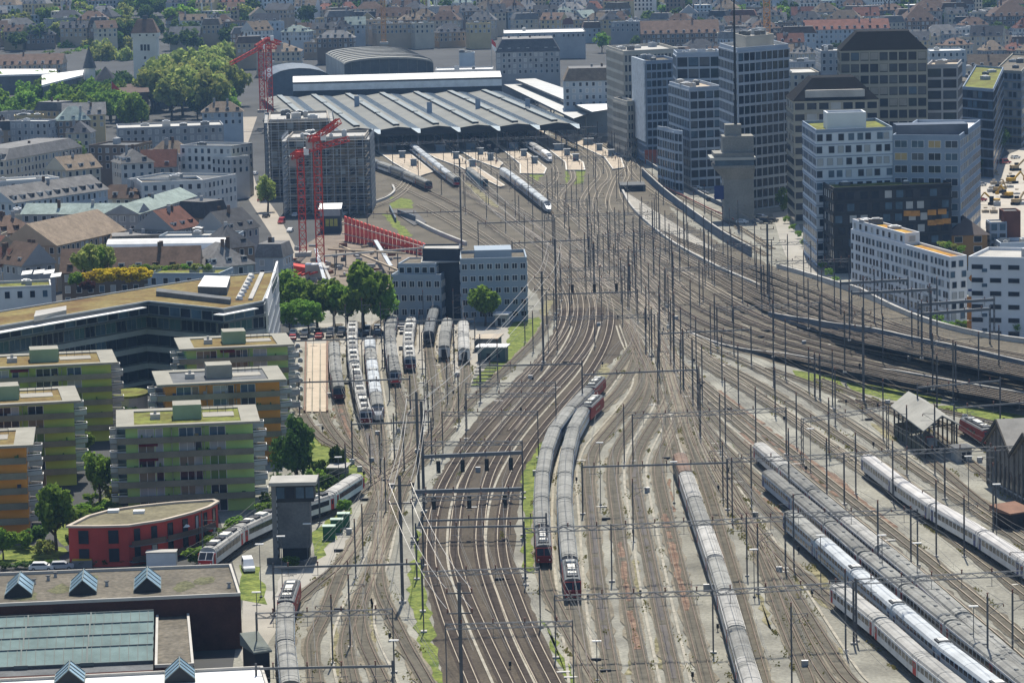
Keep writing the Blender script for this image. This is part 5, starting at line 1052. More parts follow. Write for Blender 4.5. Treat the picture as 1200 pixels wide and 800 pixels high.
sp_ = block('stair_tower', 'dark blue stair tower between the two office wings', 'tower', f, h3, mat('stair_dark', (.035, .042, .055), .5), M_CONC, dict(ww=0), par=.5)
n4, r4 = P(500, 374), P(541, 374); MB().box(f[0][0]-.4, f[1][0]+.4, f[1][1]-.6, f[2][1]+.4, h3-3.2, h3-2.9).build('ledge', M_CONC, sp_)
# ------------------------------------------------------------ station train shed
M_SHED = mat('shed_sheet', (.155, .155, .135), .65, .18, .06, fine=.06, fsc=.8); M_SHEDL = mat('shed_light_sheet', (.44, .44, .42), .55, .12, .1)
M_SHGL = mat('shed_glass', (.19, .26, .31), .55, .25, .3, 0, .2); M_SKYL = mat('ridge_lights', (.20, .225, .225), .6, .15, .15)
zr = 12.5
def fr2(px, py, z): return np.array(P(px, py, z)[:2])
O0, Ob = fr2(420, 150, zr), fr2(366, 111, zr); c_ = (fr2(653, 143.5, zr)-O0)/5; Lh = np.linalg.norm(Ob-O0); dv = (Ob-O0)/Lh
ts = thing('train_shed', 'wide low train shed roof of parallel ridges with glazed strips over the platforms', 'train shed', (*O0, 0), world=True)
def sh(u, v, z): p = O0+c_*u+dv*v; return (p[0], p[1], z)                 # u in bays, v metres from the front edge
for k in range(-1, 6):
    mb = MB(); g2 = MB()
    mb.quad(sh(k, 0, zr), sh(k, Lh, zr), sh(k-.45, Lh, zr-1.15), sh(k-.45, 0, zr-1.15))
    mb.quad(sh(k, 0, zr), sh(k+.38, 0, zr-.8), sh(k+.38, Lh, zr-.8), sh(k, Lh, zr))
    mb.quad(sh(k-.45, .02, zr-1.15), sh(k+.55, .02, zr-1.15), sh(k+.38, .02, zr-.8), sh(k, .02, zr), 1)
    o = mb.build('roof_bay', [M_SHED, M_DARK], ts)
    g2.quad(sh(k+.30, -.2, zr-.55), sh(k+.55, -.2, zr-1.1), sh(k+.55, Lh, zr-1.1), sh(k+.30, Lh, zr-.55)).poly([sh(k+.30, -.3, zr-.5), sh(k+.46, -6, zr-2.6), sh(k+.52, -6, zr-2.6), sh(k+.55, -.3, zr-1.0)])
    for v in np.arange(-4.5, Lh, 6): g2.bar(sh(k+.30, max(0, v), zr-.45), sh(k+.55, max(0, v), zr-1.0), .3, .3, 1)
    g2.build('valley_glazing', [M_SHGL, M_GALV], o)
    for v0, v1 in ((.03, .34), (.36, .68), (.70, .97)):
        MB().prism([sh(k-.075, Lh*v0, 0)[:2], sh(k+.075, Lh*v0, 0)[:2], sh(k+.075, Lh*v1, 0)[:2], sh(k-.075, Lh*v1, 0)[:2]], zr-.1, zr+.8, 1, 0).build('ridge_light', [M_SKYL, M_DARK], o)
    for v in (2, 32, 64, 100): MB().tube(sh(k+.5, v, 0), sh(k+.5, v, zr-2.6), .35, k=8).build('column', M_CONCD, ts)
MB().prism([sh(-1.5, .4, 0)[:2], sh(5.6, .4, 0)[:2], sh(5.6, 1.0, 0)[:2], sh(-1.5, 1.0, 0)[:2]], zr-3.6, zr-1.155).build('front_girder', M_DARK, ts)
for k, v in ((.7, .62), (2.32, .38), (3.75, .45), (5.0, .4)):
    p = sh(k+.1, Lh*v, 0); MB().box(p[0]-1.2, p[0]+1.2, p[1]-1.2, p[1]+1.2, zr-2, zr+4.5, 0, 1).build('vent_shaft', [M_GREYB, M_DARK], ts)
# bright clerestory hall closing the shed at the back
cb = thing('cross_hall', 'long white clerestory roof crossing behind the train shed', 'hall', sh(-1, Lh, 0), world=True)
a, b = AT(343.5, 107, O0[1]+dv[1]*Lh+2), AT(588, 100.5, O0[1]+dv[1]*Lh+2+(c_[1]*5)); za = a[2]
a, b = np.array(a[:2]), np.array(b[:2]); d = (b-a)/np.linalg.norm(b-a); n_ = np.array([-d[1], d[0]])
def cbx(t0, t1, z0, z1, nm, m): MB().prism([tuple(a+n_*t0), tuple(b+n_*t0), tuple(b+n_*t1), tuple(a+n_*t1)], z0, z1).build(nm, m, cb)
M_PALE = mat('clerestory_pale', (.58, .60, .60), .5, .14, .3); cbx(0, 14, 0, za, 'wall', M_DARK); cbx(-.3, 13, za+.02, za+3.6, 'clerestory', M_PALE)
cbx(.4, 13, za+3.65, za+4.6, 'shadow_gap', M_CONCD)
mb = MB(); mb.quad((*(a-n_*.6), za+4.7), (*(b-n_*.6), za+4.7), (*(b+n_*12), za+7.2), (*(a+n_*12), za+7.2)).quad((*(a+n_*12), za+7.2), (*(b+n_*12), za+7.2), (*(b+n_*20), za+5), (*(a+n_*20), za+5))
mb.quad((*(a-n_*.6), za+4.7), (*(a+n_*12), za+7.2), (*(a+n_*20), za+5), (*(a+n_*6), za+4.6)).build('roof', M_WHITE, cb)
# pale side roofs on the right
for lab, pts, z, m in (('pale sheet roof of the inner right platform canopy', [(590, 99), (607, 97), (690, 133), (672, 139)], 11.5, M_SHEDL), ('pale sheet roof of the outer right platform canopy with bright front panel', [(604, 93), (627, 92), (716, 122), (692, 130)], 14.5, M_SHEDL)):
    q = [P(x, y, z) for x, y in pts]; r = thing('platform_canopy', lab, 'canopy', (q[2][0], q[2][1], 0), world=True)
    MB().prism([p[:2] for p in q], z-.9, z, 1, 0).build('roof', [m, M_CONCD], r)
    for k in range(5):
        t = .04+k*.23; p = np.array(q[2][:2])*(1-t)+np.array(q[1][:2])*t; MB().tube((*p, 0), (*p, z-.9), .4, k=8).build('column', M_CONC, r)
q = [P(x, y, 14.9) for x, y in [(676, 123), (716, 120.5), (720, 127), (694, 131)]]
MB().prism([p[:2] for p in q], 14.6, 14.9).build('front_panel', M_WHITE, r)
# great arched hall behind
Yf = O0[1]+dv[1]*Lh+55; a, b = AT(404, 83, Yf), AT(508, 80, Yf); w = (b[0]-a[0])/2; cx = (a[0]+b[0])/2; zb = HZ(404, 76, Yf); zp = HZ(452, 68, Yf)
gh = thing('arched_hall', 'great arched station hall with grey barrel roof and dark glazed gable', 'hall', (cx, Yf, 0), world=True)
dx = -17; Ld = 130; k = 14; vault = MB(); face = MB(); n = 0
prof = [(cx+w*math.cos(math.pi*(1-i/k)), zb+(zp-zb)*math.sin(math.pi*i/k)) for i in range(k+1)]
for i in range(k):
    (xa, z0), (xb, z1) = prof[i], prof[i+1]; vault.quad((xa, Yf-3, z0+.5), (xb, Yf-3, z1+.5), (xb+dx, Yf+Ld, z1+.5), (xa+dx, Yf+Ld, z0+.5))
    vault.quad((xa, Yf-3, z0-.4), (xb, Yf-3, z1-.4), (xb, Yf-3, z1+.5), (xa, Yf-3, z0+.5))
M_VAULT = mat('vault_sheet', (.215, .215, .195), .7, .15, .05); vault.build('vault', M_VAULT, gh)
MB().poly([(x, Yf, z) for x, z in prof]+[(cx+w, Yf, 0), (cx-w, Yf, 0)]).build('glazed_gable', mat('gable_glass', (.055, .07, .085), .3, .25, .3), gh)
mul = MB()
for t in np.linspace(-.85, .85, 9): mul.box(cx+w*t-.2, cx+w*t+.2, Yf-.3, Yf-.05, 4, zb+(zp-zb)*math.sqrt(1-t*t)*.96)
mul.build('mullion', M_CONCD, gh)
MB().prism([(cx-w-.4, Yf+1), (cx-w, Yf+1), (cx-w+dx, Yf+Ld), (cx-w-.4+dx, Yf+Ld)], 0, zb+.4).build('side_wall', M_CONC, gh)
rb = MB()
for t in np.linspace(.06, .97, 8):                                        # standing ribs of the great roof
    for i in range(k):
        (xa, z0), (xb, z1) = prof[i], prof[i+1]; rb.bar((xa+dx*t, Yf+Ld*t, z0+.7), (xb+dx*t, Yf+Ld*t, z1+.7), .7, .5)
rb.build('roof_rib', M_CONCD, gh)
sl_ = MB()
for i, t in ((5, .2), (6, .2), (7, .2), (8, .2), (9, .2), (10, .2), (11, .2)):
    (xa, z0), (xb, z1) = prof[i], prof[i+1]; sl_.quad((xa+dx*t, Yf+Ld*t, z0+1.1), (xb+dx*t, Yf+Ld*t, z1+1.1), (xb+dx*(t+.05), Yf+Ld*(t+.05), z1+1.1), (xa+dx*(t+.05), Yf+Ld*(t+.05), z0+1.1))
sl_.build('roof_slot', M_DARK, gh)
# low vaulted wing to the left of it
Y2 = Yf+20; a, b = AT(314, 104, Y2), AT(390, 100, Y2); w2 = (b[0]-a[0])/2; c2 = (a[0]+b[0])/2; z2, zq = HZ(314, 96, Y2), HZ(350, 80, Y2)
lw = thing('vaulted_wing', 'low dark vaulted wing left of the arched hall', 'hall', (c2, Y2, 0), world=True); v = MB(); k = 10
prof = [(c2+w2*math.cos(math.pi*(1-i/k)), z2+(zq-z2)*math.sin(math.pi*i/k)) for i in range(k+1)]
for i in range(k): (xa, z0), (xb, z1) = prof[i], prof[i+1]; v.quad((xa, Y2, z0), (xb, Y2, z1), (xb-8, Y2+60, z1), (xa-8, Y2+60, z0))
v.build('vault', mat('vault_blue_grey', (.12, .14, .16), .5, .15, .1), lw); MB().poly([(x, Y2+.5, z) for x, z in prof]+[(c2+w2, Y2+.5, 0), (c2-w2, Y2+.5, 0)]).build('gable', mat('gable_grey', (.10, .12, .14), .6), lw)
# platforms with edge kerb, shelters and waiting people
M_EDGE = mat('platform_edge', (.55, .53, .48), .85, .08)
def P2(q): return P(q[0], q[1], .6)
PLATS = [[(434, 171), (400, 150), (440, 150), (466, 168), (508, 201), (489, 207), (460, 190)], [(487, 172), (465, 155), (500, 152), (520, 170), (556, 193), (592, 217), (586, 219), (540, 196), (510, 185)],
         [(530, 171), (508, 155), (535, 152), (557, 170), (590, 191), (584, 197), (556, 187)], [(580, 168), (560, 152), (585, 150), (607, 170), (641, 197), (638, 203.5), (609, 203), (609, 192)],
         [(634, 168), (612, 150), (632, 149), (662, 176), (684, 190), (686, 199), (663, 199), (662, 190)], [(668, 165), (650, 150), (668, 149), (692, 165), (728, 184), (732, 196), (718, 198), (708, 184)]]
for i, px in enumerate(PLATS):
    f = [P2(q)[:2] for q in px]; pf = thing('platform', ['leftmost', 'second from left', 'third from left', 'fourth from left', 'fifth from left', 'rightmost'][i]+' of the pale platform ends running out of the train shed', 'platform', (*f[0], 0), 'station platforms', world=True)
    MB().prism(f, .06, .58, 0, 1).build('deck', [M_CONC, M_PLAT], pf); ring(MB(), f, .5, .585, .61).build('edge_kerb', M_EDGE, pf)
def skin_person(seed, top, legs):
    rnd = random.Random(seed); me = bpy.data.meshes.new('person')
    J = [((0, 0, .95), .15), ((0, 0, 1.2), .15), ((0, 0, 1.42), .16), ((0, 0, 1.52), .06), ((0, 0, 1.62), .1), ((0, 0, 1.72), .09), ((.1, .02, .9), .1), ((.11, .06, .5), .075), ((.11, .0, .08), .055), ((.11, -.14, .03), .045),
         ((-.1, 0, .9), .1), ((-.11, -.08, .5), .075), ((-.11, .1, .08), .055), ((-.11, -.04, .03), .045), ((.2, 0, 1.4), .065), ((.26, .03, 1.12), .05), ((.25, -.08, .88), .04), ((-.2, 0, 1.4), .065), ((-.26, .03, 1.12), .05), ((-.25, -.06, .88), .04)]
    E = [(0, 1), (1, 2), (2, 3), (3, 4), (4, 5), (0, 6), (6, 7), (7, 8), (8, 9), (0, 10), (10, 11), (11, 12), (12, 13), (2, 14), (14, 15), (15, 16), (2, 17), (17, 18), (18, 19)]
    mb = MB()
    for a_, b_ in E: mb.tube(J[a_][0], J[b_][0], J[a_][1], J[b_][1], 6, 0 if a_ in (1, 2, 14, 15, 17, 18) or (a_, b_) == (0, 1) else (1 if a_ in (0, 6, 7, 8, 10, 11, 12) else 2))
    return mb.mesh('person', [top, legs, mat('skin', (.45, .28, .20), .7)])
PM = [skin_person(i, mat('jacket_%d' % i, c, .9), mat('trousers_%d' % (i % 3), [(.03, .035, .06), (.05, .05, .05), (.12, .10, .08)][i % 3], .9)) for i, c in enumerate([(.35, .05, .05), (.05, .08, .22), (.03, .03, .035), (.5, .5, .48), (.10, .16, .09), (.32, .25, .14)])]
cl_ = ['red', 'dark blue', 'black', 'white', 'green', 'tan']; pn = ['leftmost platform', 'second platform from left', 'third platform from left', 'fourth platform from left', 'fifth platform from left', 'rightmost platform']
rnd = random.Random(3); cnt = {}
for i, px in enumerate(PLATS):
    A, B, C_, D_ = [np.array(P2(q)[:2]) for q in (px[0], px[3], px[4], px[5])]
    for k in range(9):
        u, v = rnd.uniform(.15, .9), rnd.uniform(.2, .8); p = (A*(1-v)+B*v)*(1-u)+(D_*(1-v)+C_*v)*u; j = rnd.randrange(6)
        o = inst('person', PM[j], None, (p[0], p[1], .585), rnd.uniform(0, 6.28)); tag(o, 'person in %s top and dark trousers standing on the %s' % (cl_[j], pn[i]), 'person', 'people waiting on the platforms')
    for k in range(3):
        u = .2+.27*k; p = (A+B)/2*(1-u)+(C_+D_)/2*u
        s_ = thing('platform_shelter', '%s grey shelter from the station on the %s' % (nth(k), pn[i]), 'shelter', (p[0], p[1], .585), 'platform shelters', world=True)
        w_ = 1.6 if k else 2.6
        MB().box(p[0]-w_, p[0]+w_, p[1]-1.2, p[1]+1.2, 3.3, 3.55).build('roof', M_GALV, s_); MB().box(p[0]-w_*.8, p[0]+w_*.8, p[1]-.9, p[1]+.9, .6, 3.3).build('wall', mat('shelter_glass', (.16, .21, .25), .3, .2), s_)
    for k in range(5):
        u = .05+.2*k; p = (A+B)/2*(1-u)+(C_+D_)/2*u+np.array([.8, 2])
        l_ = inst('lamp_post', cached('plamp', lambda: MB().tube((0, 0, 0), (0, 0, 5.5), .09).bar((-1, 0, 5.5), (1, 0, 5.5), .16, .1, 1).mesh('lamp_post', [M_STEEL, M_WHITE])), None, (p[0], p[1], .585)); tag(l_, 'double armed lamp post on the %s' % pn[i], 'lamp', 'lamp posts on the platforms')
# ------------------------------------------------------------ scaffolded building site
M_SCAF = mat('scaffold_tube', (.45, .46, .47), .6, .2, .5, .3); M_NET = mat('scaffold_deck', (.28, .28, .27), .8, .3, .3); M_SITE = mat('site_wall', (.15, .125, .10), .8, .3, .2)
def site(label, FL, FR, topy, depth, base_y, panels):
    n, r = P(FL, base_y), P(FR, base_y-2); h = HZ((FL+FR)/2, topy, n[1]); f = rect(n, r, depth)
    o = block('shell_building', label, 'building', f, h, M_SITE, M_CONC, dict(fh=3.6, bw=3.2, ww=.7, wh=.65, sill=.2, fr=M_GALV, gl=[M_GLASS, M_GLASSL, mat('site_board', (.25, .19, .13), .9), mat('site_board_dark', (.10, .085, .07), .9)], pr=.2, band=.5), trim=mat('raw_slab', (.30, .27, .23), .9, .2, .3), par=.9, clutter=9)
    if panels:
        for u0, u1 in panels:
            a, b = np.array(f[0]), np.array(f[1]); p, q = a*(1-u0)+b*u0, a*(1-u1)+b*u1; MB().prism([(p[0], p[1]-.35), (q[0], q[1]-.35), (q[0], q[1]-.05), (p[0], p[1]-.05)], 2, h-2).build('facing_panel', mat('facing_tan', (.22, .18, .14), .85, .2, .4), o)
    s = thing('scaffold', 'steel scaffolding wrapped around the '+label.split(',')[0], 'scaffold', (*f[0], 0), world=True); ob = inset(f, -1.9); ib = inset(f, -.6)
    for i in (0, 1, 3):
        a, b = np.array(ob[i]), np.array(ob[(i+1) % 4]); a2, b2 = np.array(ib[i]), np.array(ib[(i+1) % 4]); L = np.linalg.norm(b-a); tb = MB(); dk = MB()
        nb = int(L/2.6); nl = int(h/2.1)
        for j in range(nb+1):
            p = a+(b-a)*j/nb; tb.bar((*p, 0), (*p, h+1.5), .17)
        for k in range(1, nl+1):
            z = k*2.1; tb.bar((*a, z+1), (*b, z+1), .13); dk.prism([tuple(a), tuple(b), tuple(b2), tuple(a2)], z-.1, z)
        for j in range(0, nb-1, 3):
            for k in range(nl-1): tb.bar((*(a+(b-a)*j/nb), k*2.1), (*(a+(b-a)*(j+1)/nb), (k+1)*2.1), .07)
        tb.build('scaffold_frame', M_SCAF, s); dk.build('scaffold_deck', M_NET, s)
    return o
site('taller rear shell building under construction, pale slab roof', 318, 388, 142, 45, 232, None)
site('front shell building under construction, tan panels in the middle', 339, 430, 163, 30, 252, [(.27, .38), (.56, .62), (.74, .80)])
# cranes
M_CRR = mat('crane_red', (.46, .05, .032), .7, .25, .3); M_CRO = mat('crane_orange', (.50, .24, .08), .6, .15, .3)
def lattice(mb, a, b, w, th, seg):
    a, b = Vector(a), Vector(b); d = (b-a).normalized(); up = Vector((0, 1, 0)) if abs(d.z) > .8 else Vector((0, 0, 1))
    x = d.cross(up).normalized()*w/2; y = x.cross(d).normalized()*w/2; n = max(2, int((b-a).length/seg)); C4 = [-x-y, x-y, x+y, -x+y]
    for c in C4: mb.bar(tuple(a+c), tuple(b+c), th)
    for i in range(n):
        p, q = a+(b-a)*(i/n), a+(b-a)*((i+1)/n)
        for k in range(4):
            u, v = C4[k], C4[(k+1) % 4]; mb.bar(tuple(p+u), tuple(q+v), th*.7); mb.bar(tuple(q+u), tuple(q+v), th*.6)
    return mb
def crane(label, base, ztop_px, jib_px, m, w=2.2, tail=None, yb=None):
    p = P(*base) if yb is None else AT(base[0], base[1], yb); z0 = 0 if yb is None else max(0, p[2]); h = HZ(*ztop_px, p[1]); x = AT(*ztop_px, p[1])[0]
    r = thing('tower_crane', label, 'crane', (p[0], p[1], z0), 'tower cranes', world=True); lattice(MB(), (p[0], p[1], z0), (p[0], p[1], h), w, .24 if w < 2.5 else .34, 2.6).build('mast_tower', m, r)
    MB().box(p[0]-2.6, p[0]+2.6, p[1]-2.6, p[1]+2.6, z0+.05, z0+1.4).build('ballast_base', M_CONC, r)
    MB().box(p[0]-1.4, p[0]+1.4, p[1]-1.4, p[1]+1.4, h, h+1.2).build('slew_ring', m, r); MB().box(p[0]+1.3, p[0]+2.9, p[1]-2.4, p[1]-.4, h+.2, h+2.5).build('cab', M_WHITE, r)
    if jib_px:
        j = AT(*jib_px, p[1]-6); lattice(MB(), (p[0], p[1], h+1), j, 1.6, .28, 2.2).build('jib', m, r)
    if tail:
        t = AT(*tail, p[1]+5); lattice(MB(), (p[0], p[1], h+1), t, 1.8, .38, 2.2).build('counter_jib', m, r); MB().box(t[0]-1.5, t[0]+1.5, t[1]-1, t[1]+1, t[2]-3, t[2]+.3).build('counterweight', M_CONC, r)
    return p, h
crane('red tower crane in front of the scaffold, right one with raised thick jib', (376, 318), (371, 165), (397, 142), M_CRR, 2.4, (364, 163))
crane('red tower crane in front of the scaffold, left one with sloping jib', (355.5, 300), (351, 182), (408, 163), M_CRR, 2.2, (344, 184))
Yc = 1640
crane('red tower crane left of the station roof, taller of the far pair', (317, 135), (317, 48), (300, 55), M_CRR, 2.8, (328, 51), yb=Yc)
crane('red tower crane left of the station roof, shorter of the far pair', (308, 132), (307, 58), (270, 75), M_CRR, 2.6, (326, 55), yb=Yc+15)
crane('orange tower crane rising behind the arched hall', (450, 52), (449, -8), None, M_CRO, 2.6, None, yb=2050)
crane('orange tower crane rising behind the tallest office tower', (899, 50), (898, -8), None, M_CRO, 3.2, None, yb=1750)
# excavation with red sheeting, site hut, beams
rw = thing('sheet_pile_wall', 'red sheet pile wall along the excavation beside the tracks', 'wall', P(404, 282), world=True)
a, b = np.array(P(404, 282)[:2]), np.array(P(500, 300)[:2]); ha, hb_ = HZ(404, 253, a[1]), HZ(500, 286, b[1]); N = 40; mb = MB()
dd = (b-a)/np.linalg.norm(b-a); nn = np.array([dd[1], -dd[0]])
for i in range(N):
    p, q = a+(b-a)*i/N, a+(b-a)*(i+1)/N; o = nn*(.45 if i % 2 else 0); z0, z1 = ha+(hb_-ha)*i/N, ha+(hb_-ha)*(i+1)/N
    mb.prism([tuple(p+o), tuple(q+o), tuple(q+o-nn*.3), tuple(p+o-nn*.3)], 0, [z0, z1, z1, z0] if True else z0)
mb.build('sheet_pile', mat('sheet_red', (.66, .10, .075), .7, .18, .2), rw)
st2 = MB()
for t in (.3, .75): st2.bar((*(a+nn*.9), ha*t), (*(b+nn*.9), hb_*t), .35, .35)
st2.build('waling_beam', mat('waling_pale', (.42, .30, .26), .7), rw)
n, r = P(375, 274), P(400, 273); hh = HZ(388, 245, n[1]); ch = thing('site_hut', 'two storey site hut with white roof and yellow lit window', 'hut', (n[0], n[1], 0), world=True)
MB().box(n[0], r[0], n[1], n[1]+9, 0, hh, 0).build('wall', mat('hut_dark', (.05, .06, .075), .6), ch); mb = MB().quad((n[0]-.3, n[1]-.4, hh+.05), (r[0]+.3, n[1]-.4, hh+.05), (r[0]+.3, n[1]+9.5, hh+1.2), (n[0]-.3, n[1]+9.5, hh+1.2)); mb.build('roof', M_WHITE, ch)
for k in range(3): x = n[0]+2+k*1.5; MB().box(x, x+1.2, n[1]-.1, n[1]-.03, hh*.3, hh*.6).build('window', mat('yellow_pane', (.35, .33, .08), .4, .3, 1.5), ch)  # panes in a plain yellow colour
MB().box(n[0]+.1, r[0]-.1, n[1]-.25, n[1]-.04, hh*.72, hh*.98).build('fascia', M_GALV, ch)
rnd = random.Random(5); mB = mat('site_timber', (.34, .28, .20), .9, .25, .5)
for i, (p, q, z, w) in enumerate([((385, 292), (475, 297), 6, .9), ((380, 300), (500, 290), 6, .7), ((440, 282), (458, 312), 5, 1.2), ((398, 288), (470, 318), 5.5, .6), ((378, 308), (392, 340), 4, .8), ((370, 292), (385, 345), 4, 1.0), ((455, 318), (490, 320), 5, .9)]):
    a, b = P(*p, z), P(*q, z); o = thing('site_beam', '%s steel bracing beam across the excavation, counted from the crane' % nth(i), 'beam', a, 'bracing beams over the excavation', world=True); MB().bar(a, b, w, .5).build('flange', [mB, M_CONC, M_GALV][i % 3], o)
    for t in (.1, .9): c = tuple(a[k]*(1-t)+b[k]*t for k in range(3)); MB().bar((c[0], c[1], 0), (c[0], c[1], z-.25), .35).build('prop', M_CONCD, o)
for i in range(80):
    x, y = rnd.uniform(345, 498), rnd.uniform(288, 330); p = P(x, y); s_ = rnd.uniform(.6, 1.8); a = rnd.uniform(0, 3); mb = MB()
    for k in range(rnd.randint(2, 4)): mb.bar((p[0]-s_*math.cos(a), p[1]-s_*math.sin(a), .25+k*.3), (p[0]+s_*math.cos(a), p[1]+s_*math.sin(a), .25+k*.3), .9-.15*k, .28)
    tag(mb.build('material_stack', rnd.choice([mB, M_CONC, M_GALV, M_CONCD, mat('stack_rust', (.22, .09, .05), .9)])), 'stack of boards or steel lying in the excavation', 'stack', 'material stacks in the excavation')
n = P(338, 322); bx = thing('site_hopper', 'red steel hopper and skip below the left crane', 'skip', n, world=True)
p, q = P(341, 318), P(362, 322); MB().prism([(p[0], p[1]-3), (q[0], q[1]-3), (q[0]+.5, q[1]+4), (p[0]-.5, p[1]+4)], .05, 2.4).build('skip_body', M_CRR, bx)
pq = P(366, 326); MB().box(pq[0]-2, pq[0]+2.5, pq[1]-2, pq[1]+3, 0, 4.4, 0, 1).build('white_container', [mat('container_beige', (.45, .42, .36), .7), M_WHITE], bx)
for k in range(3):
    a, b = P(345+k*9, 331-k), P(372, 321+3*k); MB().bar((a[0], a[1], 2), (b[0], b[1], 2.2), .5, .5).build('frame', M_CRR, bx)
# ------------------------------------------------------------ town: hand placed roofs left of the tracks, then rows behind
cr_, sr_ = math.cos(ROLL), math.sin(ROLL)
def proj(x, y, z):
    f = y*cp-(z-CH)*sp; v = (y*sp+(z-CH)*cp)/f; u = x/f
    u2, v2 = u*cr_-v*sr_, u*sr_+v*cr_; return 600+F*u2, 400-F*v2
WALLS = [('cream', (.42, .38, .30)), ('white', (.52, .52, .50)), ('grey', (.27, .28, .29)), ('tan', (.34, .27, .19)), ('pale blue', (.34, .39, .43)), ('brown', (.17, .13, .10)), ('yellow', (.42, .34, .19))]
ROOFS = [('brown', (.115, .078, .058)), ('dark grey', (.065, .067, .072)), ('red', (.155, .07, .05)), ('grey', (.155, .152, .148)), ('tan', (.165, .13, .095)), ('pale green', (.205, .25, .23))]
WM = {n: mat('wall_'+n.replace(' ', '_'), c, .9, .12, .15, ov=.18) for n, c in WALLS}; RM = {n: mat('tiles_'+n.replace(' ', '_'), c, .9, .25, .35, fine=.15, fsc=1.5, ov=.28) for n, c in ROOFS}
FLATS = {'gravel': M_GRAVEL, 'pale': mat('flat_pale', (.42, .41, .38), .9, .2, .1), 'planted': M_SEDUM, 'white': mat('flat_white', (.66, .66, .64), .8, .1, .1), 'dark': M_CONCD}
def house(foot, z0, h, wall, roofc, kind, label, group, rnd, wins=2, cat='house', rh=None, dorm=True, fh=3.1):
    foot = ccw([tuple(p[:2]) for p in foot]); r = thing('town_house', label, cat, (*foot[0], z0), group, world=True); z1 = z0+h
    MB().prism(foot, z0-6, z1).build('wall', WM[wall], r)
    if kind == 'flat':
        flatroof(r, foot, z1, FLATS[roofc], .7, WM[wall], rnd.randint(1, 4), rnd)
    elif kind == 'mansard':
        rf = frustum(r, inset(foot, -.3), z1+.03, .22, rh or 4.2, RM[roofc], 'mansard_roof', RM['grey'])
    else:
        rf, (r0, r1) = hiproof(r, foot, z1+.03, rh or rnd.uniform(4, 6.5), RM[roofc], .6, kind == 'gable', 'roof', WM[wall])
    if kind != 'flat':
        c = np.mean(foot, 0)
        for k in range(rnd.randint(1, 3)):
            p = c+np.array([rnd.uniform(-.3, .3)*abs(foot[1][0]-foot[0][0]), rnd.uniform(-2, 2)]); zt = z1+(rh or 5)+.6
            MB().box(p[0]-.5, p[0]+.5, p[1]-.4, p[1]+.4, z1+1, zt+rnd.uniform(0, 1)).build('chimney', RM['brown'] if rnd.random() < .5 else WM['grey'], rf)
        o = ORG[r.name]
        for i in range(4):
            a, b = np.array(foot[i]), np.array(foot[(i+1) % 4]); vis, n = facing(a, b, .25); L = np.linalg.norm(b-a)
            if not vis or not dorm or L < 7: continue
            d = (b-a)/L; m = max(1, int(L/4.6))
            for j in range(m):
                p = a+d*L*(j+.5)/m-n*1.0; q = [tuple(p-d*.85), tuple(p+d*.85), tuple(p+d*.85-n*2.4), tuple(p-d*.85-n*2.4)]
                dm = MB().prism(q, z1+.4, z1+2.3, 0, 1).build('dormer', [WM['white'] if rnd.random() < .6 else RM[roofc], RM[roofc]], r)
                p2 = p+n*.05; MB().prism([tuple(p2-d*.55), tuple(p2+d*.55), tuple(p2+d*.55-n*.04), tuple(p2-d*.55-n*.04)], z1+.9, z1+2.0).build('dormer_window', M_GLASS, dm)
    if wins:
        o = ORG[r.name]
        for i in range(len(foot)):
            a, b = np.array(foot[i]), np.array(foot[(i+1) % len(foot)]); vis, n = facing(a, b, .05); L = np.linalg.norm(b-a)
            if not vis or L < 4: continue
            d = (b-a)/L; m = max(1, int(L/2.9)); rz = math.atan2(d[1], d[0])
            for f in range(wins):
                for j in range(m):
                    p = a+d*L*(j+.5)/m+n*.03; inst('window', winmesh(1.3, 1.8, rnd.choice([M_GLASS, M_GLASS, M_GLASSB, M_GLASSL]), M_WHITE, 0), r, (p[0]-o[0], p[1]-o[1], z1-(f+1)*fh+.7-o[2]), rz)
    return r
rnd = random.Random(11); HAND = []
def hand(label, L_, R_, h, depth, kind, wall, roofc, rh=None, wins=3, dorm=True, cat='house', hide=(0, 34)):
    a, b = P(*L_, h), P(*R_, h); f = rect(a, b, depth); HAND.append((min(L_[0], R_[0]), min(L_[1], R_[1])-12, max(L_[0], R_[0]), max(L_[1], R_[1])+22))
    return house(f, 0, h, wall, roofc, kind, label, 'town houses left of the tracks', rnd, wins, cat, rh, dorm)
hand('long brown roofed tenement with a row of dormers, in front of the white vault', (72, 320), (232, 316), 15, 13, 'gable', 'brown', 'brown', 6)
hand('hall house with broad bare brown gable roof', (66, 288), (146, 270), 14, 19, 'gable', 'tan', 'tan', 6.5, 2, False)
hand('pale green metal roofed wing, left leg of the bent long building', (26, 251), (160, 251), 17, 11, 'gable', 'grey', 'pale green', 3, 2, False)
hand('pale green metal roofed wing, right leg of the bent long building', (162, 251), (229, 230), 17, 11, 'gable', 'grey', 'pale green', 3, 2, False)
hand('pale office with slanting roof full of small skylights, upper left', (16, 238), (126, 222), 17, 15, 'gable', 'pale blue', 'grey', 5, 2, True)
hand('white office block with ribbon windows above the green metal roof', (166, 216), (238, 213), 18, 16, 'flat', 'white', 'gravel', None, 3)
hand('white office block turned to the street beside the planted roof', (238, 213), (277, 206), 18, 30, 'flat', 'white', 'dark', None, 3)
hand('white stepped office with dark roof house behind the other white office', (211, 172), (271, 173), 20, 16, 'flat', 'white', 'dark', None, 3)
hand('long green planted flat roof beside the street', (271, 186), (292, 184), 16, 60, 'flat', 'white', 'planted', None, 2)
hand('pale blue flat roofed studio behind the white vault', (186, 279), (277, 278), 15, 12, 'flat', 'pale blue', 'pale', None, 2)
hand('pale terrace house with planted balconies behind the yellow bush', (173, 323), (257, 323), 15, 14, 'flat', 'pale blue', 'planted', None, 2)
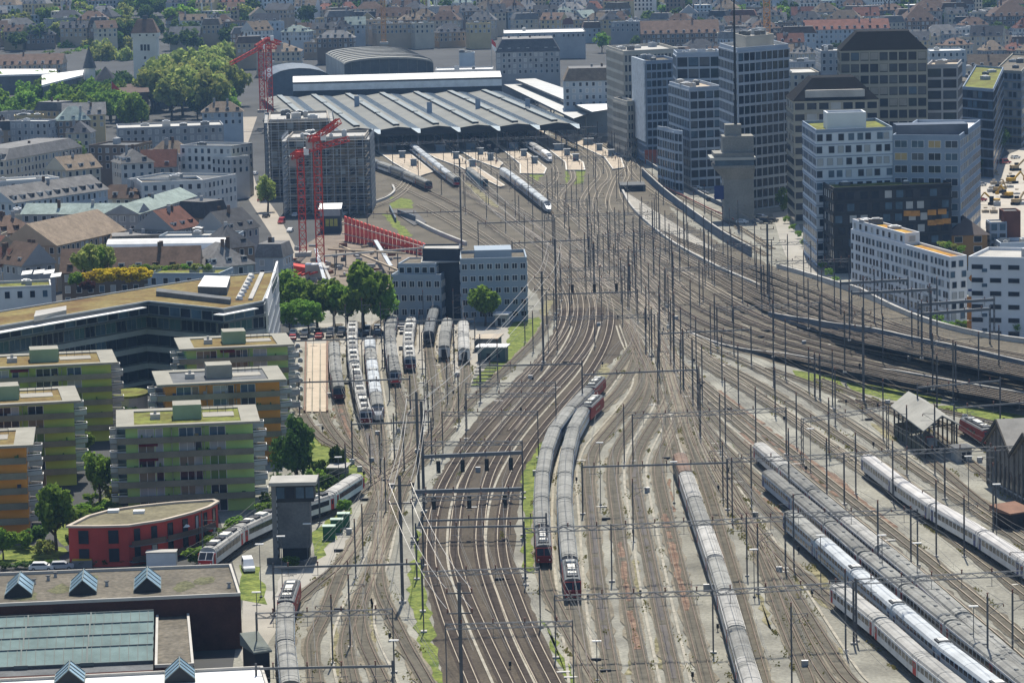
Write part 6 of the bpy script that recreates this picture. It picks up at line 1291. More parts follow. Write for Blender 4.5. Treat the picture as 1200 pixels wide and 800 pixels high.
hand('grey hipped house at the end of the street row', (244, 314), (298, 309), 15, 15, 'hip', 'grey', 'grey', 6, 1)
hand('house with bright red dormer roof behind the green metal roof', (204, 270), (233, 264), 15, 14, 'gable', 'grey', 'red', 6, 1)
hand('dark roofed house with white trim left of the dark cluster', (240, 256), (268, 252), 16, 12, 'mansard', 'brown', 'dark grey', 5, 1)
hand('dark roofed house with steep gables beside the construction street', (269, 272), (303, 266), 15, 13, 'gable', 'grey', 'dark grey', 6, 1)
hand('faceted blue grey house with dark roof at the street corner', (299, 302), (331, 302), 9, 12, 'mansard', 'pale blue', 'grey', 4, 2)
hand('dark house beside the street, lowest of the steep roofed group', (258, 292), (298, 288), 15, 12, 'hip', 'brown', 'dark grey', 6, 1)
hand('small orange gabled house at the left edge', (3, 313), (26, 311), 13, 10, 'gable', 'tan', 'red', 5, 1)
hand('red roofed house with striped awning at the left edge', (-12, 298), (24, 294), 14, 12, 'gable', 'tan', 'red', 5, 1)
hand('grey gabled house beside the orange gabled house', (26, 312), (64, 308), 14, 12, 'gable', 'grey', 'brown', 6, 1)
hand('low dark house behind the broad brown gable roof', (-14, 276), (44, 270), 14, 12, 'hip', 'brown', 'brown', 5, 1)
hand('low roof terrace house with white parasols at the left edge', (-14, 340), (60, 337), 15, 14, 'flat', 'white', 'planted', None, 1)
hand('flat roofed house with white pipes on top at the left edge', (14, 254), (46, 253), 15, 10, 'flat', 'cream', 'pale', None, 1)
hand('long grey mansard block, far left', (6, 188), (96, 172), 18, 18, 'mansard', 'cream', 'grey', 4, 3)
hand('big stepped flat roofed block below the castle tower', (138, 152), (262, 148), 20, 26, 'flat', 'grey', 'pale', None, 3)
hand('dark navy block with glazed roof and roof garden', (104, 172), (156, 172), 19, 20, 'flat', 'brown', 'dark', None, 3)
hand('pale gabled house with two grey roofs in the middle of the old town', (142, 192), (180, 190), 16, 14, 'hip', 'white', 'grey', 5, 2)
hand('brown gabled row house below the long mansard block', (78, 200), (118, 196), 15, 12, 'gable', 'cream', 'tan', 5, 2)
hand('long low white roofed house at the left edge below the mansard', (-10, 215), (70, 210), 16, 13, 'flat', 'white', 'pale', None, 2)
# white barrel vault
a, b = P(124, 299, 14), P(265, 297, 14); vb = thing('vaulted_hall', 'white barrel vaulted roof between brown tenement and pale studio', 'hall', (a[0], a[1], 0), world=True); mb = MB(); k = 8; W_ = 9
d_ = np.array([b[0]-a[0], b[1]-a[1]]); d_ /= np.linalg.norm(d_); n_ = np.array([-d_[1], d_[0]]); MB().prism([a[:2], b[:2], tuple(np.array(b[:2])+n_*W_), tuple(np.array(a[:2])+n_*W_)], 0, 14).build('wall', WM['grey'], vb)
pr = [(W_/2-W_/2*math.cos(math.pi*i/k), 14+4.2*math.sin(math.pi*i/k)) for i in range(k+1)]
for i in range(k):
    p, q = pr[i], pr[i+1]; mb.quad((*(np.array(a[:2])+n_*p[0]), p[1]), (*(np.array(b[:2])+n_*p[0]), p[1]), (*(np.array(b[:2])+n_*q[0]), q[1]), (*(np.array(a[:2])+n_*q[0]), q[1]))
for e_ in (a, b): mb.poly([(*(np.array(e_[:2])+n_*p[0]), p[1]) for p in pr], 1)
mb.build('vault', [M_WHITE, M_CONC], vb)
# landmarks beyond the station
def AT2(px, py, Y): p = AT(px, py, Y); return p
Yt = 1905; x0, x1 = AT(157, 90, Yt)[0], AT(185, 90, Yt)[0]; zt = HZ(171, 44, Yt); zk = HZ(171, 39, Yt); zp = HZ(171, 19, Yt); g0 = terr(x0, Yt)
tw = thing('castle_tower', 'massive pale square castle tower with steep brown roof among the park trees', 'tower', (x0, Yt, g0), world=True)
M_TUFF = mat('tuff_stone', (.56, .56, .51), .9, .15, .1); MB().box(x0, x1, Yt, Yt+14, 0, zt).build('shaft', M_TUFF, tw); MB().box(x0-.7, x1+.7, Yt-.7, Yt+14.7, zt, zk).build('corbelled_gallery', M_TUFF, tw)
xm = (x0+x1)/2; w_ = (x1-x0)/2; mb = MB()
mb.v = [(x0-1, Yt-1, zk), (x1+1, Yt-1, zk), (x1+1, Yt+15, zk), (x0-1, Yt+15, zk), (x0+w_*.35, Yt+5, zp-2), (x1-w_*.35, Yt+5, zp-2), (x1-w_*.35, Yt+9, zp-2), (x0+w_*.35, Yt+9, zp-2)]
mb.f = [(0, 1, 5, 4), (1, 2, 6, 5), (2, 3, 7, 6), (3, 0, 4, 7), (4, 5, 6, 7)]; mb.m = [0]*5; mb.build('roof', RM['brown'], tw); MB().box(xm-1.3, xm+1.3, Yt+5.5, Yt+8.5, zp-2, zp).build('lantern', RM['dark grey'], tw)
for px, py, w2, h2 in ((166, 56, 1.4, 3.6), (170, 56, 1.4, 3.6), (174, 56, 1.4, 3.6), (170, 68, 1.2, 1.6), (170, 80, 3.0, 3.4), (164, 41.5, 1, 1), (172, 41.5, 1, 1), (180, 41.5, 1, 1)):
    p = AT(px, py, Yt); MB().box(p[0]-w2/2, p[0]+w2/2, Yt-.75 if py < 43 else Yt-.08, Yt-.01 if py > 43 else Yt-.72, p[2]-h2/2, p[2]+h2/2).build('window', M_DARK, tw)
def spire(label, px, base, topy, w2, Y, m):
    p = AT(px, base, Y); zt_ = HZ(px, topy, Y); r = thing('turret', label, 'turret', (p[0], Y, 0), world=True); MB().tube((p[0], Y, 0), (p[0], Y, p[2]), w2, k=8).build('wall', M_TUFF, r); MB().tube((p[0], Y, p[2]), (p[0], Y, zt_), w2*1.25, .1, 8).build('roof', m, r)
spire('dark conical turret left of the castle tower', 105, 80, 54, 3.2, 1880, RM['dark grey']); spire('squat dark turret between cone and castle tower', 124, 94, 78, 6, 1860, RM['dark grey']); spire('slim turret at the right foot of the castle tower', 186, 92, 72, 1.6, 1890, RM['brown'])
for lab, pts, hh in (('white folded museum roof, left slab', [(-6, 90), (66, 88), (65, 83), (-6, 83)], 15), ('white folded museum roof, right slab slanting upwards', [(50, 102), (96, 90), (98, 84), (50, 90)], 16), ('castle gate house with flat pale front below the tower', [(138, 112), (174, 110), (172, 100), (140, 101)], 14)):
    q = [P(x, y, hh)[:2] for x, y in pts]; r = thing('museum_wing', lab, 'museum', (*q[0], 0), world=True); MB().prism(q, 0, hh-.02).build('wall', M_CONCD if hh > 14 else RM['brown'], r); MB().prism(inset(q, -.5), hh, hh+1).build('roof', M_WHITE if hh > 14 else RM['brown'], r)
fp = AT(134, 103, 1740); fl = thing('flag', 'red flag on a pole in front of the castle tower', 'flag', (fp[0], 1740, fp[2]-6), world=True); MB().tube((fp[0]-1.5, 1740, fp[2]-12), (fp[0]-1.5, 1740, fp[2]+4), .15).build('pole', M_GALV, fl); MB().quad((fp[0]-1.4, 1740, fp[2]+3.5), (fp[0]+2.6, 1740.5, fp[2]-1), (fp[0]+2.2, 1740.5, fp[2]-3), (fp[0]-1.4, 1740, fp[2]-.5)).build('cloth', M_RED, fl)
fp = AT(578, 52, 1800); fl = thing('flag', 'red and white flag hanging behind the arched hall', 'flag', (fp[0], 1800, fp[2]-10), world=True); MB().tube((fp[0]-1, 1800, fp[2]-16), (fp[0]-1, 1800, fp[2]+4), .15).build('pole', M_GALV, fl); MB().quad((fp[0]-.9, 1800, fp[2]+3), (fp[0]+1.4, 1800.4, fp[2]+.5), (fp[0]+1.4, 1800.4, fp[2]-2), (fp[0]-.9, 1800, fp[2]+.4)).build('red_cloth', M_RED, fl); MB().quad((fp[0]-.9, 1800, fp[2]+.4), (fp[0]+1.4, 1800.4, fp[2]-2), (fp[0]+2.2, 1800.4, fp[2]-5), (fp[0]-.2, 1800, fp[2]-3)).build('white_cloth', M_WHITE, fl)
def far(label, L_, R_, Y, depth, kind, wall, roofc, rh=None, wins=4, dorm=True, cat='building'):
    a, b = AT(*L_, Y), AT(*R_, Y); z0 = terr(a[0], Y); f = rect(a, b, depth); HAND.append((L_[0], min(L_[1], R_[1])-6, R_[0], max(L_[1], R_[1])+13))
    return house(f, z0, (a[2]+b[2])/2-z0, wall, roofc, kind, label, 'large buildings behind the station', rnd, wins, cat, rh, dorm)
far('large dark ornate palace block with steep grey roof behind the station', (581, 62), (656, 60), 1800, 40, 'mansard', 'grey', 'dark grey', 7)
far('pale blue corner house with tan mansard beside the beige office', (661, 96), (722, 94), 1560, 26, 'mansard', 'pale blue', 'tan', 6)
far('hall with broad white flat roof behind the dark palace block', (590, 41), (686, 38), 2050, 60, 'flat', 'grey', 'white', None, 1)
far('grey station post wing with white roof right of the arched hall', (510, 84), (578, 82), 1745, 26, 'flat', 'grey', 'white', None, 1)
far('square grey tower block right of the arched hall', (538, 64), (556, 63), 1800, 12, 'flat', 'pale blue', 'pale', None, 0)
far('long school with dark steep roofs above the office towers', (752, 41), (842, 38), 2060, 20, 'gable', 'brown', 'brown', 8)
far('long low house with red roof above the mansard tower', (944, 36), (1042, 33), 2080, 20, 'gable', 'pale blue', 'red', 6)
far('big hipped red brown roof at the upper right', (1058, 26), (1100, 24), 2180, 34, 'hip', 'brown', 'brown', 11)
far('big hipped brown roof with pale hatch at the upper right corner', (1160, 20), (1215, 18), 2220, 34, 'hip', 'brown', 'brown', 11)
far('pale tenement row left of the arched hall with flat eaves', (300, 62), (352, 60), 1980, 20, 'hip', 'cream', 'tan', 5)
far('long yellow grey institute above the arched hall', (420, 42), (496, 40), 2260, 22, 'hip', 'yellow', 'brown', 6)
far('green roofed hall at the far left', (-8, 78), (72, 74), 2000, 24, 'gable', 'tan', 'brown', 6)
far('white villa among trees above the far cranes', (332, 22), (372, 20), 2420, 22, 'hip', 'white', 'grey', 7)
far('glass fronted museum hall with bright roof at the top edge', (752, 8), (796, 6), 2480, 20, 'flat', 'white', 'white', None, 2)
far('pale flat block left of the mansard tower', (962, 62), (1000, 60), 1500, 26, 'flat', 'grey', 'pale', None, 3)
far('long flat roofed store with light gravel roof right of the towers', (1128, 98), (1215, 93), 1640, 60, 'flat', 'tan', 'gravel', None, 2)
far('flat roofed block with green terrace right of the gridded block', (1126, 112), (1172, 108), 1480, 40, 'flat', 'grey', 'planted', None, 2)
far('wide pale flat roof behind the beige mansard building', (905, 88), (960, 86), 1500, 40, 'flat', 'cream', 'pale', None, 2)
far('grey house with blue roof glazing behind the gridded block', (1090, 62), (1132, 60), 1690, 26, 'flat', 'pale blue', 'white', None, 2)
EXC = [(338, 80, 735, 175), (425, 60, 760, 240), (690, 120, 1240, 420), (140, 12, 200, 110), (-30, 108, 285, 114), (268, 108, 345, 352)]
PARK = [(-40, 62, 290, 168)]
rows = []; Y = 905; ri = 0
while Y < 2680:
    row = []; half = Y*.168; x = -half-rnd.uniform(0, 20)
    while x < half:
        w = rnd.uniform(10, 22) if Y < 1700 else rnd.uniform(11, 24); dpt = rnd.uniform(10, 14); yy = Y+rnd.uniform(-9, 9); z0 = terr(x, yy); st_y = rnd.choice([3, 4, 5, 5]) if Y > 1500 else rnd.choice([3, 4, 4, 5]); h = st_y*3.1+.6
        pu, pv = proj(x+w/2, yy, z0); pt = proj(x+w/2, yy, z0+h); ok = True
        for (a, b, c, d) in EXC:
            if a < pu < c and b < pv < d: ok = False
        if Y < 1500 and (pu > 330 or pv > 342): ok = False
        if Y < 1760 and 330 < pu < 905: ok = False
        for (a, b, c, d) in PARK:
            if a < pu < c and b < pv < d: ok = False
        for (a, b, c, d) in HAND:
            if a-4 < pu < c+4 and b < pt[1] < d: ok = False
        if ok and rnd.random() < .93:
            rz = rnd.gauss(.08, .3); c_, s_ = math.cos(rz), math.sin(rz); o = (x, yy)
            f = [(o[0]+c_*u-s_*v, o[1]+s_*u+c_*v) for u, v in ((0, 0), (w, 0), (w, dpt), (0, dpt))]
            wn = rnd.choices([q[0] for q in WALLS], [4, 2, 4, 4, 1.5, 3, 2])[0]; k = rnd.random(); kind = 'hip' if k < .36 else 'gable' if k < .60 else 'mansard' if k < .8 else 'flat'
            if Y < 1760 and x > 100: kind = 'flat' if rnd.random() < .7 else kind
            rc = rnd.choice(['gravel', 'pale', 'pale', 'white', 'planted', 'dark']) if kind == 'flat' else rnd.choices([q[0] for q in ROOFS], [5, 5, .9, 4, 2.5, .5])[0]
            row.append((f, z0, h, wn, rc, kind)); 
        x += w+(rnd.uniform(.5, 3) if rnd.random() < .75 else rnd.uniform(8, 20))
    if row: rows.append((Y, row))
    Y += rnd.uniform(34, 44) if Y < 1500 else rnd.uniform(36, 46)
tot = 0; far_rows = []
for ri, (Y, row) in enumerate(rows):
    if tot+len(row) > 262: far_rows.append((Y, row)); continue
    tot += len(row)
    for i, (f, z0, h, wn, rc, kind) in enumerate(row):
        kn = {'hip': 'hipped', 'gable': 'gabled', 'mansard': 'mansard', 'flat': 'flat'}[kind]
        house(f, z0, h, wn, rc, kind, '%s house, %s %s roof, %s from left in town row %s' % (wn, rc, kn, nth(i), nth(ri)), 'town houses in rows', rnd, 2 if Y > 1500 else 3, dorm=Y < 2300)
# beyond those the roofs run together up the slope
fm = [WM[n] for n, _ in WALLS]+[RM[n] for n, _ in ROOFS]+[M_GLASS, FLATS['pale'], FLATS['white']]; wi = {n: i for i, (n, _) in enumerate(WALLS)}; ro = {n: 7+i for i, (n, _) in enumerate(ROOFS)}; mass = MB()
Y = far_rows[0][0] if far_rows else 2000
while Y < 2800:
    half = Y*.168; x = -half-rnd.uniform(0, 20)
    while x < half:
        w, dp, h = rnd.uniform(9, 24), rnd.uniform(10, 14), rnd.choice([10, 13, 13, 16, 16, 19]); yy = Y+rnd.uniform(-9, 9); z0 = terr(x, yy); pu, pv = proj(x+w/2, yy, z0); pt = proj(x+w/2, yy, z0+h)[1]
        if not any(a < pu < c and b < pv < d for a, b, c, d in EXC+PARK) and not any(a-3 < pu < c+3 and b < pt < d for a, b, c, d in HAND) and rnd.random() < .9:
            rz = rnd.gauss(.08, .3); c_, s_ = math.cos(rz), math.sin(rz); f = [(x+c_*u-s_*v, yy+s_*u+c_*v) for u, v in ((0, 0), (w, 0), (w, dp), (0, dp))]; wl = wi[rnd.choice(WALLS)[0]]; rr = ro[rnd.choices([q[0] for q in ROOFS], [5, 6, .8, 4, 2, .5])[0]]
            z1 = z0+h; mass.prism(f, z0-5, z1, wl, rnd.choice([14, 14, 15, rr]))
            m0, m1 = [(np.array(f[i])+np.array(f[j]))/2 for i, j in ((0, 3), (1, 2))]; k = rnd.random(); rh = rnd.uniform(4, 7)
            if k < .85:
                e = (m1-m0)*(.28 if k < .45 else 0); A, B, C_, D_ = [(*p, z1+.05) for p in f]; r0, r1 = (*(m0+e), z1+rh), (*(m1-e), z1+rh)
                mass.quad(A, B, r1, r0, rr).quad(C_, D_, r0, r1, rr).poly([B, C_, r1], rr if k < .45 else wl).poly([D_, A, r0], rr if k < .45 else wl)
            for q in range(rnd.randint(1, 3)):
                cx, cy = f[0][0]+(f[2][0]-f[0][0])*rnd.uniform(.2, .8), f[0][1]+(f[2][1]-f[0][1])*rnd.uniform(.3, .7); mass.box(cx-.6, cx+.6, cy-.5, cy+.5, z1, z1+rh+1, rnd.choice([5, 2, 1]))
            a_, b_ = np.array(f[0]), np.array(f[1]); d_ = (b_-a_)/w; n_ = np.array([d_[1], -d_[0]])
            for fl in range(3):
                for j in range(int(w/2.8)):
                    p = a_+d_*(2.8*j+1.4)+n_*.06; zz = z1-2.6-fl*3.1; mass.quad((*(p-d_*.6), zz), (*(p+d_*.6), zz), (*(p+d_*.6), zz+1.8), (*(p-d_*.6), zz+1.8), 13)
            if k < .85:
                for j in range(int(w/4.5)):
                    p = a_+d_*(4.5*j+2.2)-n_*1.2; mass.prism([tuple(p-d_*.8), tuple(p+d_*.8), tuple(p+d_*.8-n_*2), tuple(p-d_*.8-n_*2)], z1+.4, z1+2.2, 1, rr); p = p+n_*.05; mass.quad((*(p-d_*.5), z1+.8), (*(p+d_*.5), z1+.8), (*(p+d_*.5), z1+1.9), (*(p-d_*.5), z1+1.9), 13)
        x += w+(rnd.uniform(.5, 2) if rnd.random() < .7 else rnd.uniform(5, 14))
    Y += rnd.uniform(30, 40)
tag(mass.build('distant_town', fm), 'far off mass of town houses climbing the slope behind the station', 'town', None, 'stuff')
# ------------------------------------------------------------ trees and shrubs
M_BARK = mat('bark', (.09, .07, .05), .95, .25, 1.5)
LEAF = {'mid': leafmat('leaf_mid', (.10, .19, .026), (.22, .33, .055), .5), 'light': leafmat('leaf_light', (.19, .25, .055), (.36, .38, .115)), 'dark': leafmat('leaf_dark', (.04, .088, .022), (.10, .155, .035), .45),
        'yellow': leafmat('leaf_yellow', (.48, .38, .02), (.66, .54, .05)), 'copper': leafmat('leaf_copper', (.07, .03, .03), (.11, .05, .04), .35)}
def crown_mesh(key, seed, n, shape, size, leaf):
    """leaf faces gathered in clumps through the crown, unit height above a unit trunk"""
    def mk():
        g = np.random.default_rng(seed); k = {'round': 30, 'tall': 30, 'weep': 34, 'shrub': 16}[shape]
        c = g.normal(size=(k, 3)); c /= np.linalg.norm(c, axis=1)[:, None]; rad = g.uniform(.35, .82, k)[:, None]; c *= rad
        if shape in ('round', 'shrub'): c[:, 2] = c[:, 2]*.75+.1
        cr = g.uniform(.20, .36, k); pick = g.integers(0, k, n); p = g.normal(size=(n, 3)); p /= np.linalg.norm(p, axis=1)[:, None]
        pos = c[pick]+p*cr[pick][:, None]*g.uniform(.55, 1.05, (n, 1))
        if shape == 'weep': pos[:, :2] *= (1.05-.45*np.clip(pos[:, 2:3], -1, 1)); pos[:, 2] -= g.uniform(0, .25, n)*np.abs(p[:, 2])
        if shape == 'tall': pos[:, :2] *= (1-.25*np.clip(pos[:, 2:3], -1, 1))
        nr = p*.8+g.normal(size=(n, 3))*.55; nr[:, 2] += .25; nr /= np.linalg.norm(nr, axis=1)[:, None]
        t = np.cross(nr, g.normal(size=(n, 3))); t /= np.linalg.norm(t, axis=1)[:, None]; b = np.cross(nr, t); s = (size*g.uniform(.6, 1.3, n))[:, None]
        q = np.stack([pos-t*s-b*s*.6, pos+t*s*.3-b*s*.75, pos+t*s+b*s*.5, pos-t*s*.4+b*s*.7], 1).reshape(-1, 3)
        me = bpy.data.meshes.new('crown'); me.from_pydata(q.tolist(), [], np.arange(4*n).reshape(n, 4).tolist()); me.materials.append(LEAF[leaf]); return me
    return cached(key, mk)
def trunk_mesh(seed, bare):
    def mk():
        g = random.Random(seed); mb = MB().tube((0, 0, 0), (.02, .01, bare), .055, .042, 7, cap=False).tube((.02, .01, bare), (.0, .02, bare+.5), .042, .012, 6, cap=False)
        for i in range(6):
            a = i*1.05+g.random(); z = bare+.04*i; mb.tube((.01, .01, z), (.30*math.cos(a), .30*math.sin(a), z+.28), .024, .007, 5, cap=False)
        return mb.mesh('trunk', [M_BARK])
    return cached(('trunk', seed, bare), mk)
TREE_N = [0]
def tree(px, py, h, r, shape, leaf, label, group, n=900, z=0, Y=None, size=None, name='tree', cat='tree', xy=None, bare=.10):
    p = xy or (P(px, py, z) if Y is None else AT(px, py, Y)); p = (p[0], p[1], p[2] if len(p) > 2 else z)
    i = TREE_N[0]; TREE_N[0] += 1; sd = i % 5
    root = thing(name, label, cat, p, group, random.Random(i).uniform(0, 6.28))
    if shape == 'shrub': bare = .02
    ch = h*(1-bare)/1.9
    cm = crown_mesh((shape, leaf, n, sd, size), sd*17+len(shape), n, shape, size or (.085 if n > 1500 else .115), leaf)
    inst('crown', cm, root, (0, 0, h*bare+ch*.95), 0, (r, r, ch))
    if name != 'shrub': inst('trunk', trunk_mesh(sd, .3), root, None, 0, (h*.55, h*.55, h*.62))
    return root
G1 = 'trees around the depot and apartments'
tree(347, 562, 13.5, 4.6, 'weep', 'dark', 'tall dark weeping tree between orange block and concrete signal box', G1, 4200)
tree(396, 560, 7.5, 2.0, 'tall', 'dark', 'small slim dark tree beside the grassy slope', G1, 1500)
tree(117, 592, 11.5, 3.4, 'round', 'mid', 'slender leafy tree in the gap left of the front green block', G1, 2600)
tree(66, 645, 12.5, 4.2, 'round', 'mid', 'bushy tree in front of the orange block at the left edge', G1, 3000)
tree(4, 655, 6, 3.0, 'round', 'mid', 'low tree cut off by the left edge beside the brick hall', G1, 1500)
tree(426, 388, 20, 8.0, 'round', 'mid', 'largest tree, standing beside the blue grey office wing', G1, 4200)
tree(452, 388, 13, 4.2, 'round', 'mid', 'tree squeezed against the left wall of the blue grey office', G1, 2200)
for i, (x, y, h, r) in enumerate([(333, 372, 15, 6), (352, 378, 13, 5.6), (372, 384, 13.5, 6), (392, 384, 14, 5.8), (408, 386, 14, 5.6), (340, 390, 10, 4.6), (362, 392, 9.5, 4.6)]):
    tree(x, y, h, r, 'round', 'mid', 'rounded street tree, %s from the left in the row behind the depot' % nth(i), G1, 2200)
tree(569, 382, 11.5, 4.6, 'round', 'mid', 'round dense tree in front of the right office wing', G1, 3000)
tree(314, 248, 15, 4.4, 'round', 'light', 'pale green tree beside the street left of the scaffold', G1, 1800)
for i, (x, y, h, r) in enumerate([(385, 580, 4.5, 2.6), (398, 590, 3.6, 2.4), (410, 578, 4.2, 2.6), (372, 575, 5, 2.6), (378, 560, 4.5, 2.4), (404, 602, 3, 1.8), (382, 596, 3, 2)]):
    tree(x, y, h, r, 'shrub', 'mid' if i % 2 else 'dark', '%s of the shrubs clustered round the small hut on the slope' % nth(i), 'shrubs on the slope', 900, name='shrub', cat='shrub')
for i, (x, y) in enumerate([(246, 650), (256, 642), (266, 634), (276, 626), (238, 660), (228, 664)]):
    tree(x, y, 3.6, 2.4, 'shrub', 'mid', '%s hedge bush from the top between red house and light rail train' % nth(5-i), 'hedge bushes by the red house', 900, name='shrub', cat='shrub')
for i in range(14):
    tree(6+i*13, 667-i*.5, 1.6, 1.6, 'shrub', 'dark', '%s clipped hedge bush from the left behind the brick hall' % nth(i), 'clipped hedge behind the brick hall', 420, name='shrub', cat='shrub')
tree(341, 668, 2.6, 2.4, 'shrub', 'dark', 'round bush at the foot of the concrete signal box', 'shrubs on the slope', 900, name='shrub', cat='shrub')
for i, (x, y, h) in enumerate([(100, 600, 2.2), (112, 602, 2), (124, 598, 2.2), (108, 590, 2.5), (96, 608, 2)]): tree(x, y, h, 2.2, 'shrub', 'mid', '%s low garden shrub under the slender tree' % nth(i), 'garden shrubs', 700, name='shrub', cat='shrub')
for i, (x, y, h, r) in enumerate([(28, 645, 4, 2.4), (40, 640, 5, 2.6), (52, 655, 4, 2.4), (88, 645, 3.5, 2), (104, 620, 3, 2), (130, 590, 4, 2.2), (140, 575, 4, 2.2), (150, 500, 5, 2.6), (158, 478, 4, 2.4), (340, 540, 5, 2.6), (330, 575, 4, 2.4), (352, 590, 3.5, 2.2), (312, 610, 4, 2.2), (318, 600, 4.5, 2.4), (362, 540, 4, 2.2), (104, 530, 5, 2.4)]):
    tree(x, y, h, r, 'shrub', ['mid', 'dark', 'light'][i % 3], '%s of the loose garden bushes around the apartment blocks' % nth(i), 'garden bushes', 800, name='shrub', cat='shrub')
# planted roof terraces
for i, (x, y, h, r, lf) in enumerate([(100, 331, 11, 4.2, 'light'), (112, 328, 10, 3.6, 'mid'), (126, 325, 10, 3.4, 'light'), (90, 340, 5, 2.4, 'mid'), (103, 345, 4, 2.2, 'copper')]):
    tree(x, y, h, r, 'round', lf, '%s tree from the left on the roof garden with the yellow bush' % nth(i), 'roof garden trees', 1400, z=14)
for i in range(7): tree(112+i*9, 335-i*.4, 5.0, 3.8, 'shrub', 'yellow', '%s clump from the left of the bright yellow flowering bush' % nth(i), 'yellow flowering bushes', 800, z=15, name='shrub', cat='shrub')
for i in range(8): tree(158+i*12, 320-i*.2, 2.6, 1.9, 'shrub', 'mid' if i % 2 else 'light', '%s planter bush from the left on the pale terrace house' % nth(i), 'terrace planting', 500, z=15.5, name='shrub', cat='shrub')
for i in range(4): tree(1104+i*8, 291+i*2.2, 2.6, 1.6, 'shrub', 'mid' if i % 2 else 'light', '%s bush from the left on the white apartment roof terrace' % nth(i), 'apartment roof bushes', 500, z=17, name='shrub', cat='shrub')
# right side
for i, (x, y, h, r) in enumerate([(1098, 384, 4, 2.4), (1112, 390, 4, 2.6), (1128, 394, 4.5, 2.6), (1170, 392, 7, 3.4), (1180, 396, 6, 3), (1192, 398, 6, 3.2)]): tree(x, y, h, r, 'shrub', 'mid', '%s bush from the left below the white apartment houses' % nth(i), 'bushes along the right wall', 900, name='shrub', cat='shrub')
for i in range(16):
    t = i/15; tree(1138+t*66, 214-t*62-6*math.sin(t*3), 9, 3.8, 'round', 'dark', 'boulevard tree, %s from the near end of the row beside the road' % nth(i), 'boulevard trees', 700)
for i in range(9): tree(922+i*7, 262+i*9, 3, 1.8, 'shrub', 'mid', '%s shrub from the top along the path below the towers' % nth(i), 'path shrubs', 400, name='shrub', cat='shrub')
tree(918, 248, 9, 3, 'tall', 'mid', 'dark tree at the foot of the tallest office tower', G1, 900)
# park round the castle tower
rnd = random.Random(21); k = 0
def clump(pts, leaf, h0, h1, n, what, grp, Y=None):
    global k
    for i in range(n):
        a, b, c, d = pts; x, y = rnd.uniform(a, c), rnd.uniform(b, d); h = rnd.uniform(h0, h1)
        tree(x, y, h, h*rnd.uniform(.36, .46), 'round', leaf, '%s, %s counted as planted from far to near' % (what, nth(i)) if False else '%s, %s of the clump' % (what, nth(i)), grp, 1100)
def clump_sorted(pts, leaf, h0, h1, n, what, grp):
    a, b, c, d = pts; xs_ = sorted(rnd.uniform(a, c) for _ in range(n))
    for i, x in enumerate(xs_):
        h = rnd.uniform(h0, h1); y = rnd.uniform(b, d); tree(x, y, h, h*rnd.uniform(.36, .46), 'round', leaf, '%s, %s from the left' % (what, nth(i)), grp, 1100)
clump_sorted((178, 122, 276, 140), 'light', 22, 30, 20, 'big pale green park tree right of the castle tower', 'park trees')
clump_sorted((184, 100, 266, 116), 'light', 22, 29, 14, 'pale green tree in the rear park row right of the tower', 'park trees')
clump_sorted((108, 84, 154, 96), 'light', 22, 28, 11, 'bright park tree left of the castle tower', 'park trees')
clump_sorted((56, 82, 102, 92), 'mid', 18, 23, 8, 'green park tree behind the white museum roof', 'park trees')
clump_sorted((-10, 128, 160, 158), 'mid', 15, 21, 40, 'dark green riverside tree in the front park row', 'park trees')
clump_sorted((-10, 106, 70, 122), 'mid', 14, 19, 13, 'riverside tree below the white museum roof', 'park trees')
clump_sorted((92, 112, 150, 128), 'dark', 14, 19, 12, 'dark tree in front of the castle gate house', 'park trees')
clump_sorted((262, 66, 300, 84), 'mid', 11, 15, 7, 'street tree beyond the red far cranes', 'park trees')
clump_sorted((318, 66, 382, 76), 'mid', 12, 16, 9, 'tree in the avenue behind the low vaulted wing', 'park trees')
clump_sorted((240, 128, 282, 140), 'mid', 12, 16, 5, 'tree at the road bend beside the park', 'park trees')
# trees scattered through the far town and on the slope at the top
for nm, n, (x0, y0, x1, y1), lf, hh in (('left slope', 46, (-10, 2, 330, 44), 'mid', (14, 21)), ('middle slope', 30, (330, 2, 640, 36), 'dark', (14, 21)), ('right slope', 34, (640, 0, 1210, 34), 'mid', (12, 18)), ('town', 24, (640, 36, 1210, 70), 'mid', (11, 15)), ('old town', 10, (20, 140, 260, 240), 'mid', (13, 16)), ('upper left terraces', 16, (-10, 30, 150, 60), 'light', (13, 18))):
    xs_ = sorted(rnd.uniform(x0, x1) for _ in range(n))
    for i, x in enumerate(xs_):
        y = rnd.uniform(y0, y1); Y = None
        for yy in np.arange(1300 if nm == 'old town' else 1750, 3400, 12):        # walk out until the sight line meets the slope
            if AT(x, y, yy)[2] <= terr(AT(x, y, yy)[0], yy): Y = yy; break
        if not Y: continue
        p = AT(x, y, Y); h = rnd.uniform(*hh); tree(0, 0, h, h*rnd.uniform(.38, .52), 'round', rnd.choice([lf, lf, 'light', 'dark']), 'tree among the houses of the %s, %s from the left' % (nm, nth(i)), 'trees in the far town', 800, xy=(p[0], p[1], terr(p[0], Y)))

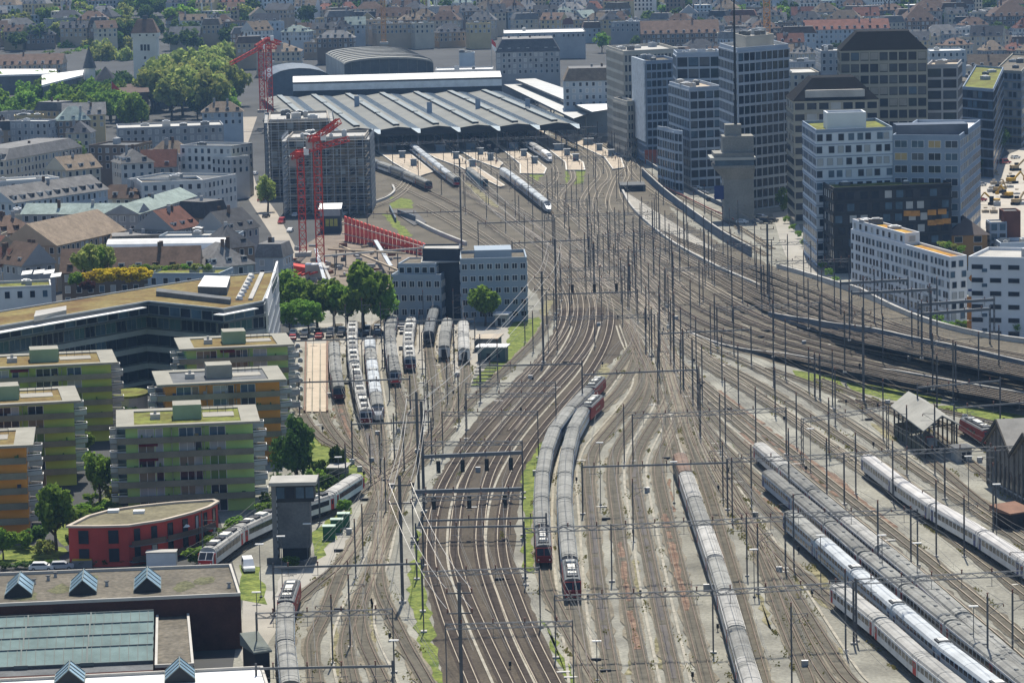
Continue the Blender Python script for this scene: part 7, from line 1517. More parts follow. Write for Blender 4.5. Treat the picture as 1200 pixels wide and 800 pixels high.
# woods and garden trees that run together on the far slope
gq = np.random.default_rng(77); base = crown_mesh(('round', 'mid', 260, 0, .2), 3, 260, 'round', .2, 'mid'); bv = np.empty(len(base.vertices)*3); base.vertices.foreach_get('co', bv); bv = bv.reshape(-1, 3); vs = []
for i in range(470):
    x, y = gq.uniform(-10, 1210), gq.uniform(1, 62)**1; y = y if gq.random() < .6 else gq.uniform(0, 26)
    if 380 < x < 700 and y > 34: continue
    for yy in np.arange(1850, 3600, 14):
        q = AT(x, y, yy)
        if q[2] <= terr(q[0], yy): break
    else: continue
    h = gq.uniform(10, 19); r = h*gq.uniform(.4, .6); a = gq.uniform(0, 6.28); rot = np.array([[math.cos(a), -math.sin(a), 0], [math.sin(a), math.cos(a), 0], [0, 0, 1]]); vs.append((bv*np.array([r, r, h*.5]))@rot.T+np.array([q[0], q[1], terr(q[0], yy)+h*.5]))
av = np.concatenate(vs); me = bpy.data.meshes.new('distant_trees'); me.from_pydata(av.tolist(), [], np.arange(len(av)).reshape(-1, 4).tolist()); me.materials.append(leafmat('leaf_far', (.035, .075, .022), (.13, .19, .045), .45)); tag(inst('distant_trees', me), 'garden trees merging into one green mass among the far houses', 'trees', None, 'stuff')
# ------------------------------------------------------------ overhead line: portals, masts, wires
M_PORT = mat('portal_steel', (.17, .175, .18), .65, .2, .4, .3); M_POLE = mat('mast_dark', (.10, .103, .108), .7, .25, .4, .2)
def hbeam(mb, a, b, w, m=0):
    """rolled H section seen as two flanges and a web"""
    a, b = Vector(a), Vector(b); mb.bar(a, b, w, .05, m); off = Vector((0, w*.45, 0))
    mb.bar(a+off, b+off, w, .045, m); mb.bar(a-off, b-off, w, .045, m); return mb
def mast_mesh(h, w):
    return cached(('mast', h, w), lambda: hbeam(MB().box(-.35, .35, -.35, .35, -.1, .25, 1), (0, 0, .2), (0, 0, h), w).mesh('pole', [M_POLE, M_CONC]))
def arm_mesh(L):
    def mk():
        mb = MB().bar((0, 0, 0), (L, 0, .15), .09).bar((0, 0, -1.5), (L*.95, 0, .05), .07).bar((L*.35, 0, -1.3), (L+.5, 0, -1.25), .06)
        return mb.tube((L, 0, -.35), (L, 0, .05), .09, k=6, m=1).mesh('bracket_arm', [M_STEEL, mat('insulator_brown', (.14, .06, .04), .4)])
    return cached(('arm', L), mk)
def ins_mesh(): return cached('ins', lambda: MB().tube((0, 0, 0), (0, 0, .5), .13, .1, 6).tube((0, 0, .5), (0, 0, .62), .18, k=6).mesh('insulator', [mat('insulator_brown', (.14, .06, .04), .4)]))
MG = 'catenary masts over the yard'
def mast(x, y, z, h, label, rz=0, arms=(2.4,), w=.24, group=MG, name='catenary_mast'):
    r = thing(name, label, 'mast', (x, y, z), group, rz); inst('pole', mast_mesh(h, w), r)
    for i, L in enumerate(arms): inst('bracket_arm', arm_mesh(abs(L)), r, (0, 0, h-1.2-.9*(i//2)), 0 if L > 0 else math.pi)
    inst('insulator', ins_mesh(), r, (0, 0, h)); return r
PN = [0]
def portal(L_, R_, h, label, kind='truss', legs=(1, 1), drops=0, base=0, ext=0, supports=()):
    """beam end pixels at beam height h -> a lattice portal standing on the ground"""
    a, b = np.array(P(*L_, h+base)), np.array(P(*R_, h+base)); r = thing('catenary_portal', label, 'gantry', (a[0], a[1], base), 'catenary portals across the tracks', world=True)
    d = (b-a)/np.linalg.norm(b-a); L = np.linalg.norm(b-a); n = np.array([-d[1], d[0], 0]); mb = MB()
    if kind == 'truss':
        for zz in (0, .75):
            for s in (-.28, .28): mb.bar(a+n*s+[0, 0, zz], b+n*s+[0, 0, zz], .085)
        m = max(3, int(L/1.5))
        for i in range(m):
            p, q = a+d*L*i/m, a+d*L*(i+1)/m
            for s in (-.28, .28): mb.bar(p+n*s+[0, 0, 0 if i % 2 else .75], q+n*s+[0, 0, .75 if i % 2 else 0], .07)
            mb.bar(p-n*.28+[0, 0, .75], q+n*.28+[0, 0, .75], .05)
    elif kind == 'box': mb.bar(a, b, .6, .7)
    else: mb.bar(a, b, .16, .34)
    mb.build('beam', M_PORT if kind != 'box' else mat('signal_bridge_grey', (.13, .14, .15), .6, .1), r)
    for u in [0]*legs[0]+[1]*legs[1]+list(supports):
        p = a+d*L*u; leg = MB()
        if kind == 'thin': hbeam(leg, (p[0], p[1], base), (p[0], p[1], base+h+.8), .30)
        else:
            for s in (-.3, .3): leg.bar((p[0]+n[0]*s, p[1]+n[1]*s, base), (p[0]+n[0]*s, p[1]+n[1]*s, base+h+.9), .17)
            for k in range(int(h/1.4)): leg.bar((p[0]+n[0]*(.3 if k % 2 else -.3), p[1]+n[1]*(.3 if k % 2 else -.3), base+k*1.4), (p[0]-n[0]*(.3 if k % 2 else -.3), p[1]-n[1]*(.3 if k % 2 else -.3), base+(k+1)*1.4), .08)
        leg.box(p[0]-.5, p[0]+.5, p[1]-.5, p[1]+.5, base-.1, base+.3, 1); leg.build('mast', [M_POLE, M_CONC], r)
    m = max(2, int(L/4.5))
    for i in range(m):
        p = a+d*L*(i+.5)/m; MB().bar(p, p-[0, 0, 1.5], .08).bar(p-[0, 0, 1.4]-d*.9, p-[0, 0, 1.4]+d*.9, .06).build('hanger', M_STEEL, r)
        o = inst('insulator', ins_mesh(), r, tuple(p+[0, 0, .8 if kind == 'truss' else .2]-a+[0, 0, h]))
    for i in range(drops):
        p = a+d*L*(i+.6)/(drops+.1)-n*.7; s = thing('railway_signal', '%s hanging signal lamp of the %s' % (nth(i), label.split(',')[0]), 'signal', tuple(p-[0, 0, 3.4]), 'hanging signals', world=True)
        MB().box(p[0]-.4, p[0]+.4, p[1]-.12, p[1]+.12, p[2]-3.2, p[2]-.8).build('signal_board', M_DARK, s); MB().bar(p-[0, 0, .6], p+n*.6, .12).build('hanger', M_STEEL, s)
        for k in range(3): MB().tube((p[0], p[1]-.13, p[2]-1.1-k*.8), (p[0], p[1]-.25, p[2]-1.1-k*.8), .17, k=8).build('lens', mat('lens_dark', (.05, .06, .05), .2), s)
        MB().bar((p[0]-.5, p[1], p[2]-3.5), (p[0]+.5, p[1], p[2]-3.5), .1).build('guard', M_STEEL, s)
    PN[0] += 1; return r
ML = 'main line'
portal((496, 535), (612, 530), 9.0, 'thick grey signal bridge over the main line', 'box', drops=4)
portal((496, 522), (612, 521), 9.5, 'lattice portal just behind the thick signal bridge', 'truss')
portal((483, 576), (612, 573), 8.5, 'pale signal gantry with three lamps over the main line', 'box', drops=3)
portal((483, 587), (612, 584), 7.5, 'lattice portal just in front of the pale signal gantry', 'truss')
portal((546, 453), (651, 452), 9.5, 'upper of two close portals where the main line starts to curve', 'truss')
portal((545, 466), (651, 464), 9.0, 'lower of two close portals where the main line starts to curve', 'truss')
portal((518, 487), (630, 486), 9, 'portal over the main line beside the depot throat', 'truss')
portal((562, 429), (682, 426), 8.5, 'thin portal above the top end of the curved trains', 'thin')
portal((487, 618), (614, 616), 9, 'thin portal over the main line beside the curved trains', 'thin')
portal((495, 675), (632, 670), 9, 'lattice portal over the main line below the locomotives', 'truss')
portal((522, 737), (671, 733), 9, 'lowest portal over the main line', 'truss')
portal((495, 610), (640, 606), 8, 'second thin portal over the main line beside the green strip', 'thin')
portal((300, 724), (460, 719), 9, 'dark portal above the locomotive in the bottom left', 'truss', (1, 1))
portal((320, 665), (494, 660), 8, 'thin portal over the ladder tracks below the signal box', 'thin')
portal((300, 783), (460, 780), 8, 'thin portal at the bottom left edge', 'thin')
portal((650, 703), (835, 697), 9, 'long lattice portal over the sidings in front of the red locomotive', 'truss')
portal((835, 697), (1000, 687), 9, 'lattice portal carrying on from the sidings to the pale coaches', 'truss', (0, 1))
portal((1003, 684), (1215, 673), 9, 'lattice portal over the stabled coaches at the right edge', 'truss')
portal((615, 624), (716, 620), 9, 'portal over the curved pair of trains', 'truss')
portal((716, 620), (920, 610), 9, 'dark long portal over the middle sidings and the pale train', 'truss', (0, 1))
portal((920, 606), (1075, 602), 9, 'portal over the tops of the parallel stabled trains', 'truss', (1, 1))
portal((682, 547), (852, 542), 9, 'thin portal over the middle sidings by the brown van', 'thin')
portal((852, 542), (989, 536), 9, 'portal carrying on over the upper stabled trains', 'truss', (0, 1))
portal((989, 535), (1107, 530), 9, 'portal running up to the open shed', 'truss', (0, 1))
portal((1107, 530), (1215, 526), 9, 'portal between open shed and brick engine shed', 'truss', (0, 1))
portal((741, 490), (921, 482), 9, 'dark portal over the fan of the sidings', 'truss')
portal((682, 439), (817, 433), 8.5, 'thin portal over the neck of the sidings', 'thin')
portal((940, 495), (1040, 480), 8.5, 'portal left of the open shed', 'truss')
portal((642, 375), (767, 372), 8.5, 'portal over the curve below the office building', 'truss')
portal((640, 345), (747, 342), 8.5, 'pale beam portal over the station throat', 'thin')
portal((655, 330), (735, 328), 8, 'dark signal bridge in the middle of the throat', 'truss', drops=3)
portal((657, 318), (732, 315), 8.5, 'lattice portal just behind the dark signal bridge', 'truss')
portal((667, 297), (796, 294), 9, 'long portal across the middle throat', 'truss')
portal((638, 255), (767, 251), 9, 'portal in front of the silver high speed train', 'truss')
portal((700, 278), (830, 272), 9, 'portal across the right half of the throat', 'truss')
portal((635, 238), (688, 236), 8.5, 'short portal beside the nose of the high speed train', 'truss')
portal((545, 222), (664, 219), 9, 'portal between the blue wagons and the white train', 'truss')
portal((560, 189), (740, 184), 9, 'long portal across the platform ends', 'truss', (1, 1), 0, 0, 0, (.5,))
portal((430, 172), (560, 165), 9, 'portal across the left platforms', 'truss')
portal((560, 165), (720, 158), 9, 'portal across the right platforms close to the roof', 'truss')
portal((425, 160), (700, 149), 8, 'signal bridge directly in front of the shed roof', 'box', (1, 1), 6, 0, 0, (.33, .66))
portal((560, 262), (650, 258), 9, 'thin portal left of the high speed train', 'thin')
portal((600, 285), (690, 281), 9, 'thin portal behind the right office wing', 'thin')
portal((430, 251), (540, 248), 8, 'thin portal over the tracks above the red sheet wall', 'thin')
portal((830, 290), (950, 286), 9, 'portal over the outer tracks below the signal tower', 'truss')
portal((780, 318), (895, 314), 9, 'portal across the through tracks, middle', 'truss')
portal((900, 310), (995, 306), 9, 'portal beside the white office block', 'truss', base=2)
portal((772, 391), (880, 386), 9, 'pale beam portal near the start of the dark wall', 'thin')
portal((840, 364), (960, 358), 9, 'portal over the rising tracks in the middle right', 'truss', base=1)
portal((985, 332), (1064, 328), 9, 'upper twin beam portal beside the black block', 'box', base=4)
portal((998, 344), (1098, 339), 9, 'lower twin beam portal beside the black block', 'box', base=4)
portal((1076, 357), (1165, 351), 9, 'upper twin beam portal below the white apartments', 'box', base=6)
portal((1080, 368), (1160, 362), 9, 'lower twin beam portal below the white apartments', 'box', base=6)
portal((1075, 454), (1172, 446), 9, 'beam portal above the grassy bank at the right', 'thin', base=2)
portal((1118, 478), (1210, 471), 9, 'short beam portal beside the right terrace wall', 'thin', base=0)
portal((332, 400), (450, 396), 7.5, 'thin portal over the tops of the depot trains', 'thin')
portal((450, 378), (556, 374), 8, 'pale portal in front of the blue grey office', 'thin')
portal((350, 448), (480, 444), 7.5, 'thin portal across the middle of the depot', 'thin')
portal((412, 497), (505, 494), 8, 'thin portal just in front of the depot trains', 'thin')
# heavy feeder poles with cross arms
FE = []
for i, (bx, by, ty, lab) in enumerate([(541, 806, 682, 'nearest to the bottom edge'), (472, 706, 557, 'left of the main line beside the green strip'), (491, 580, 459, 'by the throat of the depot'), (637, 425, 318, 'right of the grassy slope'), (652, 368, 280, 'standing on the throat curve'), (541, 292, 186, 'behind the dark stair tower'), (497, 600, 470, 'directly beside the signal bridge'), (1012, 470, 360, 'beside the terrace wall'), (900, 350, 262, 'right of the underpass ramp')]):
    p = P(bx, by); h = HZ(bx, ty, p[1]); r = thing('feeder_pole', 'tall dark feeder pole with cross arms, '+lab, 'pole', p, 'feeder poles', world=True)
    hbeam(MB().box(p[0]-.6, p[0]+.6, p[1]-.6, p[1]+.6, 0, .4, 1), (p[0], p[1], .3), (p[0], p[1], h), .52).build('pole', [M_POLE, M_CONC], r)
    if i not in (4, 6):
        for zz in (1.6, 4.6):
            MB().bar((p[0]-1.9, p[1], h-zz), (p[0]+1.9, p[1], h-zz), .16, .2).build('cross_arm', M_POLE, r)
            for s in (-1.8, 1.8): inst('insulator', ins_mesh(), r, (s, 0, h-zz+.1))
    if i < 6: FE.append((p[0], p[1], h))
M_WIRE = mat('copper_wire', (.10, .10, .095), .5, .1, .5, .5)
def wirerun(mb, a, b, sag, r=.03, n=8):
    pts = [tuple(a[k]*(1-t)+b[k]*t-(sag*4*t*(1-t) if k == 2 else 0) for k in range(3)) for t in np.linspace(0, 1, n+1)]
    for p, q in zip(pts, pts[1:]): mb.bar(p, q, r, r)
for i, (a, b) in enumerate(zip(FE, FE[1:])):
    mb = MB()
    for s in (-1.8, 1.8):
        for zz in (1.0, 4.0): wirerun(mb, (a[0]+s, a[1], a[2]-zz), (b[0]+s, b[1], b[2]-zz), 1.8, .055)
    tag(mb.build('feeder_cable', mat('feeder_wire', (.34, .33, .31), .4, .1, .5, .6)), 'feeder cables strung between two tall poles, %s span from the bottom' % nth(i), 'cable', 'feeder cable spans')
# contact and messenger wire above each running track
for nm, c in TR.items():
    if c[:, 1].min() > 1000 and nm[0] in 'F': pass
    q = c[::14]; mb = MB(); r = .042
    if len(q) < 3: continue
    for a, b in zip(q, q[1:]):
        wirerun(mb, (a[0], a[1], a[2]+5.6), (b[0], b[1], b[2]+5.6), 0, r, 1); wirerun(mb, (a[0], a[1], a[2]+7.0), (b[0], b[1], b[2]+7.0), .7, r, 4)
        for t in (.25, .5, .75): p = a*(1-t)+b*t; mb.bar((p[0], p[1], p[2]+5.6), (p[0], p[1], p[2]+7.0-2.8*t*(1-t)), .02)
    grp = {'M': 'main line', 'F': 'platform tracks', 'X': 'crossover tracks', 'N': 'outer left tracks', 'U': 'raised tracks', 'T': 'through tracks', 'D': 'diagonal yard tracks', 'R': 'right stabling tracks', 'S': 'middle sidings', 'L': 'curved sidings', 'Y': 'depot tracks'}[nm[0]]
    tag(mb.build('overhead_wire', M_WIRE), 'thin overhead contact wire above the '+grp, 'wire', 'overhead wires above the '+grp)
# single masts along the tracks
def along(tr, step, off, label, h=10.5, arms=(2.4,), start=0, ymax=1e9, ymin=0, jit=3, w=.24):
    c = TR[tr]; s = np.r_[0, np.cumsum(np.linalg.norm(np.diff(c, axis=0), axis=1))]; t = start; g = random.Random(hash(tr) % 1000 if False else sum(map(ord, tr))*7)
    while t < s[-1]-5:
        tt = t+g.uniform(-jit, jit); p = np.array([np.interp(tt, s, c[:, i]) for i in range(3)]); q = np.array([np.interp(tt+1, s, c[:, i]) for i in range(3)]); d = q-p; d[2] = 0; d /= np.linalg.norm(d)+1e-9; n = np.array([-d[1], d[0], 0]); x = p+n*off
        if ymin < x[1] < ymax:
            rz = math.atan2(-n[1]*math.copysign(1, off), -n[0]*math.copysign(1, off)); mast(x[0], x[1], max(0, x[2]-.3), h+g.uniform(-1, 1.5), label, rz, arms, w)
        t += step
LB = {'D': 'slim dark catenary mast between the diagonal tracks of the right yard', 'T': 'dark catenary mast beside the through tracks below the blue grey wall', 'U': 'dark catenary mast on the raised tracks below the white houses', 'F': 'thin catenary mast among the platform tracks', 'R': 'slim catenary mast beside the stabled trains on the right', 'S': 'lone catenary mast between the middle sidings', 'Y': 'thin catenary mast among the depot tracks', 'X': 'thin catenary mast in the crowded station throat'}
along('D0', 44, 2.2, LB['D'], 12.5); along('D1', 60, 2.2, LB['D'], 12, start=20); along('D2', 52, -2.2, LB['D'], 11, start=30); along('D4', 58, 2.2, LB['D'], 12, start=12); along('D5', 66, -2.2, LB['D'], 11.5, start=25)
for i, t in enumerate(('T0', 'T2', 'T4')): along(t, 38, 2.1 if i != 2 else -2.2, LB['T'], 12.5, start=8+9*i)
for i, t in enumerate(('U0', 'U2', 'U4', 'U5')): along(t, 42, 2.1 if i < 3 else -2.2, LB['U'], 13, start=5+11*i)
for i, t in enumerate(('F5', 'F7', 'F9', 'F10', 'F11', 'F13', 'F14', 'F15', 'F6')): along(t, 66, 2.2, LB['F'], 10, start=10+7*i, w=.24)
for i, t in enumerate(('X0', 'X1', 'X3', 'X5', 'X7', 'X9', 'X10')): along(t, 70, 2.2, LB['X'], 10, start=14+5*i, w=.24)
for i, t in enumerate(('M1', 'M4')): along(t, 50, -2.4 if i == 0 else 2.4, LB['X'], 10, start=300+9*i, ymin=800, w=.24)
along('R4', 70, 2.4, LB['R'], 12, start=20); along('R02', 60, 2.6, LB['R'], 12, start=16); along('R0', 60, -2.6, LB['R'], 12, start=35); along('S6', 70, -2.4, LB['S'], 11, start=90); along('S3', 80, 2.2, LB['S'], 11, start=120)
along('Y3', 70, 2.4, LB['Y'], 9.5, start=40); along('Y8', 40, 2.4, LB['Y'], 9.5, start=8); along('Y10', 34, 2.6, LB['Y'], 9.5, start=6); along('X1', 55, -2.6, LB['Y'], 9.5, start=60); along('Y1', 60, -3, LB['Y'], 9.5, start=30); along('Y6', 50, 2.4, LB['Y'], 9, start=30)
# clutch of poles in the neck of the yard, as dense as a thicket in the photograph
for x, y, h in ((786, 425, 12), (790, 432, 13), (801, 452, 13), (812, 470, 14), (820, 508, 14), (757, 412, 11), (764, 418, 12), (1120, 470, 13), (1117, 474, 14), (1098, 480, 12), (948, 460, 10), (955, 466, 10), (961, 468, 10)):
    p = P(x, y); mast(p[0], p[1], 0, h, 'dark mast in the thicket of poles at the neck of the yard', random.Random(x).uniform(0, 6), (1.8,) if x % 2 else (), .3)
# yard lamps and small lineside things
lm = lambda h: cached(('ylamp', h), lambda: MB().tube((0, 0, 0), (0, 0, h), .09, .06, 6).box(-.25, .25, -.25, .25, 0, .3).mesh('pole', [M_STEEL]))
for i, (x, y, h) in enumerate([(704, 592, 12), (950, 555, 9), (1135, 597, 10), (962, 690, 9), (1075, 700, 9), (1034, 690, 9), (463, 805, 7), (302, 745, 7), (331, 690, 9), (361, 660, 7), (1141, 780, 9), (700, 798, 6), (1168, 640, 11), (398, 590, 9), (306, 700, 9), (884, 700, 8), (790, 590, 8), (1180, 560, 9)]):
    p = P(x, y); r = thing('yard_lamp', 'slim lamp post with flat white head, %s from the left in the yard' % nth(sorted([q[0] for q in [(704, 0), (950, 0), (1135, 0), (962, 0), (1075, 0), (1034, 0), (463, 0), (302, 0), (331, 0), (361, 0), (1141, 0), (700, 0), (1168, 0), (398, 0), (306, 0), (884, 0), (790, 0), (1180, 0)]]).index(x)), 'lamp', p, 'yard lamps')
    inst('pole', lm(h), r); inst('lamp_head', cached('lhead', lambda: MB().box(-.7, .7, -.25, .25, 0, .16).mesh('lamp_head', [M_WHITE])), r, (0, 0, h))
rnd = random.Random(9)
dm = cached('dwarf', lambda: MB().box(-.2, .2, -.15, .15, .55, 1.25).bar((0, 0, 0), (0, 0, .6), .12).mesh('dwarf_signal', [M_DARK])); bxm = cached('cab', lambda: MB().box(-.5, .5, -.3, .3, 0, 1.1, 0, 1).mesh('cabinet', [M_GALV, M_WHITE])); ptm = cached('ptm', lambda: MB().box(-.8, .8, -.3, .3, .1, .5).box(-1.8, -.8, -.06, .06, .2, .3).mesh('point_machine', [M_DARK])); slab = cached('cslab', lambda: MB().box(-1.0, 1.0, -.35, .35, .05, .22).mesh('cable_cover', [M_KERB]))
zones = {'M': 'main line', 'D': 'right yard', 'S': 'middle sidings', 'R': 'stabled trains', 'Y': 'depot tracks', 'X': 'station throat', 'L': 'curved sidings', 'T': 'through tracks'}
for nm, c in TR.items():
    if nm[0] not in zones or nm[0] == 'M' and len(nm) < 2: continue
    for k in range(rnd.randint(2, 5)):
        i = rnd.randrange(2, len(c)-2); d = c[i+1]-c[i]; d /= np.linalg.norm(d); n = np.array([-d[1], d[0], 0]); p = c[i]+n*rnd.choice([-2.05, 2.05]); kk = rnd.random()
        if p[1] > 900: continue
        me, lab, cat = (dm, 'small dark ground signal', 'signal') if kk < .35 else (bxm, 'small pale switch cabinet', 'cabinet') if kk < .6 else (ptm, 'dark point machine', 'point machine') if kk < .75 else (slab, 'pale concrete cable cover', 'cover')
        o = inst(me.name.split('.')[0], me, None, tuple(p), math.atan2(d[1], d[0])+math.pi/2); tag(o, lab+' beside the '+zones[nm[0]], cat, lab+'s beside the '+zones[nm[0]])
# ------------------------------------------------------------ sheds, cars, machines and other small things
# open timber shed on the right
hS = 6.2; a, b, c = P(1048, 476, hS), P(1084, 503, hS), P(1121, 497, hS)
fS = [b[:2], c[:2], (c[0]+a[0]-b[0], c[1]+a[1]-b[1]), a[:2]]
os_ = thing('open_shed', 'open timber railway shed with grey gabled roof beside the yard', 'shed', (*fS[0], 0), world=True)
A, B, C_, D_ = [np.array(p) for p in fS]; m0, m1 = (A+B)/2, (D_+C_)/2; ov = (A-D_)/np.linalg.norm(A-D_)*1.2; sd = (B-A)/np.linalg.norm(B-A)*.8
mb = MB()
for s0, s1, q0, q1 in ((A-sd+ov, D_-sd-ov, m0+ov, m1-ov), (B+sd+ov, C_+sd-ov, m0+ov, m1-ov)):
    mb.quad((*s0, hS), (*s1, hS), (*q1, hS+2.6), (*q0, hS+2.6)).quad((*s0, hS-.25), (*s1, hS-.25), (*q1, hS+2.35), (*q0, hS+2.35)).quad((*s0, hS-.25), (*q0, hS+2.35), (*q0, hS+2.6), (*s0, hS)).quad((*s0, hS-.25), (*s1, hS-.25), (*s1, hS), (*s0, hS))
mb.build('roof', mat('shed_roof_grey', (.28, .275, .245), .9, .2, .2), os_)
M_TIMB = mat('dark_timber', (.07, .062, .052), .9, .25, .5)
for k in range(8):
    t = k/7
    for p, q in ((A, D_), (B, C_)): x = p*(1-t)+q*t; MB().bar((*x, 0), (*x, hS), .32).build('post', M_TIMB, os_)
wb_ = MB()
for p, q in ((A, D_), (D_, C_)):
    d = (q-p)/np.linalg.norm(q-p); n = np.array([d[1], -d[0]])*.1; wb_.prism([tuple(p), tuple(q), tuple(q+n), tuple(p+n)], 0, 2.6)
    wb_.bar((*p, hS-.2), (*q, hS-.2), .25).bar((*p, 4.3), (*q, 4.3), .15)
wb_.build('side_boarding', mat('boarding_olive', (.10, .10, .075), .9, .25, .4), os_)
for t in (.05, .33, .66, .95):
    p, q = A*(1-t)+D_*t, B*(1-t)+C_*t; m = (p+q)/2; MB().bar((*p, hS-.1), (*q, hS-.1), .22).bar((*p, hS), (*m, hS+2.3), .2).bar((*q, hS), (*m, hS+2.3), .2).bar((*m, hS), (*m, hS+2.3), .16).build('roof_truss', M_TIMB, os_)
pk = (A*.7+D_*.3+B*.7+C_*.3)/2; ld = thing('flat_wagon', 'small flat wagon loaded with grey crates inside the open shed', 'wagon', (*pk, 0), world=True)
MB().box(pk[0]-1.3, pk[0]+1.3, pk[1]-3, pk[1]+3, .8, 1.1).build('deck', M_TIMB, ld)
for k in range(3): MB().box(pk[0]-.9, pk[0]+.9, pk[1]-2.6+k*1.8, pk[1]-1.2+k*1.8, 1.12, 2.4).build('crate', [M_GALV, M_CONC, M_RED][k], ld)
for y in (-2, 2): MB().tube((pk[0]-1, pk[1]+y, .45), (pk[0]+1, pk[1]+y, .45), .42, k=10).build('wheelset', M_BOG, ld)
# brick engine shed at the right edge
n, n2 = np.array(P(1157, 566)[:2]), np.array(P(1188, 583.5)[:2]); W_ = np.linalg.norm(n2-n); d = (n2-n)/W_; bk = np.array([-d[1], d[0]]); hE, hA_ = 8.2, 13.6
es = thing('engine_shed', 'dark brick engine shed with pale gabled roofs at the right edge', 'shed', (n[0], n[1], 0), world=True)
M_BRS = mat('brick_soot', (.17, .155, .135), .9, .25, .3, fine=.12, fsc=3); ar = MB()
for g in range(3):
    p0 = n+d*W_*g; p1 = p0+d*W_; q0, q1 = p0+bk*34, p1+bk*34; pm, qm = (p0+p1)/2, (q0+q1)/2; o_ = -bk*.9
    ar.poly([(*p0, 0), (*p1, 0), (*p1, hE), (*pm, hA_), (*p0, hE)]).poly([(*q1, 0), (*q0, 0), (*q0, hE), (*qm, hA_), (*q1, hE)])
    if g == 0: ar.quad((*q0, 0), (*p0, 0), (*p0, hE), (*q0, hE))
    rf = MB().quad((*(p0+o_-d*.5), hE-.1), (*(pm+o_), hA_+.3), (*qm, hA_+.3), (*(q0-d*.5), hE-.1)).quad((*(p1+o_), hE+.25), (*(pm+o_), hA_+.3), (*qm, hA_+.3), (*q1, hE+.25))
    rf.bar((*(p0+o_-d*.5), hE-.3), (*(pm+o_), hA_+.05), .3, .55, 1).bar((*(p1+o_), hE), (*(pm+o_), hA_+.05), .3, .55, 1)
    ro = rf.build('roof', [mat('shed_roof_pale', (.30, .285, .255), .9, .2, .3), M_TIMB], es)
    cc = pm*.5+qm*.5; MB().prism([tuple(cc-d*1.8-bk*5), tuple(cc+d*1.8-bk*5), tuple(cc+d*1.8+bk*4), tuple(cc-d*1.8+bk*4)], hA_-1.4, hA_+1.6).build('roof_lantern', mat('lantern_teal', (.04, .13, .18), .6, .2), ro)
    for u in (.10, .26, .42, .58, .74, .90):
        x = p0+d*W_*u; y = -bk*.06; s_ = d*.85; zt = 4.6 if .2 < u < .8 else 3.8; w_ = MB().prism([tuple(x-s_), tuple(x+s_), tuple(x+s_+y), tuple(x-s_+y)], 1.2, zt).poly([(*(x+y*1.02+d*.85*math.cos(t)), zt+.85*math.sin(t)) for t in np.linspace(0, math.pi, 7)]).build('arched_window', M_GLASS, es)
        MB().prism([tuple(x-s_*1.25+y), tuple(x+s_*1.25+y), tuple(x+s_*1.25+y*3), tuple(x-s_*1.25+y*3)], .9, 1.15).build('sill', M_CONC, w_)
    for u in (.02, .18, .34, .5, .66, .82): x = p0+d*W_*u; MB().prism([tuple(x-d*.3), tuple(x+d*.3), tuple(x+d*.3-bk*.25), tuple(x-d*.3-bk*.25)], 0, hE+(hA_-hE)*(1-abs(u-.5)*2)*.8).build('pilaster', M_BRS, es)
ar.build('wall', M_BRS, es)
# boards over the depot inspection track
bd = thing('boarded_track', 'pale boarded inspection track with steel edges left of the depot trains', 'track deck', P(372, 482), world=True)
for x0, x1, x0b, x1b, m, nm in ((361, 366, 359, 365, 0, 'board'), (367, 375, 366.5, 374, 0, 'board'), (376, 382, 376, 382, 0, 'board')):
    q = [P(x0b, 484), P(x1b, 484), P(x1, 404), P(x0, 404)]; MB().prism([p[:2] for p in q], .1, .42).build(nm, mat('board_pale', (.40, .335, .255), .8, .12, .3), bd)
for x, xb in ((358.5, 357), (383.5, 383.5)): q = [P(xb-1, 485), P(xb+1, 485), P(x+1, 403), P(x-1, 403)]; MB().prism([p[:2] for p in q], .05, .9).build('edge_girder', mat('girder_rust', (.17, .11, .08), .85), bd)
for i in range(14):
    p = P(352-(i % 2)*3, 480-i*5.6); o = MB().box(p[0]-.6, p[0]+.6, p[1]-.5, p[1]+.5, .03, .5+.3*(i % 3)).box(p[0]-.4, p[0]+.4, p[1]-.3, p[1]+.3, .5+.3*(i % 3), .8+.3*(i % 3), 1).build('storage_crate', [[M_CONC, M_GALV, mB][i % 3], M_WHITE]); tag(o, '%s crate from the bottom in the file left of the boarded track' % nth(i), 'crate', 'crates beside the boarded track')
# green cabinets below the slope
for i, (x, y) in enumerate([(386, 632), (395, 624), (403, 617)]):
    p = P(x, y); r = thing('switch_cabinet', 'green transformer cabinet with pale lid, %s from the front' % nth(i), 'cabinet', p, 'green cabinets', world=True); mg = mat('cabinet_green', (.03, .115, .055), .6, .15, .5)
    MB().box(p[0]-1.1, p[0]+1.1, p[1]-.9, p[1]+.9, .1, 2.5).build('case', mg, r); MB().box(p[0]-1.2, p[0]+1.2, p[1]-1, p[1]+1, 2.5, 2.65).build('lid', mat('lid_pale', (.36, .45, .38), .7), r); MB().box(p[0]-1.2, p[0]+1.2, p[1]-1, p[1]+1, 0, .1).build('plinth', M_CONC, r)
    for s in (-.5, .5): MB().box(p[0]+s-.45, p[0]+s+.45, p[1]-.93, p[1]-.9, .3, 2.3).build('door', mg, r)
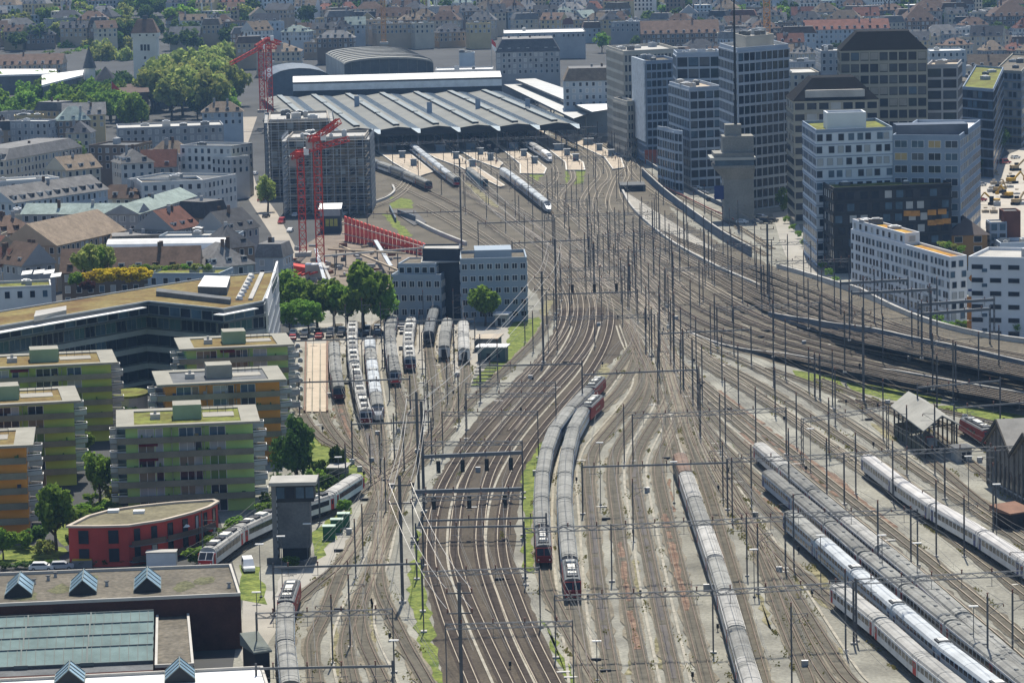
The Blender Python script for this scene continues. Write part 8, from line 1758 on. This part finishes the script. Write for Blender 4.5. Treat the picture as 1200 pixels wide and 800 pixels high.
# small huts
def hut(label, FL, FR, h, depth, wallm, roofm, over=.5, tilt=0):
    n, r = P(*FL), P(*FR); f = rect(n, r, depth); o = thing('hut', label, 'hut', (*f[0], 0), world=True); MB().prism(f, 0, h).build('wall', wallm, o); MB().prism(inset(f, -over), h, [h+.25, h+.25, h+.25+tilt, h+.25+tilt]).build('roof', roofm, o)
    p = np.array(f[0])*.6+np.array(f[1])*.4; MB().box(p[0]-.5, p[0]+.5, p[1]-.06, p[1]-.02, .1, 2.1).build('door', M_DARK, o); p = np.array(f[0])*.25+np.array(f[1])*.75; MB().box(p[0]-.5, p[0]+.5, p[1]-.06, p[1]-.02, 1.1, 2).build('window', M_GLASS, o); return o
hut('grey roofed hut among the shrubs on the slope', (386, 566), (404, 566), 3, 5, M_CONCD, M_CONC); hut('dark lean-to hut at the bottom beside the locomotive', (300, 800), (317, 798), 4.5, 6, M_DARK, mat('felt_grey_green', (.15, .165, .145), .95, .2), .3, 1.6)
hut('low flat store behind the depot masts', (556, 412), (582, 412), 3.2, 8, M_CONCD, mat('sandy_roof', (.36, .31, .24), .9)); hut('glazed relay hut with white roof at the end of the depot', (560, 424), (592, 424), 3.6, 5, mat('relay_teal', (.08, .12, .12), .5), M_WHITE); hut('small white roofed hut beside the right office wing', (580, 382), (594, 382), 3, 5, M_CONC, M_WHITE)
hut('rusty roofed shelter beside the engine shed', (1184, 622), (1210, 618), 3.0, 5, mat('shelter_dark', (.035, .03, .028), .9), mat('roof_rusty', (.20, .115, .08), .9, .25), .4, .8)
hut('pale equipment cabin between the shed and the red railcar', (1122, 542), (1139, 541), 2.8, 4, M_CONC, M_CONCD)
# fence of rails on the grass behind the depot
fx = thing('slatted_rack', 'dark slatted steel rack lying on the grass right of the depot', 'rack', P(560, 455), world=True)
for k in range(9): a, b = P(552+k*1.2, 452-k*4.2, .5), P(572+k*2.0, 452-k*4.2, .5); MB().bar(a, b, .25, .3).build('slat', M_STEEL, fx)
# vehicles
CARC = [('white', (.72, .72, .70)), ('silver', (.42, .43, .44)), ('black', (.02, .02, .022)), ('dark blue', (.03, .05, .14)), ('red', (.38, .03, .03)), ('grey', (.16, .17, .18))]
CM = {n: mat('car_'+n.replace(' ', '_'), c, .3, .03, 1, .0, .6) for n, c in CARC}
def car_meshes(n, van):
    def mk():
        L, w = (5.2, .98) if van else (4.3, .88); mb = MB(); pr = [(-L/2, .35), (L/2, .35), (L/2, .8), (L/2-.15, .95), (L*.28, 1.0), (L*.12, 1.45 if not van else 2.1), (-L*.34 if not van else -L*.47, 1.47 if not van else 2.15), (-L*.46, .98), (-L/2, .9)]
        k = len(pr); mb.v = [(x, -w*(.86 if z > 1.2 else 1), z) for x, z in pr]+[(x, w*(.86 if z > 1.2 else 1), z) for x, z in pr]
        for i in range(k): j = (i+1) % k; mb.f.append((i, k+i, k+j, j)); mb.m.append(0)
        mb.f += [tuple(range(k)), tuple(range(2*k-1, k-1, -1))]; mb.m += [0, 0]; body = mb.mesh('body', [CM[n]])
        t = 1.38 if not van else 1.95; g = MB()
        for s in (-1, 1): g.quad((L*.24, s*(w+.005), 1.02), (L*.12, s*(w*.88+.01), t), (-L*.33, s*(w*.88+.01), t), (-L*.40, s*(w+.005), 1.02))
        g.quad((L*.275, -w*.85, 1.03), (L*.275, w*.85, 1.03), (L*.135, w*.8, t), (L*.135, -w*.8, t)).quad((-L*.462, w*.85, 1.05), (-L*.462, -w*.85, 1.05), (-L*.36 if not van else -L*.475, -w*.8, t), (-L*.36 if not van else -L*.475, w*.8, t))
        wh = MB().tube((0, -.11, 0), (0, .11, 0), .32, k=12).tube((0, -.12, 0), (0, .12, 0), .18, k=8, m=1).mesh('wheel', [M_BOG, M_GALV]); return body, g.mesh('windows', [M_BAND]), wh, L, w
    return cached(('car', n, van), mk)
def car(px, py, rz, n, label, van=False, group='parked and passing cars', z=.03):
    b, g, w_, L, w = car_meshes(n, van); p = P(px, py); r = thing('van' if van else 'car', label, 'van' if van else 'car', (p[0], p[1], z), group, rz); bo = inst('body', b, r); inst('glazing', g, bo)
    for x in (-L*.31, L*.31):
        for y in (-w+.05, w-.05): inst('wheel', w_, r, (x, y, .32))
    for y in (-w*.65, w*.65): inst('headlight', cached('carl', lambda: MB().box(-.02, .05, -.15, .15, .62, .76).mesh('headlight', [M_LIGHT])), bo, (L/2, y, 0))
    return r
rnd = random.Random(4)
car(291, 668, -1.4, 'white', 'white van parked between brick hall and light rail train', True, None)
car(49, 668, 0, 'white', 'white car parked behind the hedge left of the red house', False); car(72, 667, .1, 'silver', 'silver car parked behind the hedge left of the red house', False)
tq = P(97, 664); o = thing('skip', 'yellow topped skip beside the red house', 'skip', tq, world=True); MB().box(tq[0]-1.8, tq[0]+1.8, tq[1]-1, tq[1]+1, .02, 1.3).build('body', mat('skip_grey', (.2, .2, .2), .7), o); MB().box(tq[0]-1.7, tq[0]+1.7, tq[1]-.9, tq[1]+.9, 1.3, 1.5).build('load', mat('skip_yellow', (.55, .36, .04), .7), o)
tq = P(190, 663); o = thing('container_office', 'low white container behind the brick hall parapet', 'container', tq, world=True); MB().box(tq[0]-2.6, tq[0]+2.6, tq[1]-1.2, tq[1]+1.2, .02, 2.6).build('body', M_WHITE, o); MB().box(tq[0]-2.7, tq[0]+2.7, tq[1]-1.3, tq[1]+1.3, 2.6, 2.75).build('roof', M_CONC, o)
for i in range(22):
    x = 345+(i % 11)*14+rnd.uniform(-2, 2); y = 392+(i//11)*6-(i % 11)*.8; n = rnd.choice(CARC)[0]
    car(x, y, 1.5+rnd.uniform(-.1, .1), n, '%s car, %s from the left in the %s row of the depot car park' % (n, nth(i % 11), ['back', 'front'][i//11]))
for i, (x, y, rz) in enumerate([(306, 236, 1.3), (312, 255, 1.3), (303, 222, 1.3), (330, 262, -1.7), (346, 254, -1.7), (318, 286, 1.2), (299, 205, 1.4), (340, 272, -1.7)]):
    n = rnd.choice(CARC)[0]; car(x, y, rz, n, '%s car on the construction street, %s in the file' % (n, nth(i)), i == 3)
for i, (x, y) in enumerate([(1138, 236), (1150, 218), (1163, 204), (1178, 192), (1150, 236), (1165, 222), (1190, 186), (1145, 206), (1158, 194)]):
    n = rnd.choice(CARC)[0]; car(x, y, .6, n, '%s car on the dusty boulevard, %s from the bottom' % (n, nth(i)), i == 3)
for i, (x, y) in enumerate([(834, 236), (845, 232), (870, 262), (892, 256), (898, 262), (824, 228), (816, 222), (905, 260), (888, 262)]):
    n = rnd.choice(CARC)[0]; car(x, y, -.6, n, '%s car below the office towers, %s in the row' % (n, nth(i)), i in (1, 4))
# diggers on the boulevard
mY = mat('machine_yellow', (.45, .27, .03), .6, .15)
for i, (x, y, rz, cl) in enumerate([(1186, 215, .4, 1), (1180, 232, 2.2, 1), (1170, 226, 1.0, 0), (1192, 240, .8, 0), (1165, 240, 2.8, 1), (1190, 200, .2, 0)]):
    p = P(x, y); r = thing('excavator', '%s tracked excavator, %s on the torn up boulevard' % (['tan', 'yellow'][cl], nth(i)), 'excavator', (p[0], p[1], .03), 'excavators on the boulevard', rz); mm = mY if cl else mat('machine_tan', (.36, .27, .15), .7)
    for s in (-1, 1): inst('crawler', cached('crawl', lambda: MB().box(-2, 2, -.35, .35, .05, .9).mesh('crawler', [M_BOG])), r, (0, s*1.2, 0))
    inst('body', cached(('digb', cl), lambda: MB().box(-2, 1, -1.3, 1.3, 1, 2.2).mesh('body', [mm])), r); inst('cab', cached('digc', lambda: MB().box(0, 1.5, .2, 1.3, 1.1, 3.1).mesh('cab', [M_GLASS])), r)
    inst('boom', cached(('digm', cl), lambda: MB().bar((.8, -.4, 1.8), (3.6, -.4, 4.4), .5, .6).bar((3.6, -.4, 4.4), (5.4, -.4, 2.0), .35, .45).box(5, 6, -.9, .1, .9, 2).mesh('boom', [mm])), r)
for i in range(14):
    x, y = rnd.uniform(1150, 1200), rnd.uniform(205, 250); p = P(x, y); o = MB().box(p[0]-1.2, p[0]+1.2, p[1]-1.2, p[1]+1.2, .03, rnd.uniform(.5, 1.6)).box(p[0]-.6, p[0]+.6, p[1]-.6, p[1]+.6, 1.6, 2.0, 1).build('pallet_stack', [rnd.choice([mB, M_CONC, M_GALV]), mB]); tag(o, 'stack of building material on the torn up boulevard', 'stack', 'material stacks on the boulevard')
# red hoarding with orange truck beside the tracks under the towers
p = P(758, 192); hb2 = thing('site_hoarding', 'orange red construction screen at the foot of the perforated office block', 'hoarding', p, world=True); q = P(766, 192); MB().box(p[0]-1, q[0]+2, p[1]+.5, p[1]+.8, 0, HZ(760, 176, p[1])).build('screen', mat('screen_red', (.42, .10, .05), .8, .2, .4), hb2)
for k in range(4): MB().box(p[0]-1+k*1.7, p[0]-.8+k*1.7, p[1]+.2, p[1]+.48, 0, HZ(760, 175, p[1])).build('post', M_GALV, hb2)
mb = MB(); pts = [P(x, y) for x, y in ((757, 205), (775, 220), (800, 232), (830, 247), (860, 260))]
bl = thing('barrier_line', 'red and white site barrier along the outer track', 'barrier', pts[0], world=True)
for i, (a, b) in enumerate(zip(pts, pts[1:])):
    for t in np.linspace(0, 1, 8)[:-1]:
        u = [a[k]*(1-t)+b[k]*t for k in range(3)]; v = [a[k]*(1-t-.145)+b[k]*(t+.145) for k in range(3)]; mb.bar((u[0], u[1], 1), (v[0], v[1], 1), .1, .5, 0)
mb.build('barrier_board', mat('barrier_red', (.45, .12, .08), .7), bl)
# birds of paperwork: white parasols on the left roof terrace
for i, (x, y) in enumerate([(32, 329), (46, 328), (58, 328), (66, 332)]):
    p = P(x, y, 15.1); r = thing('sun_sail', 'white sun sail on the roof terrace, %s from the left' % nth(i), 'sun sail', p, 'white sun sails', world=True); MB().bar(p, (p[0], p[1], p[2]+2.2), .1).build('pole', M_GALV, r); MB().prism([(p[0]-1.4, p[1]-1.4), (p[0]+1.4, p[1]-1.4), (p[0]+1.4, p[1]+1.4), (p[0]-1.4, p[1]+1.4)], [p[2]+1.7, p[2]+2.0, p[2]+2.7, p[2]+2.4], [p[2]+1.78, p[2]+2.08, p[2]+2.78, p[2]+2.48]).build('sail', M_WHITE, r)
# ------------------------------------------------------------ air
hz = bpy.data.materials.new('haze_air'); hz.use_nodes = True; t = hz.node_tree
for n in list(t.nodes):
    if n.type != 'OUTPUT_MATERIAL': t.nodes.remove(n)
v = t.nodes.new('ShaderNodeVolumePrincipled'); v.inputs['Color'].default_value = (.36, .62, 1, 1); v.inputs['Density'].default_value = .000055; v.inputs['Anisotropy'].default_value = .0
t.links.new(v.outputs[0], t.nodes['Material Output'].inputs['Volume'])
ho = MB().box(-1000, 1000, -60, 4000, -12, 330).build('haze', hz); tag(ho, None, None, None, 'stuff')
